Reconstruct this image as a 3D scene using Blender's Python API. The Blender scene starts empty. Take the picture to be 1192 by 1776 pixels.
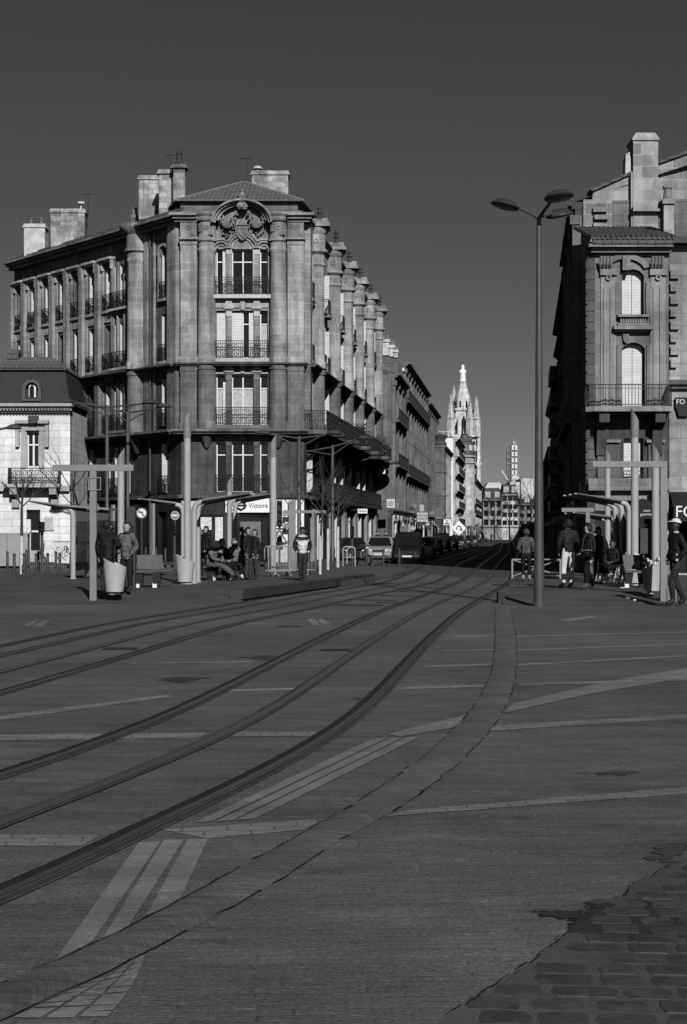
import bpy, bmesh, math, random
from mathutils import Vector, Matrix
random.seed(7)
R = math.radians
S = bpy.context.scene
# ---------------------------------------------------------------- camera, sky, sun, exposure
F, CX, YH, H = 2800.0, 596.0, 925.0, 1.7          # focal length in photo pixels, principal column, horizon row, eye height
cam = bpy.data.objects.new('camera', bpy.data.cameras.new('camera'))
S.collection.objects.link(cam); S.camera = cam
cam.location = (0, 0, H); cam.rotation_euler = (R(90), 0, 0)
cam.data.sensor_fit = 'VERTICAL'; cam.data.sensor_height = 36.0
cam.data.lens = F / 1776 * 36.0
cam.data.shift_y = (YH - 888) / 1776
cam.data.clip_start = 0.1; cam.data.clip_end = 4000
SUN_EL, SUN_AZ = 29.0, 13.0                        # height; degrees to the right of straight behind the camera
W = bpy.data.worlds.new('World'); S.world = W; W.use_nodes = True
nt = W.node_tree
sky = nt.nodes.new('ShaderNodeTexSky'); sky.sky_type = 'NISHITA'; sky.sun_disc = False
sky.sun_elevation = R(SUN_EL); sky.sun_rotation = R(180 - SUN_AZ)
sky.air_density = 0.6; sky.dust_density = 0.3; sky.ozone_density = 5.0
sepc = nt.nodes.new('ShaderNodeSeparateColor')     # black-and-white film behind a red filter: only the red of the sky
bgn = nt.nodes['Background']; bgn.inputs[1].default_value = 0.05
nt.links.new(sky.outputs[0], sepc.inputs[0]); nt.links.new(sepc.outputs[0], bgn.inputs[0])
sun = bpy.data.objects.new('sun', bpy.data.lights.new('sun', 'SUN')); S.collection.objects.link(sun)
sun.data.energy = 4.0; sun.data.angle = R(0.53); sun.data.color = (1, 1, 1)
sd = Vector((math.sin(R(SUN_AZ)) * math.cos(R(SUN_EL)), -math.cos(R(SUN_AZ)) * math.cos(R(SUN_EL)), math.sin(R(SUN_EL))))
sun.rotation_euler = sd.to_track_quat('Z', 'Y').to_euler(); sun.location = (20, -30, 40)
S.view_settings.view_transform = 'Standard'; S.view_settings.look = 'None'
S.view_settings.exposure = 0.0; S.view_settings.gamma = 1.0
S.cycles.max_bounces = 6; S.cycles.diffuse_bounces = 0

# ---------------------------------------------------------------- pixel helpers (photo pixels -> places in the world)
def gx(x, y, z=0.0):
    Y = F * (H - z) / (y - YH); return Vector(((x - CX) * Y / F, Y, z))
def at(x, y, Y): return Vector(((x - CX) * Y / F, Y, H - (y - YH) * Y / F))
def pX(x, Y): return (x - CX) * Y / F
def pZ(y, Y): return H - (y - YH) * Y / F

# ---------------------------------------------------------------- materials
MATS = {}
def new_mat(name):
    m = bpy.data.materials.new(name); m.use_nodes = True
    return m, m.node_tree, m.node_tree.nodes['Principled BSDF']
def mix_mul(t, a, b, fac=1.0):
    n = t.nodes.new('ShaderNodeMix'); n.data_type = 'RGBA'; n.blend_type = 'MULTIPLY'; n.inputs[0].default_value = fac
    t.links.new(a, n.inputs[6]); t.links.new(b, n.inputs[7]); return n.outputs[2]
def noise(t, vec, scale, detail=4, rough=.6):
    n = t.nodes.new('ShaderNodeTexNoise'); n.inputs['Scale'].default_value = scale
    n.inputs['Detail'].default_value = detail; n.inputs['Roughness'].default_value = rough
    t.links.new(vec, n.inputs['Vector']); return n.outputs[0]
def ramp(t, val, lo, hi, p0=.3, p1=.7):
    n = t.nodes.new('ShaderNodeMapRange'); n.inputs[1].default_value = p0; n.inputs[2].default_value = p1
    n.inputs[3].default_value = lo; n.inputs[4].default_value = hi
    t.links.new(val, n.inputs[0]); return n.outputs[0]
def scaled(t, vec, s, rot=0):
    n = t.nodes.new('ShaderNodeMapping'); n.inputs['Scale'].default_value = s; n.inputs['Rotation'].default_value = (0, 0, rot)
    t.links.new(vec, n.inputs[0]); return n.outputs[0]
def bump(t, b, val, strength, dist=.02):
    n = t.nodes.new('ShaderNodeBump'); n.inputs['Strength'].default_value = strength; n.inputs['Distance'].default_value = dist
    t.links.new(val, n.inputs['Height']); t.links.new(n.outputs[0], b.inputs['Normal'])
def pos(t): return t.nodes.new('ShaderNodeNewGeometry').outputs['Position']
def val(t, v):
    n = t.nodes.new('ShaderNodeRGB'); n.outputs[0].default_value = (v, v, v, 1); return n.outputs[0]
def grey(v, rough=.7, var=.15, scale=6, metal=0, spec=.3, key=None):
    k = key or ('g', v, rough, var, scale, metal, spec)
    if k in MATS: return MATS[k]
    m, t, b = new_mat('painted_surface'); b.inputs['Roughness'].default_value = rough; b.inputs['Metallic'].default_value = metal
    b.inputs['Specular IOR Level'].default_value = spec
    o = t.nodes.new('ShaderNodeTexCoord').outputs['Object']
    f = ramp(t, noise(t, o, scale), 1 - var, 1 + var)
    t.links.new(mix_mul(t, val(t, v), f), b.inputs['Base Color'])
    MATS[k] = m; return m
def stone(v, d=(1, 0), bw=.85, bh=.42, var=.16, joint=1.2, stain=.45, streak=.25, key=None, jsize=.026, bmp=.5):
    k = ('s', v, d, bw, bh, var, joint, stain, streak)
    if k in MATS: return MATS[k]
    m, t, b = new_mat('weathered_stone'); b.inputs['Roughness'].default_value = .9; b.inputs['Specular IOR Level'].default_value = .15
    p = pos(t)
    dn = t.nodes.new('ShaderNodeVectorMath'); dn.operation = 'DOT_PRODUCT'; dn.inputs[1].default_value = (d[0], d[1], 0); t.links.new(p, dn.inputs[0])
    sp = t.nodes.new('ShaderNodeSeparateXYZ'); t.links.new(p, sp.inputs[0])
    cb = t.nodes.new('ShaderNodeCombineXYZ'); t.links.new(dn.outputs['Value'], cb.inputs[0]); t.links.new(sp.outputs[2], cb.inputs[1])
    br = t.nodes.new('ShaderNodeTexBrick'); br.inputs['Scale'].default_value = 1; br.inputs['Brick Width'].default_value = bw; br.inputs['Row Height'].default_value = bh
    br.inputs['Mortar Size'].default_value = jsize; br.inputs['Mortar Smooth'].default_value = .3; br.inputs['Bias'].default_value = 0
    br.inputs['Color1'].default_value = (v * (1 - var),) * 3 + (1,); br.inputs['Color2'].default_value = (v * (1 + var),) * 3 + (1,)
    br.inputs['Mortar'].default_value = (min(.9, v * joint),) * 3 + (1,)
    t.links.new(cb.outputs[0], br.inputs['Vector'])
    c = br.outputs[0]
    c = mix_mul(t, c, ramp(t, noise(t, p, .55, 5, .65), 1 - stain, 1 + stain * .35, .32, .62))
    c = mix_mul(t, c, ramp(t, noise(t, scaled(t, p, (2.2, 2.2, .18)), 1.0, 4), 1 - streak, 1 + streak * .5))
    c = mix_mul(t, c, ramp(t, noise(t, p, 9, 3), .88, 1.1))
    t.links.new(c, b.inputs['Base Color'])
    bump(t, b, noise(t, p, 14, 5), bmp, .015)
    MATS[k] = m; return m
def glass_mat(v=.012, rough=.06):
    k = ('gl', v, rough)
    if k in MATS: return MATS[k]
    m, t, b = new_mat('window_glass'); b.inputs['Base Color'].default_value = (v, v, v, 1); b.inputs['Roughness'].default_value = rough
    b.inputs['Specular IOR Level'].default_value = .5
    o = t.nodes.new('ShaderNodeTexCoord').outputs['Object']; bump(t, b, noise(t, o, 1.3, 2), .06, .05)
    MATS[k] = m; return m
def clear_glass():
    if 'cg' in MATS: return MATS['cg']
    m, t, b = new_mat('clear_pane'); t.nodes.remove(b)
    tr = t.nodes.new('ShaderNodeBsdfTransparent'); tr.inputs[0].default_value = (.5, .5, .5, 1)
    gl = t.nodes.new('ShaderNodeBsdfGlossy'); gl.inputs['Roughness'].default_value = .03; gl.inputs[0].default_value = (.8, .8, .8, 1)
    fr = t.nodes.new('ShaderNodeFresnel'); mx = t.nodes.new('ShaderNodeMixShader')
    t.links.new(fr.outputs[0], mx.inputs[0]); t.links.new(tr.outputs[0], mx.inputs[1]); t.links.new(gl.outputs[0], mx.inputs[2])
    t.links.new(mx.outputs[0], t.nodes['Material Output'].inputs[0]); MATS['cg'] = m; return m
def slats(v, dark, n, axis=2, key=None):          # louvres: fine horizontal ridges
    k = ('sl', v, dark, n)
    if k in MATS: return MATS[k]
    m, t, b = new_mat('louvred_paint'); b.inputs['Roughness'].default_value = .6
    w = t.nodes.new('ShaderNodeTexWave'); w.wave_type = 'BANDS'; w.bands_direction = 'Z'; w.inputs['Scale'].default_value = n
    w.inputs['Distortion'].default_value = .3
    p = pos(t); t.links.new(p, w.inputs['Vector'])
    c = mix_mul(t, val(t, v), ramp(t, w.outputs[1], dark, 1.05, .2, .6)); c = mix_mul(t, c, ramp(t, noise(t, p, 3), .85, 1.1))
    t.links.new(c, b.inputs['Base Color']); MATS[k] = m; return m
def tile_mat(v):
    k = ('tile', v)
    if k in MATS: return MATS[k]
    m, t, b = new_mat('roof_tiles'); b.inputs['Roughness'].default_value = .85
    p = pos(t); w = t.nodes.new('ShaderNodeTexWave'); w.bands_direction = 'X'; w.inputs['Scale'].default_value = 1.2
    t.links.new(scaled(t, p, (1, .6, 1.2)), w.inputs['Vector'])
    w2 = t.nodes.new('ShaderNodeTexWave'); w2.bands_direction = 'Z'; w2.inputs['Scale'].default_value = 1.6; w2.inputs['Distortion'].default_value = .6; t.links.new(p, w2.inputs['Vector'])
    c = mix_mul(t, val(t, v), ramp(t, w2.outputs[1], .55, 1.1, .1, .6)); c = mix_mul(t, c, ramp(t, w.outputs[1], .8, 1.05)); c = mix_mul(t, c, ramp(t, noise(t, p, 5), .6, 1.25))
    t.links.new(c, b.inputs['Base Color']); bump(t, b, w.outputs[1], .5, .04); MATS[k] = m; return m

# ---------------------------------------------------------------- mesh building
OFF = {}
class Fr:                                          # a wall's own frame: u along it, w out of it, z up
    def __init__(s, O, u, n): s.O, s.u, s.n = Vector((O[0], O[1], 0)), Vector((u[0], u[1], 0)), Vector((n[0], n[1], 0))
    def P(s, u, w, z): return s.O + s.u * u + s.n * w + Vector((0, 0, z))
WORLD = Fr((0, 0), (1, 0), (0, 1))
class MB:
    def __init__(s): s.v, s.f = [], []
    def add(s, vs, fs):
        k = len(s.v); s.v += [Vector(p) for p in vs]; s.f += [tuple(i + k for i in f) for f in fs]; return s
    def hexa(s, p): return s.add(p, [(0, 1, 2, 3), (4, 7, 6, 5), (0, 4, 5, 1), (1, 5, 6, 2), (2, 6, 7, 3), (3, 7, 4, 0)])
    def fb(s, fr, u0, u1, w0, w1, z0, z1):
        return s.hexa([fr.P(a, b, c) for c in (z0, z1) for a, b in ((u0, w0), (u1, w0), (u1, w1), (u0, w1))])
    def box(s, x0, x1, y0, y1, z0, z1): return s.fb(WORLD, x0, x1, y0, y1, z0, z1)
    def taper(s, fr, u0, u1, w0, w1, z0, z1, du=0, dw=0):
        return s.hexa([fr.P(*q) for q in ((u0, w0, z0), (u1, w0, z0), (u1, w1, z0), (u0, w1, z0), (u0 + du, w0 + dw, z1), (u1 - du, w0 + dw, z1), (u1 - du, w1 - dw, z1), (u0 + du, w1 - dw, z1))])
    def tube(s, pts, r, n=8, cap=True):
        pts = [Vector(p) for p in pts]; m = len(pts); rs = r if isinstance(r, (list, tuple)) else [r] * m
        vs, fs = [], []; a = None
        for i, p in enumerate(pts):
            d = (pts[min(i + 1, m - 1)] - pts[max(i - 1, 0)]); d = d.normalized() if d.length > 1e-9 else Vector((0, 0, 1))
            if a is None: a = d.cross(Vector((0, 0, 1)) if abs(d.z) < .9 else Vector((1, 0, 0))).normalized()
            else:
                a = a - d * a.dot(d); a = a.normalized() if a.length > 1e-6 else d.orthogonal().normalized()
            b = d.cross(a)
            for k in range(n):
                t = 2 * math.pi * k / n; vs.append(p + (a * math.cos(t) + b * math.sin(t)) * rs[i])
        for i in range(m - 1):
            for k in range(n): fs.append((i * n + k, i * n + (k + 1) % n, (i + 1) * n + (k + 1) % n, (i + 1) * n + k))
        if cap: fs += [tuple(range(n)), tuple(reversed(range((m - 1) * n, m * n)))]
        return s.add(vs, fs)
    def lathe(s, prof, c=(0, 0, 0), n=16, sx=1, sy=1, a0=0, a1=360):
        vs, fs = [], []; full = a1 - a0 >= 360; k = n if full else n + 1
        for r, z in prof:
            for i in range(k):
                t = R(a0 + (a1 - a0) * i / n); vs.append(Vector((c[0] + r * sx * math.cos(t), c[1] + r * sy * math.sin(t), c[2] + z)))
        for j in range(len(prof) - 1):
            for i in range(n): fs.append((j * k + i, j * k + (i + 1) % k, (j + 1) * k + (i + 1) % k, (j + 1) * k + i))
        if full: fs += [tuple(range(k)), tuple(range((len(prof) - 1) * k, len(prof) * k))]
        return s.add(vs, fs)
    def ball(s, c, r, n=8, sc=(1, 1, 1)):
        pr = [(max(1e-4, r * math.sin(math.pi * i / (n // 2))), -r * math.cos(math.pi * i / (n // 2)) * sc[2]) for i in range(n // 2 + 1)]
        return s.lathe(pr, c, n, sc[0], sc[1])
    def prism(s, poly, fr, w0, w1):               # polygon in (u, z), thick from w0 to w1
        n = len(poly); vs = [fr.P(u, w0, z) for u, z in poly] + [fr.P(u, w1, z) for u, z in poly]
        return s.add(vs, [tuple(range(n)), tuple(range(2 * n - 1, n - 1, -1))] + [(i, (i + 1) % n, n + (i + 1) % n, n + i) for i in range(n)])
    def slab(s, pts, z0, z1):                     # polygon in (x, y), thick from z0 to z1
        n = len(pts); vs = [Vector((p[0], p[1], z0)) for p in pts] + [Vector((p[0], p[1], z1)) for p in pts]
        return s.add(vs, [tuple(range(n)), tuple(range(2 * n - 1, n - 1, -1))] + [(i, (i + 1) % n, n + (i + 1) % n, n + i) for i in range(n)])
    def ring(s, fr, u, w, z, r, t=.016, n=10, a0=0, a1=360, sz=1.0):   # flat iron ring or scroll in the wall plane
        full = a1 - a0 >= 360; vs, fs = [], []; k = n if full else n + 1
        for i in range(k):
            a = R(a0 + (a1 - a0) * i / n)
            for rr, ww in ((r, w - t / 2), (r, w + t / 2), (r - t, w + t / 2), (r - t, w - t / 2)): vs.append(fr.P(u + rr * math.cos(a), ww, z + rr * math.sin(a) * sz))
        for i in range(n):
            a, b = i * 4, ((i + 1) % k) * 4
            for q in range(4): fs.append((a + q, a + (q + 1) % 4, b + (q + 1) % 4, b + q))
        return s.add(vs, fs)
    def wall(s, fr, u0, u1, z0, z1, holes=(), depth=.3, w=0.0):
        us = sorted(set([u0, u1] + [min(max(h[i], u0), u1) for h in holes for i in (0, 1)])); zs = sorted(set([z0, z1] + [min(max(h[i], z0), z1) for h in holes for i in (2, 3)]))
        for a, b in zip(us, us[1:]):
            for c, d in zip(zs, zs[1:]):
                m, n = (a + b) / 2, (c + d) / 2
                if not any(h[0] < m < h[1] and h[2] < n < h[3] for h in holes):
                    s.add([fr.P(a, w, c), fr.P(b, w, c), fr.P(b, w, d), fr.P(a, w, d)], [(0, 1, 2, 3)])
        for a, b, c, d in [h[:4] for h in holes]:
            for (p, q, r_, t) in ((a, c, b, c), (b, c, b, d), (b, d, a, d), (a, d, a, c)):
                s.add([fr.P(p, w, q), fr.P(r_, w, t), fr.P(r_, w - depth, t), fr.P(p, w - depth, q)], [(0, 1, 2, 3)])
        s.add([fr.P(u0, w, z0), fr.P(u0, w - depth, z0), fr.P(u0, w - depth, z1), fr.P(u0, w, z1)], [(0, 1, 2, 3)])
        s.add([fr.P(u1, w, z0), fr.P(u1, w - depth, z0), fr.P(u1, w - depth, z1), fr.P(u1, w, z1)], [(0, 1, 2, 3)])
        return s
    def arch(s, fr, a, b, ztop, rise, w0, w1, n=10):   # fills the corners of a square-headed opening so that it ends in an arch
        c, hw = (a + b) / 2, (b - a) / 2; rr = (hw * hw + rise * rise) / (2 * rise)
        def h(u): return ztop - rise + math.sqrt(max(0, rr * rr - (u - c) ** 2)) - (rr - rise)
        for i in range(n):
            p, q = a + (b - a) * i / n, a + (b - a) * (i + 1) / n
            s.prism([(p, h(p)), (q, h(q)), (q, ztop + .002), (p, ztop + .002)], fr, w0, w1)
        return s
    def archband(s, fr, c, z, r0, r1, w0, w1, a0=0, a1=180, n=14, sz=1.0):
        for i in range(n):
            a, b = R(a0 + (a1 - a0) * i / n), R(a0 + (a1 - a0) * (i + 1) / n)
            s.prism([(c + r0 * math.cos(a), z + r0 * sz * math.sin(a)), (c + r1 * math.cos(a), z + r1 * sz * math.sin(a)), (c + r1 * math.cos(b), z + r1 * sz * math.sin(b)), (c + r0 * math.cos(b), z + r0 * sz * math.sin(b))], fr, w0, w1)
        return s
    def split(s, gap=.004):                          # separate pieces -> one MB each (touching pieces stay together)
        n = len(s.v); p = list(range(n))
        def find(i):
            while p[i] != i: p[i] = p[p[i]]; i = p[i]
            return i
        for f in s.f:
            a = find(f[0])
            for i in f[1:]: p[find(i)] = a
        isl = {}
        for f in s.f: isl.setdefault(find(f[0]), []).append(f)
        bb = []
        for k, fs in isl.items():
            vs = [s.v[i] for f in fs for i in f]; bb.append([[min(v[c] for v in vs) - gap for c in range(3)], [max(v[c] for v in vs) + gap for c in range(3)], fs])
        ch = True
        while ch:
            ch = False; out = []
            for b in bb:
                for o in out:
                    if all(b[0][c] <= o[1][c] and o[0][c] <= b[1][c] for c in range(3)):
                        o[0] = [min(x, y) for x, y in zip(o[0], b[0])]; o[1] = [max(x, y) for x, y in zip(o[1], b[1])]; o[2] = o[2] + b[2]; ch = True; break
                else: out.append(b)
            bb = out
        res = []
        for _, _, fs in bb:
            m = MB(); ids = sorted(set(i for f in fs for i in f)); mp = {i: k for k, i in enumerate(ids)}
            m.v = [s.v[i] for i in ids]; m.f = [tuple(mp[i] for i in f) for f in fs]; res.append(m)
        return res
    def each(s, name, mat, parent, **kw): return [m.build(name, mat, parent, **kw) for m in s.split()]
    def build(s, name, mat, parent=None, smooth=False, bevel=0, weld=False):
        me = bpy.data.meshes.new(name); o = OFF.get(parent.name, Vector((0, 0, 0))) if parent else Vector((0, 0, 0))
        me.from_pydata([p - o for p in s.v], [], s.f)
        bm = bmesh.new(); bm.from_mesh(me)
        if weld: bmesh.ops.remove_doubles(bm, verts=bm.verts, dist=1e-4)
        bmesh.ops.recalc_face_normals(bm, faces=bm.faces); bm.to_mesh(me); bm.free()
        for m in (mat if isinstance(mat, (list, tuple)) else [mat]): me.materials.append(m)
        ob = bpy.data.objects.new(name, me); S.collection.objects.link(ob)
        if smooth:
            me.polygons.foreach_set('use_smooth', [True] * len(me.polygons))
            try: me.set_sharp_from_angle(angle=R(38))
            except Exception: pass
        if parent: ob.parent = parent; OFF[ob.name] = o
        if bevel:
            md = ob.modifiers.new('edge', 'BEVEL'); md.width = bevel; md.segments = 2; md.limit_method = 'ANGLE'
        return ob
def tag(o, label, cat, group=None):
    o['label'] = label; o['category'] = cat
    if group: o['group'] = group
    return o
def thing(name, label, cat, loc=(0, 0, 0), group=None):
    o = bpy.data.objects.new(name, None); S.collection.objects.link(o); o.empty_display_size = .2
    o.location = loc; OFF[o.name] = Vector(loc); return tag(o, label, cat, group)
def proto(name, label, cat, group=None):           # built round the origin, placed afterwards
    return thing(name, label, cat, (0, 0, 0), group)
def place(o, loc, rz=0, sc=1):
    o.location = loc; o.rotation_euler = (0, 0, rz)
    if sc != 1: o.scale = (sc,) * 3
    return o
def kids(o): return [c for c in S.collection.objects if c.parent == o]
def dup(o, loc, rz=0, label=None, sc=None, par=None):
    c = o.copy(); S.collection.objects.link(c)
    if par is not None: c.parent = par
    else:
        c.location = loc; c.rotation_euler = (0, 0, rz)
        if sc: c.scale = (sc,) * 3
        if label: c['label'] = label
    for k in kids(o): dup(k, None, par=c)
    return c
def struct(o, kind='structure'): o['kind'] = kind; return o
def text(body, size, loc, mat, parent, rot=(R(90), 0, 0), ext=.01, align='CENTER', name='lettering', sx=1.0):
    cu = bpy.data.curves.new(name, 'FONT'); cu.body = body; cu.size = size; cu.extrude = ext; cu.align_x = align; cu.align_y = 'CENTER'; cu.resolution_u = 3
    o = bpy.data.objects.new(name, cu); S.collection.objects.link(o); bpy.context.view_layer.update()
    me = bpy.data.meshes.new_from_object(o.evaluated_get(bpy.context.evaluated_depsgraph_get())); bpy.data.objects.remove(o)
    me.transform(Matrix.Translation(Vector(loc) - OFF.get(parent.name, Vector((0, 0, 0)))) @ Matrix.Rotation(rot[2], 4, 'Z') @ Matrix.Rotation(rot[0], 4, 'X') @ Matrix.Diagonal((sx, 1, 1, 1)))
    me.materials.clear(); me.materials.append(mat); o = bpy.data.objects.new(name, me); S.collection.objects.link(o); o.parent = parent; OFF[o.name] = OFF.get(parent.name, Vector((0, 0, 0))); return o
def catmull(P, step=.3, smooth=0):
    P = [Vector(p) for p in P]; Q = [P[0] * 2 - P[1]] + P + [P[-1] * 2 - P[-2]]; out = []
    for i in range(1, len(Q) - 2):
        a, b, c, d = Q[i - 1:i + 3]; n = max(2, int((c - b).length / step))
        for k in range(n):
            t = k / n; out.append(.5 * ((2 * b) + (c - a) * t + (2 * a - 5 * b + 4 * c - d) * t * t + (3 * b - a - 3 * c + d) * t ** 3))
    out.append(P[-1])
    for _ in range(smooth): out = [out[0]] + [(out[i - 1] + out[i] * 2 + out[i + 1]) / 4 for i in range(1, len(out) - 1)] + [out[-1]]
    return out
def ribbon(mb, path, o0, o1, z):                   # flat strip beside a path, from offset o0 to o1
    n = len(path); vs = []
    for i, p in enumerate(path):
        d = path[min(i + 1, n - 1)] - path[max(i - 1, 0)]; d.z = 0; d.normalize(); q = Vector((d.y, -d.x, 0))
        for o in (o0, o1): vs.append(Vector((p.x, p.y, 0)) + q * o + Vector((0, 0, z)))
    return mb.add(vs, [(2 * i, 2 * i + 1, 2 * i + 3, 2 * i + 2) for i in range(n - 1)])
# ---------------------------------------------------------------- the ground
def sett_mat(v, bw, bh, rot, mort, var=.14, grain=.22, bmp=.5, name='sett_paving', ms=.008, spark=1.8):
    m, t, b = new_mat(name); b.inputs['Roughness'].default_value = .82; b.inputs['Specular IOR Level'].default_value = .25
    p = pos(t); q = scaled(t, p, (1, 1, 1), rot)
    wn = t.nodes.new('ShaderNodeTexNoise'); wn.inputs['Scale'].default_value = 2.2; wn.inputs['Detail'].default_value = 4; t.links.new(p, wn.inputs['Vector'])
    ad = t.nodes.new('ShaderNodeMix'); ad.data_type = 'VECTOR'; ad.inputs[0].default_value = .03
    t.links.new(q, ad.inputs[4]); t.links.new(wn.outputs[1], ad.inputs[5])
    br = t.nodes.new('ShaderNodeTexBrick'); br.inputs['Scale'].default_value = 1; br.inputs['Brick Width'].default_value = bw; br.inputs['Row Height'].default_value = bh
    br.inputs['Mortar Size'].default_value = ms; br.inputs['Mortar Smooth'].default_value = .4; br.inputs['Bias'].default_value = 0
    br.inputs['Color1'].default_value = (v * (1 - var),) * 3 + (1,); br.inputs['Color2'].default_value = (v * (1 + var),) * 3 + (1,); br.inputs['Mortar'].default_value = (v,) * 3 + (1,)
    t.links.new(ad.outputs[1], br.inputs['Vector'])
    # joints: pale where lit sett edges are painted in, dark where washed out, often not visible at all
    jn = noise(t, scaled(t, p, (5, 9, 1)), 1.0, 4, .65); jf = t.nodes.new('ShaderNodeMix'); jf.data_type = 'FLOAT'; jf.inputs[2].default_value = 1.0
    t.links.new(br.outputs[1], jf.inputs[0]); t.links.new(ramp(t, jn, mort / v * .72, spark, .36, .66), jf.inputs[3])
    c = mix_mul(t, br.outputs[0], jf.outputs[0])
    c = mix_mul(t, c, ramp(t, noise(t, p, .22, 5, .6), .80, 1.18, .36, .64))
    c = mix_mul(t, c, ramp(t, noise(t, scaled(t, p, (.55, 1.6, 1)), 1.5, 6, .7), .8, 1.2, .36, .64))
    g = noise(t, p, 45, 3, .7); c = mix_mul(t, c, ramp(t, g, 1 - grain, 1 + grain, .3, .7))
    sc = ramp(t, noise(t, scaled(t, p, (10, 34, 1)), 1.0, 3, .6), 1.0, 2.1, .60, .74); c = mix_mul(t, c, sc)  # pale streaks: sunlit edges of the setts painted into the colour
    dk = ramp(t, noise(t, scaled(t, p, (6, 20, 1), .2), 1.0, 5, .65), .5, 1.0, .27, .34); c = mix_mul(t, c, dk)
    ov = ramp(t, noise(t, scaled(t, p, (.35, .9, 1), .3), 1.0, 6, .7), .78, 1.0, .34, .42); c = mix_mul(t, c, ov)      # old tyre-worn and oily areas
    t.links.new(c, b.inputs['Base Color'])
    ht = t.nodes.new('ShaderNodeMath'); ht.operation = 'MULTIPLY_ADD'; ht.inputs[1].default_value = .35
    inv = t.nodes.new('ShaderNodeMath'); inv.operation = 'SUBTRACT'; inv.inputs[0].default_value = 1; t.links.new(br.outputs[1], inv.inputs[1])
    t.links.new(g, ht.inputs[0]); t.links.new(inv.outputs[0], ht.inputs[2]); bump(t, b, ht.outputs[0], bmp, .012)
    return m
def asphalt_mat(v, name='asphalt'):
    m, t, b = new_mat(name); b.inputs['Roughness'].default_value = .85; b.inputs['Specular IOR Level'].default_value = .2
    p = pos(t); c = mix_mul(t, val(t, v), ramp(t, noise(t, p, .5, 4), .82, 1.15, .35, .65)); g = noise(t, p, 70, 2)
    c = mix_mul(t, c, ramp(t, g, .75, 1.25)); c = mix_mul(t, c, ramp(t, noise(t, scaled(t, p, (.4, 3, 1)), 2.0, 4), .85, 1.12))
    t.links.new(c, b.inputs['Base Color']); bump(t, b, g, .3, .006); return m
M_sett = sett_mat(.097, .27, .066, R(-3), .09, .12, .42, .5, ms=.006, spark=1.3)
M_cobble = sett_mat(.062, .165, .135, R(-9), .088, .2, .25, .8, 'granite_cobbles', .016)
M_pale = sett_mat(.185, .26, .13, R(-4), .12, .12, .2, .4, 'pale_setts', .008, spark=.75)
M_tact = sett_mat(.175, .9, .5, R(10), .13, .06, .15, .2, 'pale_slabs', .005, spark=1.0)
M_resin = asphalt_mat(.042, 'rail_resin'); M_road = asphalt_mat(.062); M_plat = asphalt_mat(.078, 'platform_asphalt'); M_pave = asphalt_mat(.085, 'pavement_asphalt')
M_steel = grey(.085, .35, .3, 9, .6, .5); M_dark = grey(.012, .8, .3, 8)
def sheet(name, pts, z, mat, label=None):
    return struct(MB().add([Vector((p[0], p[1], z)) for p in pts], [tuple(range(len(pts)))]).build(name, mat))
def pxsheet(mb, pts, z): return mb.add([gx(x, y, 0).xy.to_3d() + Vector((0, 0, z)) for x, y in pts], [tuple(range(len(pts)))])
g = MB(); g.add([(-1500, -60, 0), (1500, -60, 0), (1500, 2500, 0), (-1500, 2500, 0)], [(0, 1, 2, 3)])
struct(g.build('ground', M_sett))
def XL(Y): return .11 * Y - 10.5
def XR(Y): return .11 * Y + 2.55
# street beyond the square
sheet('road', [(XL(62) + 8.2, 62), (XR(62) + .5, 62), (XR(430), 430), (XL(430), 430), (XL(100) + .5, 100), (XL(88) + 2.0, 88)], .004, M_road)
# cross road at left, behind the platform
sheet('side_road', [(-60, 58), (-1.5, 58), (-3.5, 70), (-60, 72)], .004, M_road)
# tram tracks
A_mid = [(12, 1425), (134, 1383), (268, 1329), (399, 1272), (506, 1209), (590, 1150), (648, 1110), (669, 1097), (729, 1061), (789, 1033.6), (832, 1014), (847, 1003), (859, 985), (871, 970), (883, 958)]
B_mid = [(12, 1163), (174, 1121.6), (329, 1081.7), (470, 1056), (560, 1038), (650, 1021.5), (711, 1009.5), (741, 997), (768, 979), (797, 968), (825, 958)]
def track(px, far):
    P = [gx(*p) for p in px]; P = catmull(P, .5, 14)
    s0, s1 = P[0], P[6]; d0 = (s0 - s1).normalized(); d1 = (P[6] - P[14]).normalized(); ang = (math.atan2(d0.y, d0.x) - math.atan2(d1.y, d1.x)); pre = []; q = s0.copy(); a = math.atan2(d0.y, d0.x)
    for _ in range(24): a += ang / 12; q = q + Vector((math.cos(a), math.sin(a), 0)) * .25; pre.insert(0, q.copy())
    P = pre + P
    e = P[-1]; P = P + [e + (Vector((XL(far) + 7.0, far, 0)) - e) * t for t in (.2, .4, .6, .8, 1)]
    return P
TA = track(A_mid, 420)
TB = [p for p in track(B_mid, 420)]
GA = .87
def rail(path, off, label, grp, gv=.018):
    root = thing('tram_rail', label, 'tram rail', (path[0].x, path[0].y, 0), grp)
    m = MB(); ribbon(m, path, off - .115, off + .115, .005); m.build('resin_bed', M_resin, root)
    m = MB(); ribbon(m, path, off - .098, off - .028, .0075); m.build('groove', grey(gv, .6, .3, 8), root)
    m = MB(); ribbon(m, path, off - .026, off + .03, .0095); m.build('rail_head', M_steel, root)
    m = MB(); ribbon(m, path, off - .110, off - .100, .0095); ribbon(m, path, off + .042, off + .052, .009); ribbon(m, path, off + .104, off + .112, .0085); m.build('guard_lip', grey(.17, .45, .6, 7, .4), root)
M_aps = asphalt_mat(.058, 'power_strip')
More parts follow.
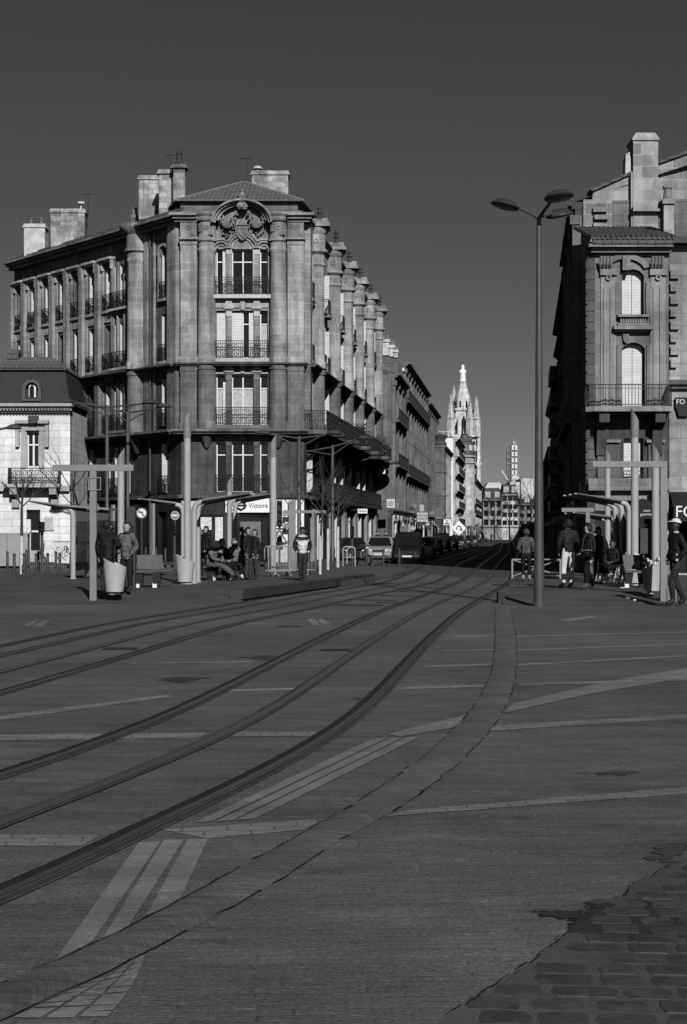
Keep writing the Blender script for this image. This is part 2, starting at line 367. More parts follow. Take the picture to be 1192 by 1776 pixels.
for path, nm, o in ((TA, 'near', 1), (TB, 'far', -1)):
    rail(path, GA, 'grooved rail on the outer right side of the %s tram track' % ('nearer' if nm == 'near' else 'farther'), 'rails of the two tram tracks')
    rail(path, -GA, 'grooved rail on the left side of the %s tram track' % ('nearer' if nm == 'near' else 'farther'), 'rails of the two tram tracks')
    r = thing('power_rail', 'flat ground-level power strip along the middle of the %s tram track' % ('nearer' if nm == 'near' else 'farther'), 'power rail', (path[0].x, path[0].y, 0), 'power strips of the two tram tracks')
    m = MB(); ribbon(m, path, -.085, .085, .005); m.build('strip', M_aps, r)
    m = MB(); ribbon(m, path, -.04, .04, .009); m.build('conductor', grey(.10, .45, .25, 12, .4), r)
    m = MB(); ribbon(m, path, -.09, -.083, .0085); ribbon(m, path, .083, .09, .0085); m.build('seam', M_dark, r)
# dark outer edge line left of the farther track
m = MB(); ribbon(m, TB, -1.62, -1.40, .005); struct(m.build('gutter', M_resin))
# the rounded concrete kerb that sweeps across the square
KL = [(859, 1053), (859, 1075), (859, 1100), (855, 1151), (841, 1193), (823, 1224), (783, 1269), (743, 1307), (682, 1350), (612, 1397), (569, 1420), (488, 1468), (413, 1508), (312, 1563), (221, 1611), (90, 1672), (12, 1704), (-110, 1752)]
KR = [(885, 1051), (890, 1075), (894, 1096), (897, 1128), (895, 1166), (884, 1211), (859, 1256), (813, 1309), (743, 1367), (668, 1417), (594, 1455), (478, 1533), (393, 1579), (292, 1634), (206, 1677), (121, 1722), (45, 1752), (-60, 1800)]
L = catmull([gx(*p) for p in KL], .1, 12)[::1]; Rr = catmull([gx(*p) for p in KR], .1, 12)
def resample(P, n):
    d = [0]
    for a, b in zip(P, P[1:]): d.append(d[-1] + (b - a).length)
    out = []; j = 0
    for i in range(n):
        t = d[-1] * i / (n - 1)
        while j < len(d) - 2 and d[j + 1] < t: j += 1
        f = (t - d[j]) / max(1e-9, d[j + 1] - d[j]); out.append(P[j].lerp(P[j + 1], min(1, f)))
    return out
NK = 400
L, Rr = resample(L, NK), resample(Rr, NK)
m = MB(); K = 9
vs = []
for i, (a, b) in enumerate(zip(L, Rr)):
    for k in range(K):
        t = k / (K - 1); p = a.lerp(b, t); h = .013 * math.sin(math.pi * t) ** .8 + .004
        vs.append(Vector((p.x, p.y, h)))
m.add(vs, [(i * K + k, i * K + k + 1, (i + 1) * K + k + 1, (i + 1) * K + k) for i in range(NK - 1) for k in range(K - 1)])
def kerb_mat():
    m, t, b = new_mat('ribbed_concrete'); b.inputs['Roughness'].default_value = .8; p = pos(t)
    c = mix_mul(t, val(t, .088), ramp(t, noise(t, p, 1.2, 5), .75, 1.2, .35, .65)); c = mix_mul(t, c, ramp(t, noise(t, scaled(t, p, (3, 26, 1), .35), 1, 3), .72, 1.3, .35, .65)); g = noise(t, p, 60, 2)
    c = mix_mul(t, c, ramp(t, g, .8, 1.2)); t.links.new(c, b.inputs['Base Color'])
    at_ = t.nodes.new('ShaderNodeAttribute'); at_.attribute_name = 'along'; cb = t.nodes.new('ShaderNodeCombineXYZ'); t.links.new(at_.outputs['Fac'], cb.inputs[0])
    w = t.nodes.new('ShaderNodeTexNoise'); w.noise_dimensions = '2D'; w.inputs['Scale'].default_value = 60; w.inputs['Detail'].default_value = 2; t.links.new(noise_off(t, cb.outputs[0], p), w.inputs['Vector'])
    c2 = mix_mul(t, c, ramp(t, w.outputs[0], .86, 1.2, .38, .66)); t.links.new(c2, b.inputs['Base Color'])
    bump(t, b, w.outputs[0], .55, .006); return m
def noise_off(t, vec, p):
    n = t.nodes.new('ShaderNodeVectorMath'); n.operation = 'MULTIPLY_ADD'; n.inputs[1].default_value = (.012, .012, .012)
    q = t.nodes.new('ShaderNodeTexNoise'); q.inputs['Scale'].default_value = 3; t.links.new(p, q.inputs['Vector']); t.links.new(q.outputs[1], n.inputs[0]); t.links.new(vec, n.inputs[2]); return n.outputs[0]
k = m.build('kerb', kerb_mat(), smooth=True); struct(k)
al = k.data.attributes.new('along', 'FLOAT', 'POINT'); dist = 0
for i in range(NK):
    if i: dist += ((L[i] + Rr[i]) / 2 - (L[i - 1] + Rr[i - 1]) / 2).length
    for q_ in range(K): al.data[i * K + q_].value = dist + .10 * math.sin(math.pi * q_ / (K - 1))
m = MB()
rng = random.Random(3)
for side in (L, Rr):                                # broken black joint along both sides
    q = [p + Vector((rng.uniform(-.012, .012), rng.uniform(-.015, .015), 0)) for p in side]
    for i in range(0, NK - 2, 2):
        if rng.random() < .8:
            w_ = rng.uniform(.002, .006) if rng.random() < .88 else rng.uniform(.006, .016); d = (q[i + 2] - q[i]).normalized(); s_ = Vector((d.y, -d.x, 0)) * w_
            m.add([q[i] - s_ + Vector((0, 0, .009)), q[i] + s_ + Vector((0, 0, .009)), q[i + 2] + s_ * .7 + Vector((0, 0, .009)), q[i + 2] - s_ * .7 + Vector((0, 0, .009))], [(0, 1, 2, 3)])
struct(m.build('kerb_joint', M_dark))
# pale bands let into the paving
m = MB()
for q in ([(241, 1463), (279, 1461), (160, 1636), (95, 1669)], [(284, 1459), (319, 1458), (222, 1610), (178, 1630)], [(326, 1457), (361, 1456), (312, 1562), (252, 1594)],
          [(338, 1428), (368, 1426), (672, 1281), (645, 1283)], [(374, 1427), (404, 1424), (700, 1280), (677, 1281)], [(410, 1424), (443, 1421), (728, 1279), (704, 1280)],
          [(672, 1274), (808, 1241), (793, 1262), (693, 1279)], [(876, 1237), (888, 1222), (1050, 1183), (1250, 1150), (1250, 1167), (1030, 1203)]): pxsheet(m, q, .0065)
struct(m.build('tactile_paving', M_tact))
m = MB()
def rowband(y, th, x0=-200, x1=1500, slope=0):      # a line of pale setts across the square
    Y0 = F * H / (y - YH); p = [( (x0 - CX) * Y0 / F, Y0), ((x1 - CX) * Y0 / F, Y0)]
    return Y0
for (q) in ([(-150, 1449), (174, 1449), (141, 1468), (-150, 1468)], [(282, 1440), (568, 1420), (528, 1440), (360, 1455)], [(698, 1407), (1250, 1361), (1250, 1373), (667, 1417)],
            [(-150, 1277), (360, 1271), (345, 1281), (-150, 1286)], [(412, 1270), (560, 1270), (545, 1277), (400, 1278)], [(855, 1259), (1250, 1236), (1250, 1243), (849, 1268)],
            [(370, 1197), (520, 1193), (515, 1197), (362, 1201)], [(703, 1192), (841, 1188), (839, 1192), (698, 1196)], [(900, 1186), (1060, 1181), (1250, 1176), (1250, 1179), (898, 1190)],
            [(738, 1155), (855, 1151), (854, 1154), (734, 1158)], [(898, 1152), (1250, 1133), (1250, 1136), (898, 1155)], [(770, 1128), (858, 1126), (858, 1128), (767, 1130)], [(898, 1127), (1250, 1114), (1250, 1116), (898, 1129)],
            [(230, 1150), (440, 1147), (440, 1149), (225, 1152)], [(12, 1240), (290, 1205), (297, 1209), (-60, 1258)], [(790, 1103), (858, 1102), (858, 1104), (788, 1105)], [(894, 1103), (1250, 1094), (1250, 1096), (894, 1105)],
            [(40, 1086), (60, 1076), (68, 1076), (50, 1087)], [(56, 1087), (76, 1076), (88, 1076), (70, 1088)], [(533, 1073), (545, 1073), (556, 1084), (542, 1084)], [(549, 1073), (560, 1073), (574, 1083), (560, 1084)], [(970, 1075), (1030, 1068), (1034, 1071), (985, 1079)]): pxsheet(m, q, .004)
struct(m.build('paving_lines', M_pale))
# separate pale pavers in front of the kerb, bottom left
m = MB(); rng = random.Random(5)
for c in range(3):
    for r in range(10):
        t0, t1 = r / 10, (r + .9) / 10
        def e(f, t):                                # left edge (f=0) to right edge (f=1) of the patch, top to bottom
            a = (201 - 185 * t, 1684 + 84 * t); b = (252 - 20 * t - 42 * t * t, 1657 + 110 * t); return (a[0] + (b[0] - a[0]) * f, a[1] + (b[1] - a[1]) * f)
        f0, f1 = c / 3 + .02, (c + 1) / 3 - .03; j = rng.uniform(-1.5, 1.5)
        q = [gx(*e(f0, t0)), gx(*e(f1, t0)), gx(*e(f1, t1)), gx(*e(f0, t1))]
        m.add([p + Vector((0, 0, .004 + .004 * rng.random())) for p in q], [(0, 1, 2, 3)])
struct(m.build('pale_pavers', M_tact))
# rough cobbles in the bottom right corner, each stone a raised block in a dark bed
edge = [(778, 1762), (854, 1714), (919, 1672), (974, 1626), (990, 1612), (1020, 1566), (1085, 1556), (1100, 1531), (1125, 1523), (1161, 1501), (1260, 1478)]
E = [gx(*p) for p in edge]; E = [gx(700, 1815)] + E
m = MB(); m.add([Vector((p.x, p.y, .004)) for p in E] + [Vector((3, E[-1].y, .004)), Vector((3, 3.5, .004)), Vector((E[0].x, 3.5, .004))], [tuple(range(len(E) + 3))])
struct(m.build('cobble_bed', asphalt_mat(.078, 'sandy_joint')))
def inside(x, y, off=0):
    for a, b in zip(E, E[1:]):
        if a.y <= y <= b.y: return x > a.x + (b.x - a.x) * (y - a.y) / (b.y - a.y) + off
    return y < E[0].y
m = MB(); rng = random.Random(11); ca, sa = math.cos(R(-5)), math.sin(R(-5))
row = 0; v_ = 4.0
while v_ < 9.2:
    hgt = rng.uniform(.145, .18); u_ = -1 + rng.uniform(0, .15)
    while u_ < 4.2:
        wd = rng.uniform(.18, .27); x, y = u_ * ca - v_ * sa + .9, v_ * ca + u_ * sa
        if inside(x - .02, y - .03, rng.uniform(-.03, .05)) and True:
            gx_, gy_ = rng.uniform(.008, .022), rng.uniform(.006, .015); z1 = rng.uniform(.005, .008)
            q = []
            for a, b in ((0, 0), (.5, -.02), (1, 0), (1.02, .5), (1, 1), (.5, 1.03), (0, 1), (-.02, .5)):
                uu = u_ + gx_ + (wd - 2 * gx_) * (a + (.06 if a == 0 and b in (0, 1) else -.06 if a == 1 and b in (0, 1) else 0)) + rng.uniform(-.010, .010); vv = v_ + gy_ + (hgt - 2 * gy_) * b + rng.uniform(-.009, .009)
                q.append((uu * ca - vv * sa + .9, vv * ca + uu * sa))
            cx_, cy_ = sum(p[0] for p in q) / 8, sum(p[1] for p in q) / 8
            top = [(cx_ + (p[0] - cx_) * .95, cy_ + (p[1] - cy_) * .95) for p in q]
            m.add([Vector((p[0], p[1], .003)) for p in q] + [Vector((p[0], p[1], z1)) for p in top] + [Vector((cx_, cy_, z1 + .003))],
                  [(i, (i + 1) % 8, 8 + (i + 1) % 8, 8 + i) for i in range(8)] + [(8 + i, 8 + (i + 1) % 8, 16) for i in range(8)])
        u_ += wd
    v_ += hgt
def stone_sett():
    mt, t, b = new_mat('granite_setts'); b.inputs['Roughness'].default_value = .75; p = pos(t)
    vo = t.nodes.new('ShaderNodeTexVoronoi'); vo.inputs['Scale'].default_value = 5.5; t.links.new(p, vo.inputs['Vector'])
    sv = t.nodes.new('ShaderNodeSeparateColor'); t.links.new(vo.outputs['Color'], sv.inputs[0])
    c = mix_mul(t, val(t, .042), ramp(t, sv.outputs[0], .75, 1.3, 0, 1)); c = mix_mul(t, c, ramp(t, noise(t, p, 14, 5), .7, 1.3)); g = noise(t, p, 90, 2); c = mix_mul(t, c, ramp(t, g, .8, 1.2))
    t.links.new(c, b.inputs['Base Color']); bump(t, b, noise(t, p, 25, 4), .5, .01); return mt
ck = struct(m.build('cobbles', stone_sett()), 'stuff')
# black patches and stains in the paving
m = MB(); rng = random.Random(17)
def smear(mb, x, y, rx, ry, z, n, seed):            # a streaky stain: many thin slivers
    rg = random.Random(seed)
    for i in range(n):
        cx_, cy_ = x + rg.gauss(0, rx * .4), y + rg.gauss(0, ry * .45); l, h = rg.uniform(.15, .5) * rx, rg.uniform(.08, .22) * ry
        pxsheet(mb, [(cx_ - l, cy_ + h * .2), (cx_ - l * .4, cy_ + h), (cx_ + l * .5, cy_ + h * .8), (cx_ + l, cy_ - h * .1), (cx_ + l * .3, cy_ - h), (cx_ - l * .5, cy_ - h * .7)], z + .00002 * i)
for i, (x, y, rx, ry) in enumerate(((312, 1179, 42, 4), (455, 1141, 34, 4), (1070, 1342, 40, 4), (640, 1213, 24, 2.5), (1158, 1478, 36, 18))): smear(m, x, y, rx, ry, .0052, 26 if i < 4 else 46, i)
struct(m.build('dark_stain', asphalt_mat(.052, 'old_tar')))
m = MB(); dmp = [(585, 520), (640, 440), (690, 400), (740, 370), (850, 352), (960, 350), (1060, 380), (1140, 380), (1240, 440), (1200, 540), (1080, 560), (980, 545), (900, 565), (830, 560), (760, 530), (690, 525), (640, 518)]
pxsheet(m, [(780 + x / 2.893, 1440 + y / 2.893) for x, y in dmp], .0046)
for i_, (x, y, rx, ry, n_) in enumerate(((965, 1586, 40, 7, 40), (1000, 1592, 28, 10, 40), (920, 1582.5, 22, 2, 10), (1040, 1572, 30, 6, 20))): smear(m, x, y, rx, ry, .0062 + .0008 * i_, n_, 60 + i_)
struct(m.build('open_joint', asphalt_mat(.032, 'damp_joint')))
m = MB(); rg = random.Random(31)
for a_, b_ in zip(E[1:], E[2:]):
    n_ = max(2, int((b_ - a_).length / .06))
    for i in range(n_):
        p_, q_ = a_.lerp(b_, i / n_), a_.lerp(b_, (i + 1.1) / n_); w_ = rg.uniform(.002, .007); o_ = Vector((rg.uniform(-.012, .012), rg.uniform(-.006, .006), .0085 + .00003 * i)); m.add([p_ + o_ + Vector((-w_, 0, 0)), p_ + o_ + Vector((w_, 0, 0)), q_ + o_ + Vector((w_ * .6, 0, 0)), q_ + o_ + Vector((-w_ * .6, 0, 0))], [(0, 1, 2, 3)])
struct(m.build('broken_edge', M_dark))
m = MB()
for q in ((584, 1049, 662, .7), (622, 1040.5, 689, .6), (659, 1033, 718, .55), (690, 1026, 735, .5), (732, 1013, 788, .4), (650, 1045, 700, .4), (700, 1019, 760, .4)):
    pxsheet(m, [(q[0], q[1] + q[3]), (q[2], q[1] + q[3] + 1), (q[2] + 2, q[1] - q[3] + 1), (q[0] + 2, q[1] - q[3])], .0055)
struct(m.build('drain_slots', grey(.03, .8, .3, 8)))
for i, (x0, x1, y0, y1, lab) in enumerate(((176, 236, 1123.5, 1127.5, 'long flat iron drain cover in the sett paving inside the farther track'), (478, 521, 1086, 1087.7, 'small iron drain cover between the two tram tracks beside three pale strips'), (553, 606, 1126, 1129, 'iron drain cover lying between the rails of the nearer tram track'))):
    m = MB(); pxsheet(m, [(x0, y1), (x1, y1), (x1 + 6, y0), (x0 + 6, y0)], .006); tag(m.build('drain_cover', grey(.035, .6, .3, 30, .3)), lab, 'drain cover', 'drain covers in the paving')
# ---- platforms
def Gp(x, y, z): p = gx(x, y, z); return (p.x, p.y)
ZP = .2
# left platform: a flat asphalt deck that ramps down to the square
deck = [Gp(-120, 1024, ZP), Gp(400, 1024, ZP), Gp(423, 1023, ZP), Gp(650, 1002, ZP), Gp(640, 998, ZP), Gp(-160, 998, ZP)]
m = MB(); m.slab(deck, -.02, ZP)
a0, a1 = gx(-120, 1048, 0), gx(395, 1046, 0); b0, b1 = Vector((*deck[0], ZP)), Vector((*deck[1], ZP)); c1, d1 = Vector((*deck[2], ZP)), gx(421, 1044, 0)
a0.z = a1.z = d1.z = .005
m.add([a0, a1, b1, b0], [(0, 1, 2, 3)]); m.add([a1, d1, c1, b1], [(0, 1, 2, 3)])
struct(m.build('platform_pavement', M_plat))
# dark kerb block along the track side
p0, p1 = gx(421, 1043, 0), gx(649, 1010, 0); dv = (p1 - p0).normalized(); pv = Vector((dv.y, -dv.x, 0))
frk = Fr(p0.xy, dv.xy, pv.xy); m = MB(); LK = (p1 - p0).length
m.fb(frk, 0, LK, -.32, .012, .05, .285); m.fb(frk, 0, LK, -.32, -.05, -.01, .05)
struct(m.build('platform_kerb', asphalt_mat(.045, 'dark_granite')))
# right platform
m = MB(); dr = [gx(862, 1044, .0), gx(1260, 1044, 0), gx(1260, 1015, ZP), gx(1000, 1015, ZP), gx(905, 1020, ZP), gx(872, 1029, ZP)]
deck = [Gp(872, 1026, ZP), Gp(1290, 1026, ZP), Gp(1290, 1003, ZP), Gp(905, 1003, ZP), Gp(893, 1007, ZP)]
m.slab(deck, -.02, ZP); a0, a1 = gx(872, 1049, 0), gx(1290, 1050, 0); a0.z = a1.z = .005
m.add([a0, a1, Vector((*deck[1], ZP)), Vector((*deck[0], ZP))], [(0, 1, 2, 3)])
m.add([a0, Vector((*deck[0], ZP)), Vector((*deck[0], 0))], [(0, 1, 2)])
struct(m.build('platform_pavement', M_plat))
m = MB(); q = gx(866, 1046, 0); m.box(q.x - .02, q.x + .14, q.y, q.y + .45, -.01, .25)
struct(m.build('platform_kerb', asphalt_mat(.04, 'dark_granite')))
# pavements with kerbs
m = MB(); m.slab([Gp(430, 1001, .1), Gp(640, 1001, .1), Gp(680, 998, .1), Gp(706, 990, .1), Gp(704, 984, .1), Gp(640, 983, .1), Gp(560, 979, .1), Gp(300, 990, .1), Gp(-200, 996, .1), Gp(-200, 1004, .1)][::1], -.02, .1)
m.slab([Gp(640, 983, .1), (XL(118) + 1.9, 118), (XL(430) + 2.4, 430), (XL(430), 430), (XL(131), 131), (2.4, 130), (-2.2, 90), (-30, 90), (-30, 78), Gp(560, 979, .1)], -.02, .102)
struct(m.build('pavement', M_pave))
m = MB(); m.slab([(XR(62) - 2.2, 62), (XR(430) - 2.2, 430), (XR(430) + 1, 430), (XR(62) + 1, 62), (40, 62), (40, 56), (9, 56)], -.02, .1); struct(m.build('pavement', M_pave))
# ---------------------------------------------------------------- shared building pieces
M_white = grey(.72, .5, .06, 5); M_frame = grey(.74, .5, .1, 5); M_iron = grey(.016, .55, .2, 10, .3); M_shut = slats(.68, .62, 3.2); M_shutdim = slats(.5, .6, 3.2)
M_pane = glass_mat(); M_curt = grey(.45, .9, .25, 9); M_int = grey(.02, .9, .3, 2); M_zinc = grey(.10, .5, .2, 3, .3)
def window(fr, par, a, b, c, d, w=-.26, mull=True, transom=.74, shut=None, curtain=False, frame=None, paned=True, fw=.06):
    m = MB(); t = fw
    m.fb(fr, a, a + t, w - .05, w, c, d); m.fb(fr, b - t, b, w - .05, w, c, d); m.fb(fr, a + t, b - t, w - .05, w - .002, d - t, d); m.fb(fr, a + t, b - t, w - .05, w - .002, c, c + t * 1.5)
    zt = c + (d - c) * transom
    if transom < 1: m.fb(fr, a + t, b - t, w - .05, w + .006, zt, zt + t)
    if mull: m.fb(fr, (a + b) / 2 - t * .6, (a + b) / 2 + t * .6, w - .05, w + .01, c + t * 1.5, d - t)
    o = m.build('window', frame or M_frame, par)
    if paned: MB().fb(fr, a + .01, b - .01, w - .09, w - .035, c + .01, d - .01).build('pane', M_pane, o)
    if curtain: MB().fb(fr, a + t, b - t, w - .034, w - .028, c + t * 1.6, c + (d - c) * (transom - .01)).build('curtain', M_curt, o)
    if shut:
        m = MB()
        for u0, u1, w0, w1, z0, z1 in shut: m.fb(fr, u0, u1, w0, w1, z0, z1)
        m.build('shutter', M_shut, o)
    return o
def railing(fr, par, u0, u1, z0, w, h=.95, ornate=True, name='balcony_railing', returns=0, bar=.11, t=.018, ring=.085):
    m = MB(); n = max(1, round((u1 - u0) / bar))
    def run(f, a, b, ww):
        k = max(1, round((b - a) / bar))
        m.fb(f, a, b, ww - .02, ww + .02, z0 + h - .035, z0 + h); m.fb(f, a, b, ww - .012, ww + .012, z0 + .05, z0 + .08); m.fb(f, a, b, ww - .012, ww + .012, z0 + h - .17, z0 + h - .145)
        for i in range(k + 1):
            u = a + (b - a) * i / k; m.fb(f, u - t / 2, u + t / 2, ww - t / 2, ww + t / 2, z0, z0 + h - .035)
        if ornate:
            q = ring * 2.1; kk = max(1, int((b - a) / q)); st = (b - a) / kk
            for i in range(kk):
                for j in range(3):
                    z = z0 + .08 + (h - .25) * (j + .5) / 3
                    m.ring(f, a + st * (i + .5), ww, z, min(ring, st * .48), t, 8, 40 + 90 * ((i + j) % 4), 320 + 90 * ((i + j) % 4), 1.1)
    run(fr, u0, u1, w)
    if returns:
        for u in (u0, u1):
            f2 = Fr(fr.P(u, 0, 0).xy, fr.n.xy, fr.u.xy); run(f2, w - returns, w, 0)
    return m.build(name, M_iron, par)
def chimney(par, x0, x1, ytop, ybot, Y, depth=.8, pots=2, mat=None, cap=.08, potr=.11, poth=.5, name='chimney'):
    a, b, zt, zb = pX(x0, Y), pX(x1, Y), pZ(ytop, Y), pZ(ybot, Y); m = MB()
    m.box(a, b, Y, Y + depth, zb, zt - .25); m.box(a - cap, b + cap, Y - cap, Y + depth + cap, zt - .25, zt - .14); m.box(a - cap * .4, b + cap * .4, Y - .03, Y + depth + .03, zt - .14, zt)
    c = m.build(name, mat or stone(.42, (1, 0), .55, .3, .25, .6, .4), par)
    for i in range(pots):
        x = a + (b - a) * (i + .5) / pots; MB().lathe([(potr * 1.15, 0), (potr * 1.15, .06), (potr, .07), (potr * .8, poth * .85), (potr, poth * .88), (potr, poth)], (x, Y + depth / 2, zt), 10).build('chimney_pot', grey(.16, .9, .3, 6), c)
    return c
def antenna(par, x, ytop, ybot, Y, w=.5):
    z0, z1 = pZ(ybot, Y), pZ(ytop, Y); X = pX(x, Y); m = MB(); m.tube([(X, Y, z0), (X, Y, z1)], .022, 5); m.tube([(X - w / 2, Y, z1 - .05), (X + w / 2, Y, z1 - .02)], .014, 4)
    for i in range(5): m.tube([(X - w / 2 + w * i / 4, Y - .2, z1 - .04), (X - w / 2 + w * i / 4, Y + .2, z1 - .04)], .01, 4)
    return m.build('antenna', M_iron, par)
# ---------------------------------------------------------------- corner building
A = thing('corner_building', 'tall grey stone building with giant round columns on the wedge corner behind the tram stop', 'building', (-5.6, 92, 0))
UL, UR = (-.617, .787), (.1186, .9929)
FF = Fr((-5.62, 90), (1, 0), (0, -1)); FL = Fr((-9.04, 90), UL, (-.787, -.617)); FRR = Fr((-2.2, 90), UR, (.9929, -.1186))
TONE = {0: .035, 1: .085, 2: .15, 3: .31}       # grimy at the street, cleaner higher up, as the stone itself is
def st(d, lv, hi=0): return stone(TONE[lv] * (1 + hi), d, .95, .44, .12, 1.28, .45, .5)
DF, DL, DR = (1, 0), UL, UR
LV = [(0, 3.75, 0), (3.75, 7.45, 1), (7.45, 11.1, 2), (11.1, 19.0, 3)]
trio = [(-1.48, -.93), (-.61, .62), (.96, 1.41)]
zwin = [(4.0, 6.85), (7.75, 10.55), (11.45, 14.1), (14.98, 17.55)]
holesF = {0: [(-2.45, -1.05, .12, 2.75), (-.75, 1.5, .12, 2.75)], 1: [(a, b, *zwin[0]) for a, b in trio], 2: [(a, b, *zwin[1]) for a, b in trio], 3: [(a, b, *zwin[2]) for a, b in trio] + [(a, b, *zwin[3]) for a, b in trio]}
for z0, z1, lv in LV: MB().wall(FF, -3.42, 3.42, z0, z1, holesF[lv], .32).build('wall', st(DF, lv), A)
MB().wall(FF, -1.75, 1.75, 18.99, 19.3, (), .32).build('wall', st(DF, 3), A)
# piers and round columns at the corner
for sx in (-1, 1):
    a, b = sorted((sx * 2.52, sx * 3.42))
    for lv, z0, z1, wv in ((2, 7.5, 11.0, .52), (3, 11.15, 18.0, .50)):
        m = MB(); m.fb(FF, a, b, .01, wv, z0, z1); m.fb(FF, a - .05, b + .05, .02, wv + .06, z0, z0 + .35); m.fb(FF, a - .03, b + .03, .02, wv + .04, z1 - .3, z1 - .12); m.build('corner_pier', st(DF, lv, .08), A)
    m = MB(); m.lathe([(.0, 7.5), (.56, 7.5), (.56, 7.9), (.5, 8.0), (.5, 10.75), (.55, 10.8), (.55, 11.0), (.0, 11.0)], FF.P(sx * 1.99, .14, 0), 24); m.build('column', st(DF, 2, .05), A, smooth=True)
    m = MB(); m.lathe([(.0, 11.15), (.57, 11.15), (.57, 11.5), (.53, 11.6), (.505, 11.75), (.47, 17.3), (.53, 17.38), (.53, 17.5), (.47, 17.56), (.49, 17.85), (.58, 17.92), (.6, 18.05), (0, 18.05)], FF.P(sx * 1.99, .14, 0), 24); m.build('column', st(DF, 3, .08), A, smooth=True)
    m = MB(); m.lathe([(.52, 18.05), (.52, 18.95), (.66, 19.02), (.7, 19.1), (.7, 19.22), (.82, 19.36), (.82, 19.46), (0, 19.5)], FF.P(sx * 1.99, .14, 0), 24)
    m.fb(FF, a, b, .02, .55, 18.0, 18.95); m.fb(FF, a - .08, b + .08, .02, .66, 17.98, 18.1)
    for q in (0.28, -.28):
        m.lathe([(.12, -.03), (.12, .03)], (0, 0, 0), 2) if False else None
    m.build('entablature', st(DF, 3, -.1), A, smooth=True)
    m = MB()
    for u, w in ((sx * 1.99, .68), (sx * 2.97, .56)):
        m.ring(FF, u, w, 18.62, .13, .05, 14); 
        for k in range(3): m.fb(FF, u + .12 + .1 * k, u + .19 + .1 * k, w - .1, w + .04, 18.2, 18.3)
        for k in range(4): m.fb(FF, u - .4 + .07 * k, u - .36 + .07 * k, w - .12, w + .0, 18.4, 18.85)
    m.each('frieze_roundel', st(DF, 3, -.25), A)
    m = MB(); m.lathe([(.08, 6.45), (.16, 6.55), (.3, 6.9), (.5, 7.2), (.6, 7.32), (.0, 7.34)], FF.P(sx * 1.99, .1, 0), 18); m.build('corbel', st(DF, 1), A, smooth=True)
# belts and cornices round the three faces
def belt(z0, z1, w, mat_lv, name='string_course', hi=0, bump_u=()):
    for fr, d, u0, u1 in ((FF, DF, -3.42 - w * .55, 3.42 + w * .3), (FL, DL, w * .1, 20.4), (FRR, DR, w * .1, 40.5)):
        MB().fb(fr, u0, u1, -.1, w, z0, z1).build(name, st(d, mat_lv, hi), A)
belt(7.2, 7.34, .72, 1, hi=-.2); belt(7.34, 7.48, .86, 2)
belt(11.0, 11.08, .62, 2); belt(11.08, 11.16, .74, 2, hi=-.2)
belt(3.66, 3.85, .22, 1)
for (fr, d, u0, u1) in ((FL, DL, .0, 20.4), (FRR, DR, .0, 40.5)):
    k_ = 1 if fr is FL else .4
    MB().fb(fr, u0, u1, -.1, .42 * k_, 18.9, 19.1).fb(fr, u0, u1, -.1, .62 * k_, 19.1, 19.26).fb(fr, u0, u1, -.1, .85 * k_, 19.26, 19.4).build('cornice', st(d, 3, -.3), A)
for a, b in ((-3.75, -2.5), (2.5, 3.75)):
    MB().fb(FF, a, b, -.1, .62, 18.95, 19.1).fb(FF, a - (.1 if a < 0 else 0), b + (.1 if a > 0 else 0), -.1, .8, 19.1, 19.26).fb(FF, a - (.25 if a < 0 else 0), b + (.25 if a > 0 else 0), -.1, .98, 19.26, 19.42).build('cornice', st(DF, 3, -.2), A)
# arched pediment over the middle windows
m = MB(); m.prism([(-1.45, 18.9)] + [(1.52 * math.cos(R(a)) , 18.85 + 1.08 * math.sin(R(a))) for a in range(180, -1, -12)], FF, -.3, .08); m.build('pediment', st(DF, 3, .1), A)
m = MB(); m.archband(FF, 0, 18.9, 1.30, 1.46, .08, .5, 0, 180, 22, .76); m.archband(FF, 0, 18.9, 1.46, 1.58, .06, .72, 0, 180, 22, .76); m.archband(FF, 0, 18.9, 1.58, 1.7, .04, .92, 0, 180, 22, .76)
for s_ in (-1, 1): m.fb(FF, min(s_ * 1.3, s_ * 1.5), max(s_ * 1.3, s_ * 1.5), 0, .5, 18.9, 19.06)
m.build('pediment_cornice', st(DF, 3, -.15), A, smooth=True)
m = MB()
for k in range(25):
    a = R(10 + 160 * k / 24); m.ball(FF.P(1.22 * math.cos(a), .12, 18.88 + .92 * math.sin(a)), .045, 6)
for (c, r, z) in ((-1.2, .42, 17.58), (0, .8, 17.58), (1.2, .42, 17.58)):
    m.archband(FF, c, z, r - .09, r, .0, .16, 0, 180, 14, .95); m.archband(FF, c, z, r + .05, r + .13, .0, .2, 0, 180, 14, .95); m.archband(FF, c, z, r - .26, r - .18, .0, .09, 0, 180, 12, .95)
m.build('arch_moulding', st(DF, 3, .15), A, smooth=True)
m = MB(); rg = random.Random(4)                   # carved cartouche, mask, garlands
m.prism([(-.3, 19.05), (.3, 19.05), (.33, 18.75), (.22, 18.45), (0, 18.3), (-.22, 18.45), (-.33, 18.75)], FF, .06, .24); m.prism([(-.2, 18.98), (.2, 18.98), (.22, 18.75), (.0, 18.42), (-.22, 18.75)], FF, .24, .3)
m.lathe([(0, -.2), (.26, -.16), (.34, 0), (.28, .2), (.36, .27), (.3, .33), (.0, .36)], FF.P(0, .55, 20.1), 12); m.lathe([(.3, 0), (.2, .1), (.3, .28), (.16, .34), (.1, .5), (.16, .6), (.0, .68)], FF.P(0, .55, 20.42), 10)
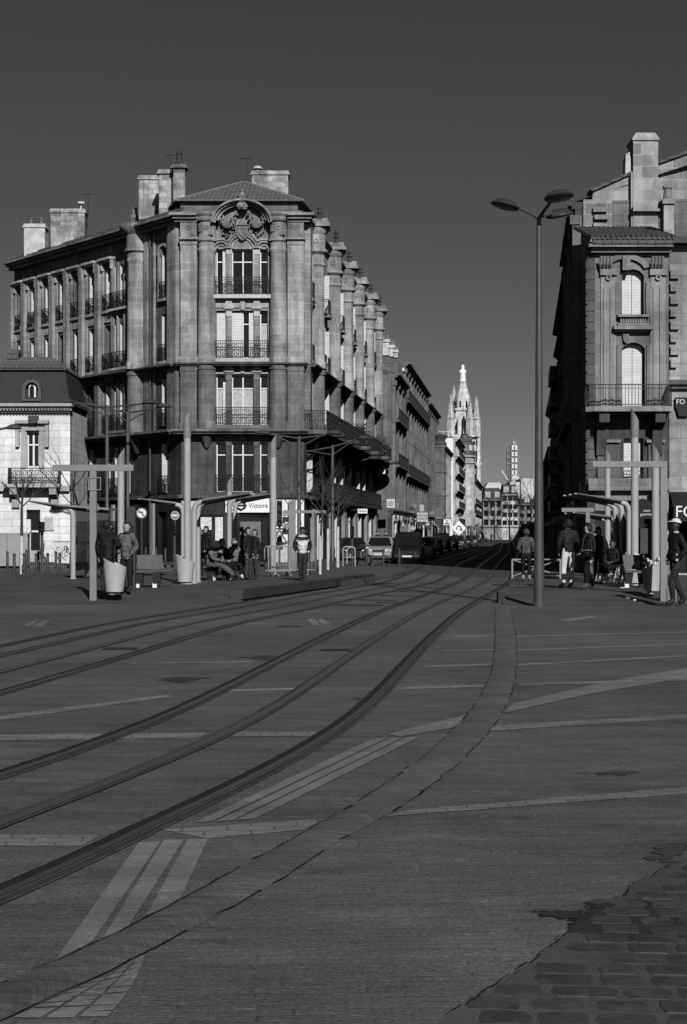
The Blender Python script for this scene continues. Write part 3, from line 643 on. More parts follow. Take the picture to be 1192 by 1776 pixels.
for s_ in (-1, 1):
    for k in range(9):
        t = k / 8; m.ball(FF.P(s_ * (.28 + .95 * t), .35, 19.72 - .55 * math.sin(math.pi * t) - .25 * t), .10 + .05 * math.sin(math.pi * t), 7)
    for k in range(12):
        t = k / 11; m.ball(FF.P(s_ * (.42 + .72 * t) + rg.uniform(-.05, .05), .12, 18.75 + .18 * math.sin(7 * t) + rg.uniform(-.1, .1)), rg.uniform(.05, .1), 6)
    m.tube([FF.P(s_ * .3, .4, 19.9), FF.P(s_ * .6, .45, 19.55), FF.P(s_ * .42, .35, 19.2), FF.P(s_ * .36, .3, 18.95)], [.09, .08, .06, .04], 7)
    m.tube([FF.P(s_ * (1.22 + .16 * math.cos(a)), .3, 19.6 + .16 * math.sin(a)) for a in [i * .7 for i in range(9)]], .05, 6)
for s_ in (-.5, .5): m.ball(FF.P(s_ * .25, .86, 20.15), .06, 6)
m.ball(FF.P(0, .9, 20.06), .07, 6)
m.v = [v - Vector((0, 0, .32)) for v in m.v]
m.build('carved_cartouche', st(DF, 3, -.12), A, smooth=True)
# front windows
for L_, (z0, z1) in enumerate(zwin):
    for i, (a, b) in enumerate(trio):
        sh = None
        if L_ == 2: sh = [[(a + .03, b - .03, -.2, -.16, z0 + .05, z1 - .1)], [(a, a + .62, -.2, -.16, z0 + .05, z1 - .06), (b - .28, b, -.2, -.16, z0 + .05, z1 - .06)], None][i]
        if L_ == 3: sh = [[(b - .2, b, -.2, -.17, z0, z1)], [(b - .05, b - .01, -.24, .0, z0, z1)], None][i]
        if L_ == 1: sh = [[(b - .18, b, -.2, -.17, z0, z1 - .4)], None, None][i]
        window(FF, A, a, b, z0, z1, -.26, mull=(i == 1), transom=.72, shut=sh, curtain=(L_ == 1 or (L_ == 2 and i == 2)))
    m = MB()                                       # colonnettes between the lights
    for s_ in (-.77, .79): m.fb(FF, s_ - .13, s_ + .13, -.28, -.02, z0, z1) ; m.fb(FF, s_ - .17, s_ + .17, -.26, .04, z1 - .3, z1 - .02)
    m.build('mullion_pier', stone((.5 if L_ > 1 else TONE[L_ + 1] * 1.3), DF, 2, .44, .05, .9, .2, .1), A)
    if L_ in (1, 2, 3):
        m = MB(); m.fb(FF, -1.58, 1.58, .02, .4, z0 - .22, z0 - .02); m.build('balcony_slab', stone(.5 if L_ > 1 else .16, DF, 2, .5, .05, .9, .2, .2), A)
        m = MB()
        for s_ in (-.77, .79): m.prism([(s_ - .12, z0 - .23), (s_ + .12, z0 - .23), (s_ + .3, z0 - .75), (s_ + .2, z0 - .78), (s_ - .2, z0 - .78), (s_ - .3, z0 - .75)], FF, .01, .16)
        m.prism([(-.14, z0 - .24), (.14, z0 - .24), (.1, z0 - .82), (-.1, z0 - .82)], FF, .01, .12); m.fb(FF, -1.5, 1.5, .01, .06, z0 - .86, z0 - .78)
        m.build('bracket', stone(.42 if L_ > 1 else .17, DF, 2, .5, .05, .9, .2, .2), A)
        railing(FF, A, -1.54, 1.56, z0 - .02, .36, .98, True, returns=.33)
    else: railing(FF, A, -1.54, 1.56, z0, .12, .98, True)
m = MB()
for z in (6.98, 10.7, 14.2): m.fb(FF, -1.5, 1.5, .01, .1, z, z + .09)
m.each('window_head', st(DF, 2, -.2), A)
# shop on the front corner
sg = thing('shop_sign', 'white lit-up shop fascia reading Victoire with a black hexagon, above the corner shop', 'sign', (-5.6, 89.8, 3.2))
MB().fb(FF, -.95, 1.5, .03, .22, 2.86, 3.64).build('panel', grey(.82, .5, .03), sg)
text('Victoire', .36, FF.P(.88, .235, 3.24), M_dark, sg, sx=.92); text('nm', .4, FF.P(-.74, .235, 3.28), M_dark, sg); text('immobilier', .10, FF.P(-.66, .235, 3.02), M_dark, sg)
m = MB()
for k in range(6):
    a, b = R(60 * k + 30), R(60 * k + 90); r0, r1 = .17, .33
    if k in (1, 4): r0 = .2
    m.prism([(-.1 + r0 * math.cos(a), 3.25 + r0 * math.sin(a)), (-.1 + r1 * math.cos(a), 3.25 + r1 * math.sin(a)), (-.1 + r1 * math.cos(b), 3.25 + r1 * math.sin(b)), (-.1 + r0 * math.cos(b), 3.25 + r0 * math.sin(b))], FF, .222, .24)
m.fb(FF, -.1, .24, .222, .242, 3.2, 3.3); m.fb(FF, -.44, -.1, .223, .243, 3.2, 3.3)
m.build('emblem', M_dark, sg)
m = MB(); m.fb(FF, -2.45, -1.05, -.3, -.26, .12, 2.75); m.fb(FF, -.75, 1.5, -.3, -.26, .12, 2.75); m.each('shop_window', M_pane, A)
m = MB(); m.fb(FF, -.72, 1.0, -.24, -.2, 1.05, 2.35); m.build('poster', grey(.16, .7, .1), A)
m = MB(); m.fb(FF, -1.55, -1.1, -.24, -.2, 1.3, 2.6); m.fb(FF, -2.4, -1.75, -.24, -.2, 1.9, 2.6); m.each('poster', grey(.6, .7, .3, 8), A)
m = MB(); m.fb(FF, -1.05, -.75, -.05, .1, .1, 2.8); m.fb(FF, 1.5, 1.72, -.05, .1, .1, 3.6); m.each('shop_pilaster', grey(.03, .6, .2), A)
m = MB(); m.fb(FF, 1.75, 3.42, .002, .06, .1, 3.62); m.build('painted_shopfront', grey(.78, .8, .15, 3), A)
m = MB(); rg = random.Random(8)
for k in range(9): z = .9 + k * .17; m.fb(FF, 1.85, 1.85 + rg.uniform(.35, .6), .062, .075, z, z + .07)
for k in range(14): u = 2.6 + rg.uniform(0, .7); z = rg.uniform(.5, 2.9); m.fb(FF, u, u + rg.uniform(.05, .2), .062, .07, z, z + rg.uniform(.03, .2))
m.build('shop_notice', M_dark, A)
m = MB(); m.fb(FF, -3.4, -2.55, .002, .05, .1, 3.5); m.each('shop_pilaster', grey(.5, .8, .15), A)
# ---- left face
lw = [8.0, 10.0, 11.9, 13.8, 15.7, 17.65, 19.45]
def lholes(zs): return [(u - .47, u + .47, *z) for u in lw for z in zs]
tl = [(5.45, 5.95), (6.15, 6.75), (6.95, 7.35)]
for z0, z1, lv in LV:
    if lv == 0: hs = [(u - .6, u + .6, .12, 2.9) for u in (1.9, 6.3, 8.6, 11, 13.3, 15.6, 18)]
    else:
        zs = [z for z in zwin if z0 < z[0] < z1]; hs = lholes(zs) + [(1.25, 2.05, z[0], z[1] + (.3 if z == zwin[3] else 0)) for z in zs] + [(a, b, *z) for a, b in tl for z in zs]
    MB().wall(FL, 0, 20.4, z0, z1, hs, .34).build('wall', st(DL, lv, -.5), A)  # recessed wall: shade between the pilasters deepened in its stone colour
m = MB(); m.arch(FL, 1.25, 2.05, zwin[3][1] + .3, .4, -.3, -.002); m.archband(FL, 1.65, 17.45, .5, .62, .0, .22, 0, 180, 12, 1); m.archband(FL, 1.65, 17.45, .4, .48, .0, .1, 0, 180, 12, 1)
m.fb(FL, 1.03, 1.15, .0, .18, 15, 17.5); m.fb(FL, 2.15, 2.27, .0, .18, 15, 17.5); m.build('arch_moulding', st(DL, 3, .1), A)
for lv, z0, z1, wv in ((2, 7.5, 11.0, .36), (3, 11.16, 18.9, .36)):
    m = MB(); m.fb(FL, .02, .95, .01, wv, z0, z1); m.build('corner_pier', st(DL, lv), A)
    m = MB()
    for i, u in enumerate(lw):
        m.fb(FL, u + .74, u + 1.18 if i < 6 else u + .9, .01, .34, z0, z1 - (.9 if lv == 3 else 0)); m.fb(FL, u + .56, u + .68, .01, .12, z0, z1 - .9); m.fb(FL, u - .66, u - .56, .01, .12, z0, z1 - .9)
    m.fb(FL, 3.3, 3.7, .01, .2, z0, z1); m.fb(FL, 2.7, 2.85, .01, .12, z0, z1)
    for u in (5.3, 6.05, 6.85, 7.5): m.fb(FL, u - .07, u + .07, .01, .14, z0, z1 - (1.2 if lv == 3 else .3))
    m.build('pilaster', st(DL, lv, -.05), A)
m = MB(); m.lathe([(.0, 7.5), (.62, 7.5), (.62, 7.9), (.55, 8.0), (.55, 10.75), (.6, 10.8), (.6, 11.0), (0, 11)], FL.P(4.45, .22, 0), 24); m.build('column', st(DF, 2, .12), A, smooth=True)
m = MB(); m.lathe([(0, 11.16), (.64, 11.16), (.64, 11.5), (.56, 11.7), (.53, 17.3), (.6, 17.4), (.6, 17.5), (.54, 17.58), (.56, 17.85), (.7, 17.95), (.72, 18.1), (.6, 18.15), (.6, 18.9), (.8, 19.1), (.98, 19.35), (.98, 19.5), (0, 19.6)], FL.P(4.45, .22, 0), 24); m.build('column', st(DF, 3, .1), A, smooth=True)
m = MB(); m.lathe([(.08, 6.3), (.16, 6.4), (.32, 6.8), (.55, 7.15), (.66, 7.3), (0, 7.33)], FL.P(4.45, .2, 0), 18); m.build('corbel', st(DF, 1, -.2), A, smooth=True)
m = MB()
for u in lw: m.fb(FL, u - .72, u + .72, .01, .42, 17.95, 18.1); m.fb(FL, u - .66, u + .66, .01, .3, 17.8, 17.95); m.fb(FL, u - .62, u - .5, .01, .26, 17.4, 17.8); m.fb(FL, u + .5, u + .62, .01, .26, 17.4, 17.8)
m.each('window_hood', st(DL, 3, .15), A)
for L_, (z0, z1) in enumerate(zwin):
    for i, u in enumerate(lw):
        if L_ == 0 and u > 13: continue
        window(FL, A, u - .47, u + .47, z0, z1, -.28, shut=[(u + .43, u + .47, -.26, -.06, z0 + .05, z1 - .05)] if (i + L_) % 7 not in (2, 5) else None, transom=.75)
        if L_ > 0 and (u < 16 or L_ == 3): railing(FL, A, u - .6, u + .6, z0, .16, .95, True)
        elif L_ == 0 and u < 13: railing(FL, A, u - .6, u + .6, z0, .16, .95, True)
    for a, b in tl: window(FL, A, a, b, z0, z1, -.28, mull=False, shut=[(b - .05, b - .01, -.26, .0, z0 + .05, z1 - .05)])
    railing(FL, A, 5.35, 7.5, z0, .3, .95, True)
    if L_ > 0: MB().fb(FL, 5.3, 7.55, .01, .36, z0 - .15, z0 - .01).build('balcony_slab', st(DL, min(3, L_ + 1), .5), A)
    window(FL, A, 1.25, 2.05, z0, z1, -.28, shut=[(1.98, 2.03, -.26, .02, z0 + .05, z1 - .1)]); railing(FL, A, 1.15, 2.2, z0, .16, .95, True)
    if L_ > 1:
        m = MB()
        for u in lw: m.fb(FL, u - .6, u + .6, .01, .2, z0 - .16, z0 - .01); m.fb(FL, u - .5, u + .5, .005, .08, z0 - .7, z0 - .2)
        m.fb(FL, 1.1, 2.25, .01, .22, z0 - .16, z0 - .01); m.each('window_sill', st(DL, 3, .2), A)
m = MB()
for u in (1.9, 6.3, 8.6, 11, 13.3, 15.6, 18): m.fb(FL, u - .6, u + .6, -.36, -.3, .12, 2.9)
m.each('shop_window', glass_mat(.008, .2), A)
m = MB()                                           # smooth pale rusticated ground floor part way along
for k in range(6): m.fb(FL, 9.2, 10.4, .01, .12, .2 + k * .56, .2 + k * .56 + .5); m.fb(FL, 11.65, 12.7, .01, .12, .2 + k * .56, .2 + k * .56 + .5)
m.each('rusticated_pier', stone(.2, DL, 1.2, .56, .05, .9, .2, .1), A)
m = MB()
for u in (2.9, 7.4): m.fb(FL, u - .12, u + .12, .01, .16, .1, 3.4)
m.each('shop_pilaster', grey(.26, .7, .2), A)
m = MB(); m.tube([FL.P(3.02, .2, .1), FL.P(3.02, .2, 18.8)], .06, 8); m.build('downpipe', grey(.07, .6, .2), A)
# ---- right face along the street
rc = [3.0, 10.7, 17.8, 24.5, 32.0, 38.6]; rw = [1.55] + [(a + b) / 2 + o for a, b in zip(rc, rc[1:]) for o in (-1.9, 0, 1.9)]
for z0, z1, lv in LV:
    zs = [z for z in zwin if z0 < z[0] < z1]
    hs = [(u - .48, u + .48, *z) for u in rw for z in zs] if lv else [(u - 1.5, u + 1.5, .1, 3.0) for u in (6.8, 14.2, 21.1, 28.2, 35.3)]
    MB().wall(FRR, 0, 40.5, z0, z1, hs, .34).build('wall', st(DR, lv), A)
for lv, z0, z1, wv in ((2, 7.5, 11.0, .36), (3, 11.16, 18.9, .36)):
    MB().fb(FRR, .02, .9, .01, wv, z0, z1).build('corner_pier', st(DR, lv), A)
for i, u in enumerate(rc):
    c = FRR.P(u, .28, 0)
    MB().lathe([(0, 7.5), (.56, 7.5), (.56, 7.9), (.49, 8.0), (.49, 10.75), (.56, 10.8), (.62, 11.05), (0, 11.1)], c, 20).build('column', st(DF, 2, .1), A, smooth=True)
    MB().lathe([(0, 11.16), (.58, 11.16), (.56, 11.5), (.49, 11.7), (.45, 17.0), (.53, 17.1), (.53, 17.2), (.46, 17.28), (.48, 17.7), (.66, 17.85), (.66, 18.0), (.53, 18.05), (.53, 18.85), (.68, 19.0), (.74, 19.2), (0, 19.25)], c, 20).build('column', st(DF, 3, .1), A, smooth=True)
    m = MB(); m.ring(FF, c.x + 5.62, 90 - c.y + .55, 18.45, .14, .05, 12)
    fr2 = Fr(c.xy, (1, 0), (0, -1)); m.fb(fr2, -.8, .8, -1.0, .8, 19.25, 19.42)
    m.hexa([fr2.P(-.72, -.9, 19.42), fr2.P(.72, -.9, 19.42), fr2.P(.72, .7, 19.42), fr2.P(-.72, .7, 19.42), fr2.P(-.6, -.1, 19.85), fr2.P(.66, -.1, 19.85), fr2.P(.66, 0, 19.85), fr2.P(-.6, 0, 19.85)])
    m.build('column_cap', st(DF, 3, -.15), A)
    if i > 0 or True:
        m = MB(); m.lathe([(.2, 0), (.2, .08), (.07, .12), (.09, .18), (.2, .3), (.08, .38), (.14, .44), (.17, .5), (.06, .56), (.08, .62), (0, .7)], (c.x + .2, c.y, 19.8), 8); m.v = [Vector((v.x, v.y, 19.8 + (v.z - 19.8) * 1.25)) for v in m.v]; m.build('urn_finial', st(DF, 3, -.75), A, smooth=True)
for L_, (z0, z1) in enumerate(zwin):
    for i, u in enumerate(rw):
        if (L_ == 0 and i % 2) or (L_ in (1, 3) and i % 3 == 2): continue
        window(FRR, A, u - .48, u + .48, z0, z1, -.28, shut=[(u + .42, u + .47, -.26, .24 if L_ > 0 else .2, z0 + .05, z1 - .03)], transom=.75)
        if L_ >= 2: railing(FRR, A, u - .62, u + .62, z0, .3, .95, False, returns=.28); 
    if L_ >= 2:
        m = MB()
        for u in rw: m.fb(FRR, u - .7, u + .7, .01, .38, z0 - .16, z0 - .01)
        m.each('window_sill', st(DR, 3, .1), A)
# long balconies over the street
m = MB(); m.fb(FRR, -.35, 40.2, .0, 1.35, 7.22, 7.46); 
for u in rc: m.lathe([(0, 0), (1.05, 0), (1.1, .12), (1.05, .24), (0, .24)], FRR.P(u, .85, 7.22), 20)
m.build('balcony_slab', st(DR, 2, -.2), A)
m = MB()
for u in [1.5] + [x + o for x in rc for o in (-1.0, 1.0)]:
    m.prism([(0, 7.2), (1.2, 7.2), (1.15, 6.95), (.6, 6.75), (.22, 6.2), (0, 6.0)], Fr(FRR.P(u, 0, 0).xy, FRR.n.xy, FRR.u.xy), -.12, .12)
m.each('bracket', st(DR, 1, -.1), A)
railing(FRR, A, -.3, 40.1, 7.46, 1.3, 1.08, True, bar=.13, ring=.12)
f0 = Fr(FRR.P(-.3, 0, 0).xy, FRR.n.xy, (-FRR.u).xy); railing(f0, A, 0, 1.3, 7.46, 0, 1.08, True)
MB().fb(FRR, .4, 40.2, .0, .55, 3.6, 3.8).build('balcony_slab', st(DR, 1, -.2), A)
railing(FRR, A, .5, 40.0, 3.8, .5, 1.0, True, bar=.13, ring=.12)
m = MB()
for u in rc: m.fb(FRR, u - .55, u + .55, .01, .25, .1, 3.55)
m.each('shop_pilaster', grey(.22, .8, .25, 3), A)
m = MB()
for u in (6.8, 14.2, 21.1, 28.2, 35.3): m.fb(FRR, u - 1.5, u + 1.5, -.36, -.3, .1, 3.0)
m.each('shop_window', M_pane, A)
m = MB()
for k, u in enumerate((5.5, 7.3, 12.9, 14.6, 19.8, 21.6, 26.9, 28.8, 34.0, 36.1)): m.fb(FRR, u, u + .12, -.25, .08, .15, 2.9)
m.each('shopfront_post', grey(.55, .7, .15), A)
# roofs
back = [(-20.6, 106.3), (-8.6, 90.75), (-2.9, 90.75), (1.8, 129.9), (-6, 130), (-12, 114)]
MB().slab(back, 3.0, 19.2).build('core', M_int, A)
rf = MB().slab([(-21.9, 106.2), (-9.1, 90.3), (-2.3, 90.3), (2.0, 129.9), (-6, 130), (-12, 113.5)], 19.2, 19.75).build('roof', M_zinc, A)
m = MB(); q = [(-9.2, 91.3), (-2.6, 91.3), (-1.2, 99.5), (-11.2, 98.5)]; m.slab(q, 19.7, 20.45); m.build('attic_parapet', stone(.16, DF, 2.2, .8, .06, .7, .3, .3), rf)
m = MB(); e = [(-9.5, 91.0), (-2.3, 91.0), (-.9, 100), (-11.8, 99)]; ap = (-6.0, 97.5, 22.95)
m.add([(x, y, 20.5) for x, y in e] + [ap] + [(x, y, 20.42) for x, y in e], [(0, 1, 4), (1, 2, 4), (2, 3, 4), (3, 0, 4), (8, 7, 6, 5), (0, 5, 6, 1), (1, 6, 7, 2), (2, 7, 8, 3), (3, 8, 5, 0)]); m.build('tiled_roof', tile_mat(.13), rf)
m = MB()
for i in range(48): x = -9.5 + 7.2 * i / 47; m.ball((x, 90.98, 20.47), .06, 6)
for i in range(40):
    t = i / 39; m.ball((e[0][0] + (ap[0] - e[0][0]) * t, e[0][1] + (ap[1] - e[0][1]) * t, 20.5 + 2.45 * t), .075, 6); m.ball((e[1][0] + (ap[0] - e[1][0]) * t, e[1][1] + (ap[1] - e[1][1]) * t, 20.5 + 2.45 * t), .075, 6)
m.build('ridge_tile', grey(.2, .9, .3, 8), rf)
m = MB(); m.fb(FL, .5, 20.4, -1.2, -.5, 19.4, 20.05)
m.build('attic_parapet', st(DL, 2), rf)
m = MB()
for k in range(9): m.fb(FL, 5.5 + k * 1.65, 6.2 + k * 1.65, -.51, -.46, 19.6, 19.9)
m.each('attic_vent', M_dark, rf)
Mc = stone(.40, DF, .55, .32, .34, .8, .65, .4)
chimney(rf, 42, 78, 388, 450, 104.5, 1.2, 2, grey(.5, .9, .25, 2)); chimney(rf, 88, 147, 362, 434, 102, 1.2, 0, Mc); chimney(rf, 241, 275, 304, 380, 95.5, 1.2, 0, Mc)
chimney(rf, 276, 297, 294, 372, 93.2, .7, 0, Mc, .12); chimney(rf, 301, 321, 284, 362, 92.6, .7, 0, Mc, .14)
m = MB(); X = pX(311, 92.8); z = pZ(284, 92.8); m.lathe([(.28, 0), (.28, .08), (.2, .12), (.16, .55), (.2, .58), (.15, .85), (0, .9)], (X, 92.9, z), 10); m.build('chimney_pot', grey(.04, .8, .3), rf)
chimney(rf, 437, 500, 296, 352, 99.5, 1.5, 0, Mc); m = MB(); m.lathe([(.14, 0), (.14, .1), (.32, .12), (.2, .28), (0, .33)], (pX(447, 99.8), 99.9, pZ(296, 99.8)), 14); m.build('chimney_pot', grey(.5, .5, .1), rf)
for (x0, x1, yt, yb, Y) in ((512, 522, 356, 375, 97), (529, 534, 385, 392, 95), (555, 561, 405, 440, 104), (228, 238, 372, 385, 97.5)): chimney(rf, x0, x1, yt, yb, Y, .5, 2, Mc, .04, .09, .45)
antenna(rf, 153, 336, 372, 102.5, .9); antenna(rf, 428, 274, 330, 99, .8); antenna(rf, 296, 268, 296, 93, .5)
m = MB(); X = pX(140, 102.2); m.lathe([(.05, 0), (.05, .3), (.22, .36), (.26, .5), (.1, .52)], (X, 102.4, pZ(363, 102.2)), 12); m.build('roof_cowl', grey(.6, .4, .1), rf)
# plants on the balconies
def bush(name, label, c, r, n, cat='plant', group=None, v=.05, pot=True, spiky=False, seed=0):
    t = thing(name, label, cat, c, group); rg = random.Random(seed); m = MB(); c = Vector(c)
    if pot: MB().lathe([(r * .35, 0), (r * .45, r * .5), (r * .5, r * .5), (0, r * .5)], c, 10).build('pot', grey(.2, .8, .2), t)
    for i in range(n):
        d = Vector((rg.gauss(0, 1), rg.gauss(0, 1), rg.gauss(0, 1))).normalized(); p = c + Vector((0, 0, r * 1.1)) + Vector((d.x, d.y, d.z)) * r * rg.uniform(.3, 1); s_ = r * rg.uniform(.12, .28)
        a, b = d.orthogonal().normalized() * s_ * .45, d * s_ * (2.5 if spiky else 1.1); m.add([p - a, p + a, p + b + a * .2, p + b - a * .2], [(0, 1, 2, 3)])
    m.build('foliage', grey(v, .8, .4, 9), t); return t
bush('balcony_plant', 'small round shrub on an upper balcony, beside the third column of the street face', FRR.P(18.9, .25, 14.95), .45, 160, group='plants on balconies of the corner building', seed=1)
bush('balcony_plant', 'leafy tall shrub rising above the long second-floor balcony railing', FRR.P(19.6, .95, 7.48), .8, 260, group='plants on balconies of the corner building', seed=2)
bush('balcony_plant', 'spiky plant at the far end of the long balcony railing', FRR.P(32.5, 1.0, 7.5), .7, 200, spiky=True, group='plants on balconies of the corner building', seed=3)
bush('balcony_plant', 'bristly dark plant on the top-floor balcony at the far left end', FL.P(19.2, .1, 15.0), .4, 140, spiky=True, group='plants on balconies of the corner building', seed=4)
bush('balcony_plant', 'bristly dark plant on the second top-floor balcony from the far left end', FL.P(17.4, .1, 15.0), .4, 140, spiky=True, group='plants on balconies of the corner building', seed=5)
# ---------------------------------------------------------------- rows of houses along the street
US = (.1093, .994)
def row_frame(side, Y):
    return Fr((XL(Y), Y), US, (.994, -.1093)) if side == 'l' else Fr((XR(Y), Y), US, (-.994, .1093))
def row_house(side, Y0, Y1, h, name, label, v=.14, floors=4, bay=3.2, depth=9, pil=True, balc=(2,), roof='slope', group=None, vb=None, ground=3.6, front_pier=True, shutters=True, roofh=1.6, cor=.7, det=True, end_v=None, wfr=None, out=0.0):
    fr = row_frame(side, Y0); fr.O = fr.O + fr.n * out; Lg = (Y1 - Y0) / .994; t = thing(name, label, 'building', fr.P(Lg / 2, -1, 0), group)
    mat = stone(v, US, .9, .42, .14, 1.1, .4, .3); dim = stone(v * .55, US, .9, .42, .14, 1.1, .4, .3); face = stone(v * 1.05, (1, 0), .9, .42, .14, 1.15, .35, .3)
    n = max(1, int(Lg / bay)); us = [Lg * (i + .5) / n for i in range(n)]; fh = (h - ground) / floors
    ww = min(1.15, bay * .38); hs = [(u - ww / 2, u + ww / 2, ground + fh * k + (.15 if k in balc else .55), ground + fh * (k + 1) - .55) for k in range(floors) for u in us]
    gh = [(u - bay * .36, u + bay * .36, .1, ground - .7) for u in us]
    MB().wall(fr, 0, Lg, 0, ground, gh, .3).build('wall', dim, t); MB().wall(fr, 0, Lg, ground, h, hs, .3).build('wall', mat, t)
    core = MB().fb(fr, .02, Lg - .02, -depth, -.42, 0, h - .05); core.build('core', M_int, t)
    e0 = fr.P(0, -.3, 0); MB().add([fr.P(0, -.31, 0), fr.P(0, -depth, 0), fr.P(0, -depth, h), fr.P(0, -.31, h)], [(0, 1, 2, 3)]).build('party_wall', stone(end_v, (1, 0), .9, .42, .03, .95, .1, .1) if end_v else face, t)
    MB().add([fr.P(Lg, -.31, 0), fr.P(Lg, -depth, 0), fr.P(Lg, -depth, h), fr.P(Lg, -.31, h)], [(0, 1, 2, 3)]).build('party_wall', mat, t)
    m = MB()
    for a, b, c, d in hs:
        m.fb(fr, a, b, -.36, -.28, c, d)
    panes = m
    for (a, b, c, d) in hs:
        w_ = MB(); w_.fb(fr, a, a + .06, -.28, -.24, c, d).fb(fr, b - .06, b, -.28, -.24, c, d).fb(fr, (a + b) / 2 - .035, (a + b) / 2 + .035, -.28, -.24, c, d).fb(fr, a + .06, b - .06, -.28, -.24, d - .7, d - .63)
        o = w_.build('window', wfr or M_frame, t); MB().fb(fr, a, b, -.36, -.285, c, d).build('pane', M_pane, o)
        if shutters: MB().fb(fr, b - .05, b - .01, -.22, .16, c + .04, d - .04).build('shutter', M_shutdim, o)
    m = MB()
    for a, b, c, d in gh: m.fb(fr, a, b, -.38, -.3, c, d)
    m.each('shop_window', glass_mat(.01, .12), t)
    rgx = random.Random(int(Y0)); tones = (.03, .06, .16, .3, .45, .6)
    for a, b, c, d in gh:
        v0 = rgx.choice(tones); MB().fb(fr, a - .2, a, .005, .14, .1, d + .1).build('shop_pilaster', grey(rgx.choice(tones), .8, .3, 4), t)
        MB().fb(fr, b, b + rgx.uniform(.1, .3), .005, .14, .1, d + .1).build('shop_pilaster', grey(rgx.choice(tones), .8, .3, 4), t)
        f_ = MB().fb(fr, a - .1, b + .1, .005, .2, d - rgx.uniform(0, .3), d + .3).build('shop_fascia', grey(v0, .7, .2, 3), t)
        MB().fb(fr, a + (b - a) * .2, a + (b - a) * .8, .205, .215, d + .05, d + .2).build('fascia_lettering', grey(.6 if v0 < .2 else .03, .7), f_)
        for k in range(rgx.randint(1, 3)): u = a + (b - a) * rgx.uniform(.05, .9); MB().fb(fr, u, u + rgx.uniform(.08, .5), -.29, -.2, .1, d - rgx.uniform(.2, 1.2)).build('shopfront_post', grey(rgx.choice(tones), .7, .2, 4), t)
        if side == 'l' and rgx.random() < .45:
            z = d + .1; e = rgx.uniform(.7, 1.3); MB().add([fr.P(a, .2, z), fr.P(b, .2, z), fr.P(b, e, z - .75), fr.P(a, e, z - .75), fr.P(b, e, z - .95), fr.P(a, e, z - .95)], [(0, 1, 2, 3), (3, 2, 4, 5)]).build('awning', grey(rgx.choice((.03, .1, .4)), .9), t)
        if side == 'l' and rgx.random() < .3:
            z = rgx.uniform(2.8, 4.2); h_ = rgx.uniform(.3, .7); MB().fb(fr, a - .3, a - .22, .2, .75, z, z + h_).build('hanging_sign', grey(rgx.choice((.05, .2, .4)), .6, .3, 5), t)
    if pil:
        m = MB()
        for i in range(n + 1):
            u = min(Lg - .3, max(.3, Lg * i / n)); m.fb(fr, u - .28, u + .28, .005, .32, ground, h - .9); m.fb(fr, u - .36, u + .36, .006, .42, h - .9, h - .5); m.fb(fr, u - .34, u + .34, .006, .4, ground + fh * 2 - .25, ground + fh * 2)
        m.each('pilaster', face, t)
    m = MB(); m.fb(fr, -.02, Lg, -.2, .12, ground - .35, ground - .1).fb(fr, 0, Lg, -.2, .2, ground - .1, ground + .06); m.build('string_course', dim, t)
    m = MB(); m.fb(fr, -.02, Lg, -.25, cor * .4, h - .5, h - .25).fb(fr, -.05, Lg, -.25, cor * .7, h - .25, h - .1).fb(fr, -.05, Lg, -.25, cor, h - .1, h + .06); m.build('cornice', face if side == 'l' else dim, t)
    for k in balc:
        if k >= floors: continue
        z = ground + fh * k; MB().fb(fr, .4, Lg - .4, .005, .62, z - .14, z).build('balcony_slab', face, t); railing(fr, t, .42, Lg - .42, z, .57, .95, False, bar=.2)
        m = MB()
        for i in range(n + 1): m.prism([(0, z - .14), (.5, z - .14), (.2, z - .5), (0, z - .7)], Fr(fr.P(min(Lg - .6, max(.6, Lg * i / n)), 0, 0).xy, fr.n.xy, fr.u.xy), -.1, .1)
        m.each('bracket', dim, t)
    for k in range(floors):
        if k in balc or not det: continue
        for u in us:
            z = ground + fh * k + .55; railing(fr, t, u - .62, u + .62, z - .1, .14, .75, False, bar=.2)
    if roof == 'slope':
        P = [fr.P(0, cor * .6, h + .06), fr.P(Lg, cor * .6, h + .06), fr.P(Lg, -depth / 2, h + roofh), fr.P(0, -depth / 2, h + roofh), fr.P(0, -depth, h), fr.P(Lg, -depth, h), fr.P(0, -.3, h - .05), fr.P(Lg, -.3, h - .05)]
        r = MB().add(P, [(0, 1, 2, 3), (3, 2, 5, 4), (0, 3, 4, 6), (1, 7, 5, 2)]).build('roof', tile_mat(.09), t)
    elif roof == 'mansard':
        P = [fr.P(0, 0, h + .06), fr.P(Lg, 0, h + .06), fr.P(Lg, -1.2, h + roofh), fr.P(0, -1.2, h + roofh), fr.P(0, -depth, h + roofh + .3), fr.P(Lg, -depth, h + roofh + .3), fr.P(0, -depth, h - .05), fr.P(Lg, -depth, h - .05)]
        r = MB().add(P, [(0, 1, 2, 3), (3, 2, 5, 4), (0, 3, 4, 6), (1, 7, 5, 2)]).build('roof', grey(.06, .7, .25, 3), t)
    else: r = MB().fb(fr, 0, Lg, -depth, -.2, h - .04, h + .1).build('roof', M_zinc, t)
    return t, fr, Lg, r
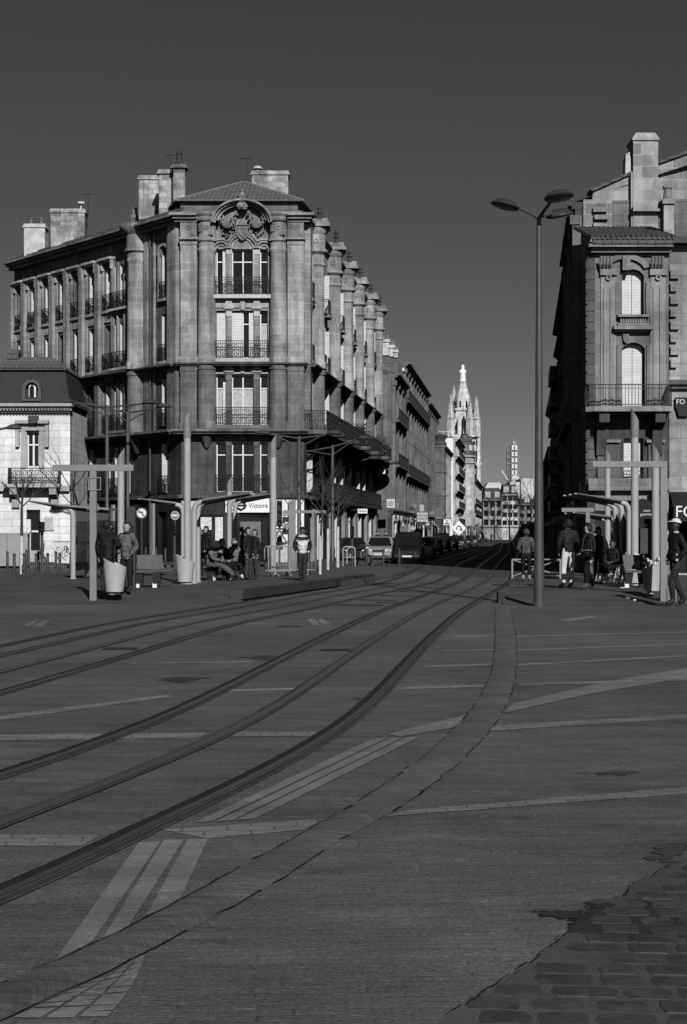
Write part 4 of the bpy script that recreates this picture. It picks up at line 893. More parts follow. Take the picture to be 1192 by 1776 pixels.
# left row, near to far
t, fr, Lg, r = row_house('l', 130.8, 143, 14.6, 'street_house', 'low stone house with a rooflight and three chimneys beside the columned building', .15, 3, 3.4, balc=(1, 2), roofh=1.6)
for (x0, x1, yt, yb) in ((663, 675, 588, 616), (676, 684, 598, 618), (683, 690, 606, 620)): chimney(r, x0, x1, yt, yb, 134, 1.0, 2, grey(.5, .9, .3, 2), .1, .14, .5)
m = MB(); m.fb(fr, 1, 3, .8, .95, 14.95, 15.2); m.build('rooflight', M_frame, r)
row_house('l', 143, 177, 16.8, 'street_house', 'tall pilastered stone house with a dark glazed upper front and a long iron balcony', .15, 4, 3.6, balc=(1, 3), roof='flat')
t, fr, Lg, r = row_house('l', 177, 199, 16.0, 'street_house', 'grey stone house with a bay window hanging over the street', .13, 4, 3.6, balc=(), roof='flat')
m = MB(); f2 = Fr(fr.P(18.5, 0, 0).xy, fr.u.xy, fr.n.xy); m.fb(f2, -1.6, 1.6, 0, 1.3, 3.4, 12); m.taper(f2, -1.5, 1.5, 0, 1.2, 3.4, 2.6, .5, .3); m.fb(f2, -1.7, 1.7, 0, 1.45, 12, 12.3); m.fb(f2, -1.7, 1.7, 0, 1.42, 6.2, 6.4); m.fb(f2, -1.7, 1.7, 0, 1.42, 9, 9.2); m.build('bay_window', stone(.15, (1, 0), .9, .4), t)
m = MB(); m.lathe([(.7, 0), (.85, .2), (.6, .6), (.9, 1.2), (0, 1.5)], f2.P(0, .7, 12.3), 12); m.build('bay_roof', M_zinc, t)
row_house('l', 199, 234.8, 13.2, 'street_house', 'pale cream stone house with a stepped front, lower than the white end wall behind it', .34, 3, 3.8, balc=(), roof='flat', depth=6)
t, fr, Lg, r = row_house('l', 235, 262, 15.6, 'street_house', 'white-rendered block whose blank bright end wall shows above the cream house', .5, 5, 4, balc=(0, 1, 2, 3, 4), roof='flat', pil=False, end_v=.86, depth=9, ground=3.0, out=.9)
m = MB(); m.fb(fr, 0, .04, -8.5, 0, 16.5, 16.55)
for k in range(12): m.fb(fr, 0, .05, -8.5 + .75 * k, -8.44 + .75 * k, 15.6, 16.5)
m.build('roof_railing', M_frame, r)
m = MB(); q = fr.P(2, -3.5, 15.7); m.tube([q, q + Vector((0, 0, 5))], .06, 5); m.tube([q + Vector((0, 0, 4)), q + Vector((-2.6, 0, .2))], .03, 4); m.tube([q + Vector((0, 0, 3)), q + Vector((-1.8, 0, .2))], .03, 4); m.tube([q + Vector((-.5, 0, 3.2)), q + Vector((-.5, 0, 0))], .05, 4); m.build('roof_mast', M_iron, r)
t, fr, Lg, r = row_house('l', 262, 330, 15.2, 'domed_house', 'light stone house crowned by a dark rounded dome beside the white block', .42, 4, 4.2, balc=(1, 3), roof='flat', out=.9)
f2 = Fr(fr.P(3.2, 0, 0).xy, (1, 0), (0, -1)); m = MB(); m.lathe([(1.7, 0), (1.7, 10), (1.9, 10.2), (1.9, 10.4), (1.6, 10.5), (1.6, 11), (1.95, 11.2), (1.95, 11.4), (0, 11.4)], (fr.P(3.2, .3, 0).x, fr.P(3.2, .3, 0).y, 3), 16); m.build('corner_turret', stone(.5, (1, 0), .9, .42), t, smooth=True)
m = MB(); q = fr.P(3.2, .3, 14.4); m.lathe([(1.8, 0), (1.85, .5), (1.7, 1.4), (1.35, 2.1), (1.2, 2.3), (1.3, 2.4), (1.3, 2.8), (.8, 2.9), (.6, 3.4), (.7, 3.5), (0, 3.7)], q, 18); m.build('dome', grey(.09, .5, .3, 2, .2), r, smooth=True)
m = MB()
for a in (-100, -60, -20): m.lathe([(.35, -.4), (.35, .4), (0, .6)], (q.x + 1.7 * math.cos(R(a)), q.y + 1.7 * math.sin(R(a)), q.z + 1.2), 8)
m.each('dome_window', grey(.5), r)
row_house('l', 330, 418, 13.6, 'street_house', 'long light row house with a mansard roof at the far end of the left side', .4, 4, 4.5, balc=(1, 2), det=False, roof='mansard', roofh=1.5, cor=.9)
# right row, in the shade
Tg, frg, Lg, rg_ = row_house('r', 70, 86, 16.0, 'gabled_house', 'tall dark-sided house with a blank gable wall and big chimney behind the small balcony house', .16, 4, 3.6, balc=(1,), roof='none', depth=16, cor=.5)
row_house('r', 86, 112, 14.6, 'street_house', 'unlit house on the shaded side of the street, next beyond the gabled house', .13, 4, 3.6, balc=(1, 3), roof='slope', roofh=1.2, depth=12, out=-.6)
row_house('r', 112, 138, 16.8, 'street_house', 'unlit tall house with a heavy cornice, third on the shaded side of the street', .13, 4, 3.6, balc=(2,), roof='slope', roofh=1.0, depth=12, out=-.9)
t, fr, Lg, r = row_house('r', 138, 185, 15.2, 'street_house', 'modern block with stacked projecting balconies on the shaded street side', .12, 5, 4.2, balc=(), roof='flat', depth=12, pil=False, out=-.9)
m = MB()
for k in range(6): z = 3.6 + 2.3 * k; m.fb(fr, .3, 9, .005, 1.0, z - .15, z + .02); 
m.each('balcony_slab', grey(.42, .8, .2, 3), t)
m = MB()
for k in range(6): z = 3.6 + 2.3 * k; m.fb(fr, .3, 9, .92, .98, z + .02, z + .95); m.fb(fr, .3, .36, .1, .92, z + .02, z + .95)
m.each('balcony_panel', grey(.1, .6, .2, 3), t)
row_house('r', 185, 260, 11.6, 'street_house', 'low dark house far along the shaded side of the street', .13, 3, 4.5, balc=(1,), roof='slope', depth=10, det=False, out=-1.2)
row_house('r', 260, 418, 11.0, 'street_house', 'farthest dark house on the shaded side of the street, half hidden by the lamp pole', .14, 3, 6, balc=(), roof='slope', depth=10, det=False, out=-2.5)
# gable wall and chimneys of the gabled house
GM = stone(.30, (1, 0), .95, .5, .3, 1.25, .35, .25)
Yg = 69.85; fg = Fr((0, Yg), (1, 0), (0, -1)); PX = lambda x: pX(x, Yg); PZ = lambda y: pZ(y, Yg)
MB().prism([(PX(1012), 0), (PX(1300), 0), (PX(1300), PZ(220)), (PX(1192), PZ(268)), (PX(1138), PZ(287)), (PX(1100), PZ(301)), (PX(1029), PZ(333)), (PX(1027), PZ(346)), (PX(1012), PZ(346))], fg, -.4, 0).build('gable_wall', GM, Tg)
m = MB()
for (a, b, c, d) in ((1027, 333, 1094, 303), (1139, 286, 1195, 266)): m.prism([(PX(a), PZ(b)), (PX(c), PZ(d)), (PX(c), PZ(d) + .12), (PX(a) - .1, PZ(b) + .1)], fg, -1, .15)
m.each('verge_tiles', tile_mat(.1), Tg)
m = MB()
for k, (x, y) in enumerate(((1032, 365), (1034, 378), (1032, 392), (1035, 405))): m.fb(fg, PX(x) - .1, PX(x) + .5, .005, .22, PZ(y + 4), PZ(y - 4))
m.each('toothing_stone', GM, Tg)
P = [frg.P(0, .3, 16.06), frg.P(Lg, .3, 16.06), frg.P(Lg, -8, 18.6), frg.P(0, -8, 18.6), frg.P(Lg, -16, 16.4), frg.P(0, -16, 16.4), frg.P(Lg, -.3, 15.9)]
rfg = MB().add(P, [(0, 1, 2, 3), (3, 2, 4, 5), (1, 6, 4, 2)]).build('roof', tile_mat(.1), Tg)
c = MB(); c.fb(fg, PX(1096), PX(1139), -1.0, .35, PZ(425), PZ(247)).fb(fg, PX(1094), PX(1141), -1.05, .42, PZ(247), PZ(243)).taper(fg, PX(1095), PX(1140), -1.05, .4, PZ(243), PZ(233), .15, .1); c = c.build('chimney', GM, rfg)
m = MB(); m.fb(fg, PX(1094), PX(1156), .36, .62, PZ(371), PZ(362)); m.fb(fg, PX(1092.5), PX(1096), .01, .3, PZ(402), PZ(300)); m.build('chimney_ledge', GM, c)
m = MB(); m.taper(fg, PX(1084), PX(1094), -.6, .1, PZ(306), PZ(272), .02, .02); m.fb(fg, PX(1086), PX(1089), -.5, .0, PZ(272), PZ(266)); m.fb(fg, PX(1090), PX(1093), -.5, .0, PZ(272), PZ(264)); m.build('chimney', grey(.5, .9, .3, 4), rfg)
# small balcony house on the corner
Y = 64.0; f1 = Fr((pX(1085, Y), Y), (1, 0), (0, -1)); q_ = lambda x: pX(x, Y) - f1.O.x; z_ = lambda y: pZ(y, Y)
Hs = thing('balcony_house', 'narrow stone corner house with louvred shutters and a curved balcony behind the right platform', 'building', (f1.O.x, Y + 1, 0))
SM = stone(.2, (1, 0), .7, .42, .15, 1.15, .35, .3); SD = stone(.075, (1, 0), .7, .42, .2, 1.2, .4, .3); SS = stone(.1, US, .7, .42, .2, .5, .4, .3); SL = stone(.27, (1, 0), .7, .42, .12, 1.1, .3, .3)  # SD: shade under the balcony put into a darker wall stone
wa = (q_(1079), q_(1117), z_(547), z_(467)); wb = (q_(1079), q_(1119), z_(707), z_(594)); wc = (q_(1082), q_(1116), z_(838), z_(760))
u0, u1 = q_(1019), q_(1160)
MB().wall(f1, u0, u1, z_(720), z_(440), [wa, wb], .42).build('wall', SM, Hs); MB().wall(f1, u0, u1, z_(850), z_(720), [wc], .42).build('wall', SD, Hs)
MB().wall(f1, u0, u1, 0, z_(850), [(q_(1030), q_(1070), .1, 2.6), (q_(1078), q_(1128), .1, 3.0)], .4).build('wall', stone(.3, (1, 0), .9, .5, .15, .7), Hs)
m = MB(); m.arch(f1, wa[0], wa[1], wa[3], .25, -.4, -.002); m.arch(f1, wb[0], wb[1], wb[3], .25, -.4, -.002); m.build('arch_head', SM, Hs)
for w_ in (wa, wb, wc):
    o = window(f1, Hs, w_[0], w_[1], w_[2], w_[3], -.42, paned=True, transom=1)
    for a, b in ((w_[0] + .04, (w_[0] + w_[1]) / 2 - .01), ((w_[0] + w_[1]) / 2 + .01, w_[1] - .04)): MB().fb(f1, a, b, -.36, -.32, w_[2] + .06, w_[3] - .06).build('shutter', slats(.66, .6, 5.2), o)
m = MB()
for s_ in (-1, 1):
    c0 = (q_(1055), q_(1141))[s_ > 0]
    m.fb(f1, c0 - .3, c0 + .3, .005, .06, z_(715), z_(478)); m.fb(f1, c0 - .2, c0 - .06, .06, .12, z_(700), z_(500)); m.fb(f1, c0 + .06, c0 + .2, .06, .12, z_(700), z_(500))
    m.fb(f1, c0 - .34, c0 + .34, .006, .18, z_(478), z_(468)); m.ring(f1, c0, .12, z_(482), .12, .06, 10)
m.each('pilaster', SL, Hs)
m = MB()
for s_ in (-1, 1):
    c0 = (q_(1049), q_(1138))[s_ > 0]
    for k in range(4): m.tube([f1.P(c0 - .2 + .13 * k, .1, z_(468)), f1.P(c0 - .2 + .13 * k, .3, z_(460)), f1.P(c0 - .2 + .13 * k, .42, z_(448))], .06, 6)
m.each('scroll_bracket', SL, Hs)
m = MB(); m.archband(f1, 0, z_(475), wa[1] + .04, wa[1] + .3, .005, .14, 20, 160, 12, .75); m.fb(f1, -.16, .16, .01, .26, z_(470), z_(446)); m.fb(f1, wa[0] - .26, wa[0] - .06, .005, .1, wa[2], z_(490)); m.fb(f1, wa[1] + .06, wa[1] + .26, .005, .1, wa[2], z_(490))
m.fb(f1, wb[0] - .2, wb[0] - .06, .005, .08, wb[2], wb[3] - .1); m.fb(f1, wb[1] + .06, wb[1] + .2, .005, .08, wb[2], wb[3] - .1); m.prism([(-.12, z_(580)), (.12, z_(580)), (.1, z_(592)), (0, z_(596)), (-.1, z_(592))], f1, .01, .14); m.build('window_surround', SM, Hs)
m = MB(); m.fb(f1, q_(1070), q_(1125), .005, .3, z_(551), z_(547)); m.fb(f1, q_(1070), q_(1125), .005, .26, z_(566), z_(562)); m.fb(f1, q_(1062), q_(1130), .005, .4, z_(573), z_(567)); m.fb(f1, q_(1064), q_(1128), .005, .22, z_(577), z_(573))
for k in range(11): m.lathe([(.04, 0), (.05, .06), (.03, .2), (.04, .25)], f1.P(q_(1076) + (q_(1118) - q_(1076)) * k / 10, .16, z_(562)), 6)
m.build('balustrade', SL, Hs)
# eaves and roof
m = MB(); m.fb(f1, q_(1024), q_(1162), -.2, .3, z_(440), z_(432)); m.fb(f1, q_(1018), q_(1163), -.2, .55, z_(432), z_(427)); m.build('cornice', SM, Hs)
m = MB(); m.fb(f1, q_(1024), q_(1163), .4, .62, z_(427), z_(417)); 
for k in range(10): m.fb(f1, q_(1028) + .34 * k, q_(1028) + .34 * k + .03, .62, .66, z_(427), z_(417))
m.build('gutter', grey(.06, .5, .2), Hs)
P = [f1.P(q_(1022), .65, z_(417)), f1.P(q_(1165), .65, z_(417)), f1.P(q_(1175), -5, z_(352)), f1.P(q_(1040), -5, z_(352)), f1.P(q_(1022), .65, z_(420)), f1.P(q_(1165), .65, z_(420)), f1.P(q_(1022) + .4, -5, z_(417))]
rr = MB().add(P, [(0, 1, 2, 3), (0, 3, 6), (4, 5, 1, 0)]).build('roof', tile_mat(.09), Hs)
m = MB()
for k in range(17): u = q_(1024) + (q_(1163) - q_(1024)) * k / 16; m.tube([f1.P(u, .7, z_(416.5)), f1.P(u + .05, -4.5, z_(358))], .09, 6)
m.build('pantiles', tile_mat(.10), rr)
c = MB().fb(f1, q_(1162), q_(1180), -2, -1.2, z_(400), z_(343)).fb(f1, q_(1159), q_(1182), -2.1, -1.1, z_(343), z_(335)).build('chimney', GM, rr); MB().lathe([(.2, 0), (.15, .5), (.2, .52), (.2, .62), (0, .62)], f1.P(q_(1172), -1.6, z_(335)), 10).build('chimney_pot', grey(.2, .9, .3), c)
# balcony
m = MB(); pts = [(u0 - .2, .0), (u0 - .2, .9), (u0 + .1, 1.15), (u1 - .25, 1.15), (u1 + .0, .95), (u1, 0)]
P = [f1.P(u, w, 0) for u, w in pts]; m.slab([p.xy for p in P], z_(717), z_(708)); m.build('balcony_slab', stone(.3, (1, 0), 2, .5, .1, .9, .4, .3), Hs)
railing(f1, Hs, u0 - .1, u1 - .1, z_(708), 1.05, .86, False, bar=.13, returns=1.0)
m = MB()
for x in (1042, 1138): m.prism([(0, z_(718)), (1.0, z_(718)), (.95, z_(735)), (.45, z_(745)), (.3, z_(770)), (.2, z_(790)), (0, z_(792))], Fr(f1.P(q_(x), 0, 0).xy, (0, -1), (1, 0)), -.2, .2)
m.each('bracket', SD, Hs)
m = MB(); m.fb(f1, q_(1036), q_(1075), .005, .25, z_(768), z_(763)); m.fb(f1, q_(1120), q_(1152), .005, .25, z_(768), z_(763)); m.each('pier_cap', SL, Hs)
m = MB(); m.fb(f1, q_(1036), q_(1075), .005, .12, z_(838), z_(769)); m.fb(f1, q_(1124), q_(1152), .005, .12, z_(838), z_(769)); m.each('pier', stone(.13, (1, 0), .8, .5, .15, 1.2), Hs)
m = MB(); m.fb(f1, u0, u1, .005, .35, z_(851), z_(839)); m.fb(f1, u0, u1, .005, .15, z_(839), z_(830)); m.build('string_course', stone(.22, (1, 0), 2, .5), Hs)
railing(f1, Hs, wc[0], wc[1], wc[2], .1, .5, True)
# side towards the street
f1s = Fr(f1.P(u0, 0, 0).xy, US, (-.994, .1093)); MB().wall(f1s, 0, 7, 0, z_(440), [(2, 3.1, 6.6, 9), (2, 3.1, 10, 12.2), (5, 6, 6.6, 9)], .3).build('wall', SS, Hs)
m = MB()
for k in range(20): m.fb(f1s, .02, 1.2, .005, .06, 3.6 + .45 * k, 3.6 + .45 * k + .38)
m.build('quoin_band', SS, Hs)
MB().box(f1.P(u0, 0, 0).x + .5, f1.P(u1, 0, 0).x - .45, Y + .5, Y + 5.2, 0, z_(440)).build('core', M_int, Hs)
MB().add([f1.P(u1, 0, 0), f1.P(u1, -5.5, 0), f1.P(u1, -5.5, z_(440)), f1.P(u1, 0, z_(440))], [(0, 1, 2, 3)]).build('wall', SM, Hs)
MB().box(f1.P(q_(1030), 0, 0).x, f1.P(q_(1128), 0, 0).x, Y + .3, Y + .36, .1, 3.0).build('shop_window', M_pane, Hs)
# neighbour at the right edge with quoins, cafe below
Yn = 64.6; fn = Fr((0, Yn), (1, 0), (0, -1)); nx = lambda x: pX(x, Yn); nz = lambda y: pZ(y, Yn)
N = thing('quoined_house', 'light stone house with toothed quoins and a cafe front, cut off by the right edge', 'building', (nx(1260), Yn + 1, 0))
NL = stone(.3, (1, 0), .9, .5, .2, .8, .4, .3)
MB().wall(fn, nx(1161), nx(1500), nz(655), nz(425), [(nx(1200), nx(1240), nz(640), nz(520))], .4).build('wall', NL, N); MB().wall(fn, nx(1161), nx(1500), 0, nz(655), [(nx(1155 + 16), nx(1200), .1, 3.0), (nx(1210), nx(1250), .1, 3.0)], .4).build('wall', stone(.34, (1, 0), .9, .5, .15, .8), N)
m = MB()
for k in range(8): y = 470 + 22 * k; m.fb(fn, nx(1162), nx(1173 if k % 2 else 1177), .005, .16, nz(y + 14), nz(y))
m.each('quoin', NL, N)
m = MB(); m.fb(fn, nx(1155), nx(1500), .0, .35, nz(668), nz(660)).fb(fn, nx(1157), nx(1500), .0, .2, nz(675), nz(668)); m.build('string_course', stone(.12, (1, 0)), N)
MB().box(nx(1165), nx(1495), Yn + .5, Yn + 8, 0, nz(425)).build('core', M_int, N)
MB().add([fn.P(nx(1155), .5, nz(425)), fn.P(nx(1510), .5, nz(425)), fn.P(nx(1510), -8, nz(340)), fn.P(nx(1155), -8, nz(340))], [(0, 1, 2, 3)]).build('roof', tile_mat(.1), N)
m = MB(); m.fb(fn, nx(1171), nx(1200), .02, .07, nz(690 + 15), nz(690)); 
sgn = thing('hanging_sign', 'small dark sign with white letters FO high on the quoined house', 'sign', (nx(1180), Yn - .3, nz(705))); MB().fb(fn, nx(1170), nx(1198), .1, .2, nz(707), nz(690)).taper(fn, nx(1176), nx(1192), .1, .2, nz(722), nz(707), -.1, 0).build('panel', grey(.02), sgn)
text('FO', .28, fn.P(nx(1182.5) - .09, .22, nz(698)), grey(.75), sgn, align='CENTER')
aw = thing('cafe_awning', 'black arched awning lettered FO in large white capitals at the right edge', 'awning', (nx(1185), Yn - .5, nz(900)))
m = MB()
for k in range(10):
    a, b = R(90 * k / 10), R(90 * (k + 1) / 10)
    m.add([fn.P(nx(1158), 1.2 * math.sin(a), nz(905) + 1.2 * math.cos(a)), fn.P(nx(1260), 1.2 * math.sin(a), nz(905) + 1.2 * math.cos(a)), fn.P(nx(1260), 1.2 * math.sin(b), nz(905) + 1.2 * math.cos(b)), fn.P(nx(1158), 1.2 * math.sin(b), nz(905) + 1.2 * math.cos(b))], [(0, 1, 2, 3)])
m.fb(fn, nx(1158), nx(1260), 1.19, 1.22, nz(905), nz(875)); m.build('canvas', grey(.015, .8), aw); text('FO', .64, fn.P(nx(1186) - .19, 1.235, nz(889)), grey(.8), aw)
a2 = thing('cafe_awning', 'small black awning with two lines of tiny white letters behind the tall light columns', 'awning', (nx(1112), Y - .5, 3))
m = MB(); m.prism([(q_(1100), z_(900)), (q_(1131), z_(900)), (q_(1131), z_(880)), (q_(1124), z_(869)), (q_(1112), z_(865)), (q_(1100), z_(868))], f1, .3, .5); m.build('canvas', grey(.015, .8), a2); text('cave\ngourmet', .15, f1.P(q_(1118), .51, z_(889)), grey(.7), a2)
m = MB(); fq = f1
for k in range(9): m.fb(fq, q_(1127), q_(1133.5), .3, .5, .25 + k * .36, .25 + k * .36 + .3)
tag(m.build('stone_pillar', grey(.6, .9, .2, 4)), 'white block-built pillar beside the cafe door, seen between the light columns', 'pillar')
m = MB(); m.fb(f1, q_(1110), q_(1126), .02, .1, .9, 1.9)
for a in (0, .17): 
    pass
tag(m.build('glass_door', grey(.05, .4, .3, 6)), 'dark cafe door with square panes behind the bins', 'door')
# ---------------------------------------------------------------- townhouse at the left edge
Yt = 92.0; ft = Fr((0, Yt), (1, 0), (0, -1)); tx = lambda x: pX(x, Yt); tz = lambda y: pZ(y, Yt)
T = thing('townhouse', 'bright two-storey stone townhouse with a slate mansard roof at the left edge', 'building', (tx(30), Yt + 2, 0))
TM = stone(.74, (1, 0), .9, .42, .08, .72, .2, .15); TS = stone(.42, (1, 0), 2, .5, .05, .9, .2, .15)
wt = (tx(46), tx(68), tz(812), tz(748)); dt = (tx(46), tx(70), tz(955), tz(884))
wts = [wt, (wt[0] - 3.2, wt[1] - 3.2, wt[2], wt[3])]
MB().wall(ft, tx(-90), tx(122), tz(862), tz(712), wts, .4).build('wall', TM, T); MB().wall(ft, tx(-90), tx(122), 0, tz(862), [dt], .4).build('wall', TM, T)
MB().add([ft.P(tx(122), 0, 0), ft.P(tx(122), -9, 0), ft.P(tx(122), -9, tz(712)), ft.P(tx(122), 0, tz(712))], [(0, 1, 2, 3)]).build('wall', TM, T)
MB().box(tx(-88), tx(121), Yt + .5, Yt + 9, 0, tz(712)).build('core', M_int, T)
for w_ in wts:
    window(ft, T, *w_, -.3, frame=grey(.7, .5, .05), fw=.09, transom=.62)
    m = MB(); m.fb(ft, w_[0] - .3, w_[0] - .04, .005, .12, w_[2], w_[3] + .2); m.fb(ft, w_[1] + .04, w_[1] + .3, .005, .12, w_[2], w_[3] + .2); m.fb(ft, w_[0] - .35, w_[1] + .35, .006, .14, w_[3] + .04, w_[3] + .25); m.fb(ft, w_[0] - .6, w_[1] + .6, .0, .4, w_[3] + .42, w_[3] + .6)
    for s_ in (w_[0] - .48, w_[1] + .48): m.fb(ft, s_ - .1, s_ + .1, .005, .25, w_[3] - .9, w_[3] + .42)
    m.build('window_surround', TS, T)
m = MB(); m.fb(ft, tx(52), tx(68), .05, .5, tz(735), tz(722)); m.build('floodlight', grey(.05), T)
m = MB(); m.fb(ft, tx(-90), tx(123), -.05, .2, tz(716), tz(710)); m.fb(ft, tx(-90), tx(128), -.05, .7, tz(706), tz(701)); m.fb(ft, tx(-90), tx(126), -.05, .5, tz(710), tz(706))
for k in range(40): m.fb(ft, tx(-90) + .18 * k, tx(-90) + .18 * k + .09, .2, .45, tz(713), tz(709.8))
m.build('cornice', TS, T)
m = MB(); m.fb(ft, tx(12), tx(108), .0, 1.0, tz(846), tz(840)); m.fb(ft, tx(-40), tx(122), .0, .3, tz(852), tz(843)); m.build('balcony_slab', TS, T)
railing(ft, T, tx(20), tx(106), tz(840), .9, .9, True, returns=.85, ring=.1)
m = MB()
for x in (28, 96): m.prism([(0, tz(847)), (.9, tz(847)), (.8, tz(858)), (.3, tz(866)), (.2, tz(880)), (0, tz(884))], Fr(ft.P(tx(x), 0, 0).xy, (0, -1), (1, 0)), -.2, .2)
m.each('bracket', TS, T)
dd = MB().fb(ft, dt[0], dt[1], -.35, -.28, dt[2], dt[3]).build('door', glass_mat(.01, .2), T); MB().fb(ft, dt[0], dt[0] + .22, -.28, -.1, dt[2], dt[3] - .55).fb(ft, dt[0] + .25, dt[1], -.28, -.24, tz(923), tz(920)).build('door_leaf', grey(.7), dd)
m = MB(); m.fb(ft, tx(78), tx(92), .005, .06, tz(918), tz(896)); m.fb(ft, tx(77), tx(94), .0, .1, tz(920), tz(918)); m.build('letterbox_panel', TS, T)
m = MB()
for k in range(5): m.fb(ft, tx(42) - .1 * k, tx(74) + .1 * k, .0, .3 + .3 * k, -.0, tz(955) - .16 * k - .01)
m.build('door_steps', TS, T)
for s_, x in ((-1, 42), (1, 76)):
    m = MB(); p0, p1 = ft.P(tx(x), .2, tz(955) + .95), ft.P(tx(x + s_ * 6), 1.7, .95); m.tube([p0, p0.lerp(p1, .3), p1], .025, 6); m.tube([p1, p1 - Vector((0, 0, .95))], .025, 6)
    for k in range(9): q = p0.lerp(p1, k / 9); m.tube([q, q - Vector((0, 0, .85))], .014, 4); 
    for k in range(6): q = p0.lerp(p1, (k + .5) / 6) - Vector((0, 0, .45)); m.lathe([(.12, -.012), (.12, .012)], (0, 0, 0), 3) if False else m.tube([q + Vector((.1 * math.cos(a), 0, .14 * math.sin(a))) for a in [i * .9 for i in range(8)]], .014, 4)
    m.build('stair_railing', M_iron, T)
ms = [(tx(-95), .35), (tx(125), .35)]
P = [ft.P(tx(-95), .3, tz(700)), ft.P(tx(123), .3, tz(700)), ft.P(tx(109), -.7, tz(640)), ft.P(tx(-95), -.7, tz(640)), ft.P(tx(123), -9, tz(700)), ft.P(tx(109), -8, tz(640))]
rm = MB().add(P, [(0, 1, 2, 3), (1, 4, 5, 2)]).build('roof', grey(.03, .75, .3, 7), T)
m = MB(); m.fb(ft, tx(-95), tx(111), -8, -.45, tz(640), tz(636)); m.build('roof_rim', grey(.12), rm)
P = [ft.P(tx(-95), -.4, tz(636)), ft.P(tx(110), -.4, tz(636)), ft.P(tx(70), -4, tz(606)), ft.P(tx(-95), -4, tz(606)), ft.P(tx(110), -8, tz(636)), ft.P(tx(-95), -8, tz(636))]
MB().add(P, [(0, 1, 2, 3), (1, 4, 2), (3, 2, 4, 5)]).build('upper_roof', tile_mat(.16), rm)
m = MB()
for k in range(22): u = tx(2) + (tx(108) - tx(2)) * k / 21; m.tube([ft.P(u, -.35, tz(636)), ft.P(u - .3, -1.8, tz(624))], .07, 5)
m.build('pantiles', tile_mat(.16), rm)
dm = MB(); dm.archband(ft, tx(57), tz(675), .36, .52, -.6, .35, 0, 180, 12); dm.fb(ft, tx(41), tx(46), -.6, .33, tz(694), tz(674)); dm.fb(ft, tx(68), tx(73), -.6, .33, tz(694), tz(674)); dm.fb(ft, tx(40), tx(74), -.6, .36, tz(696), tz(693)); dm = dm.build('dormer', grey(.09, .8, .2), rm)
MB().prism([(tx(51), tz(692)), (tx(63), tz(692)), (tx(63), tz(672))] + [(tx(57) + .2 * math.cos(R(a)), tz(672) + .2 * math.sin(R(a))) for a in range(0, 181, 30)] + [(tx(51), tz(672))], ft, -.3, .12).build('dormer_frame', grey(.7), dm)
MB().prism([(tx(52.3), tz(690)), (tx(60), tz(690)), (tx(60), tz(672)), (tx(57), tz(667)), (tx(52.3), tz(672))], ft, .1, .14).build('dormer_pane', M_pane, dm)
chimney(rm, 14, 32, 606, 622, 95, .8, 1, grey(.1, .9, .3), .05)
# ---------------------------------------------------------------- across the far end of the street
Ye = 430.0
def end_house(x0, x1, ytop, yroof, label, v, nwin, nfl, rv=.05, name='end_house'):
    f = Fr((0, Ye), (1, 0), (0, -1)); a, b = pX(x0, Ye), pX(x1, Ye); h, hr = pZ(ytop, Ye), pZ(yroof, Ye)
    t = thing(name, label, 'building', ((a + b) / 2, Ye + 2, 0), 'houses across the far end of the street'); hs = []
    for k in range(nfl):
        for i in range(nwin): u = a + (b - a) * (i + .5) / nwin; z = 3.4 + (h - 3.4) * k / nfl + .5; hs.append((u - .6, u + .6, z, z + (h - 3.4) / nfl - .9))
    MB().wall(f, a, b, 0, h, hs, .4).build('wall', stone(v, (1, 0), .9, .42, .12, 1, .4), t); MB().box(a + .05, b - .05, Ye + .5, Ye + 9, 0, h).build('core', M_int, t)
    m = MB()
    for q in hs: m.fb(f, q[0], q[1], -.45, -.35, q[2], q[3])
    m.each('window', M_pane, t)
    m = MB(); m.fb(f, a, b, 0, .6, h - .2, h + .1).fb(f, a, b, 0, .4, 3.3, 3.7); m.build('cornice', stone(v * .7, (1, 0)), t)
    P = [f.P(a, .2, h + .1), f.P(b, .2, h + .1), f.P(b - .6, -1.4, hr), f.P(a + .6, -1.4, hr), f.P(b, -9, h), f.P(a, -9, h), f.P(b - .6, -8, hr), f.P(a + .6, -8, hr)]
    r = MB().add(P, [(0, 1, 2, 3), (1, 4, 6, 2), (0, 3, 7, 5), (3, 2, 6, 7)]).build('roof', grey(rv, .8, .3, 1), t)
    m = MB()
    for i in range(2): u = a + (b - a) * (i + .5) / 2; m.fb(f, u - .7, u + .7, -1, .1, h + .6, h + 2.2)
    m.each('dormer', grey(.4), r)
    return t
end_house(838, 871, 867, 846, 'grey mansard house across the far end of the street, left of the paler one', .3, 3, 3)
end_house(871, 899, 858, 840, 'pale mansard house across the far end of the street, left of the dark trees', .55, 3, 4)
end_house(899, 960, 875, 865, 'low shaded house across the far end of the street, behind the bare trees', .2, 5, 3)
f = Fr((0, 470), (1, 0), (0, -1)); m = MB(); q = lambda x: pX(x, 470); w = lambda y: pZ(y, 470)
m.fb(f, q(842), q(872), -10, 0, 0, w(845)); m.prism([(q(842), w(845)), (q(872), w(845)), (q(868), w(837)), (q(847), w(837))], f, -10, 0); tag(m.build('far_hall', grey(.55, .8, .15, .5)), 'pale flat-topped hall roof above the far end of the street, left of the scaffold tower', 'building')
m = MB(); m.fb(f, q(885), q(916), -14, 0, 0, w(836)); m.fb(f, q(903), q(925), -14, 1, 0, w(830)); m.prism([(q(893), 0), (q(893), w(836)), (q(905), w(826)), (q(914), w(826)), (q(930), w(838)), (q(930), 0)], f, -20, -14); tag(m.build('far_hall', grey(.55, .8, .15, .5)), 'white far building with stepped roofs behind the lamp pole and scaffold tower', 'building')
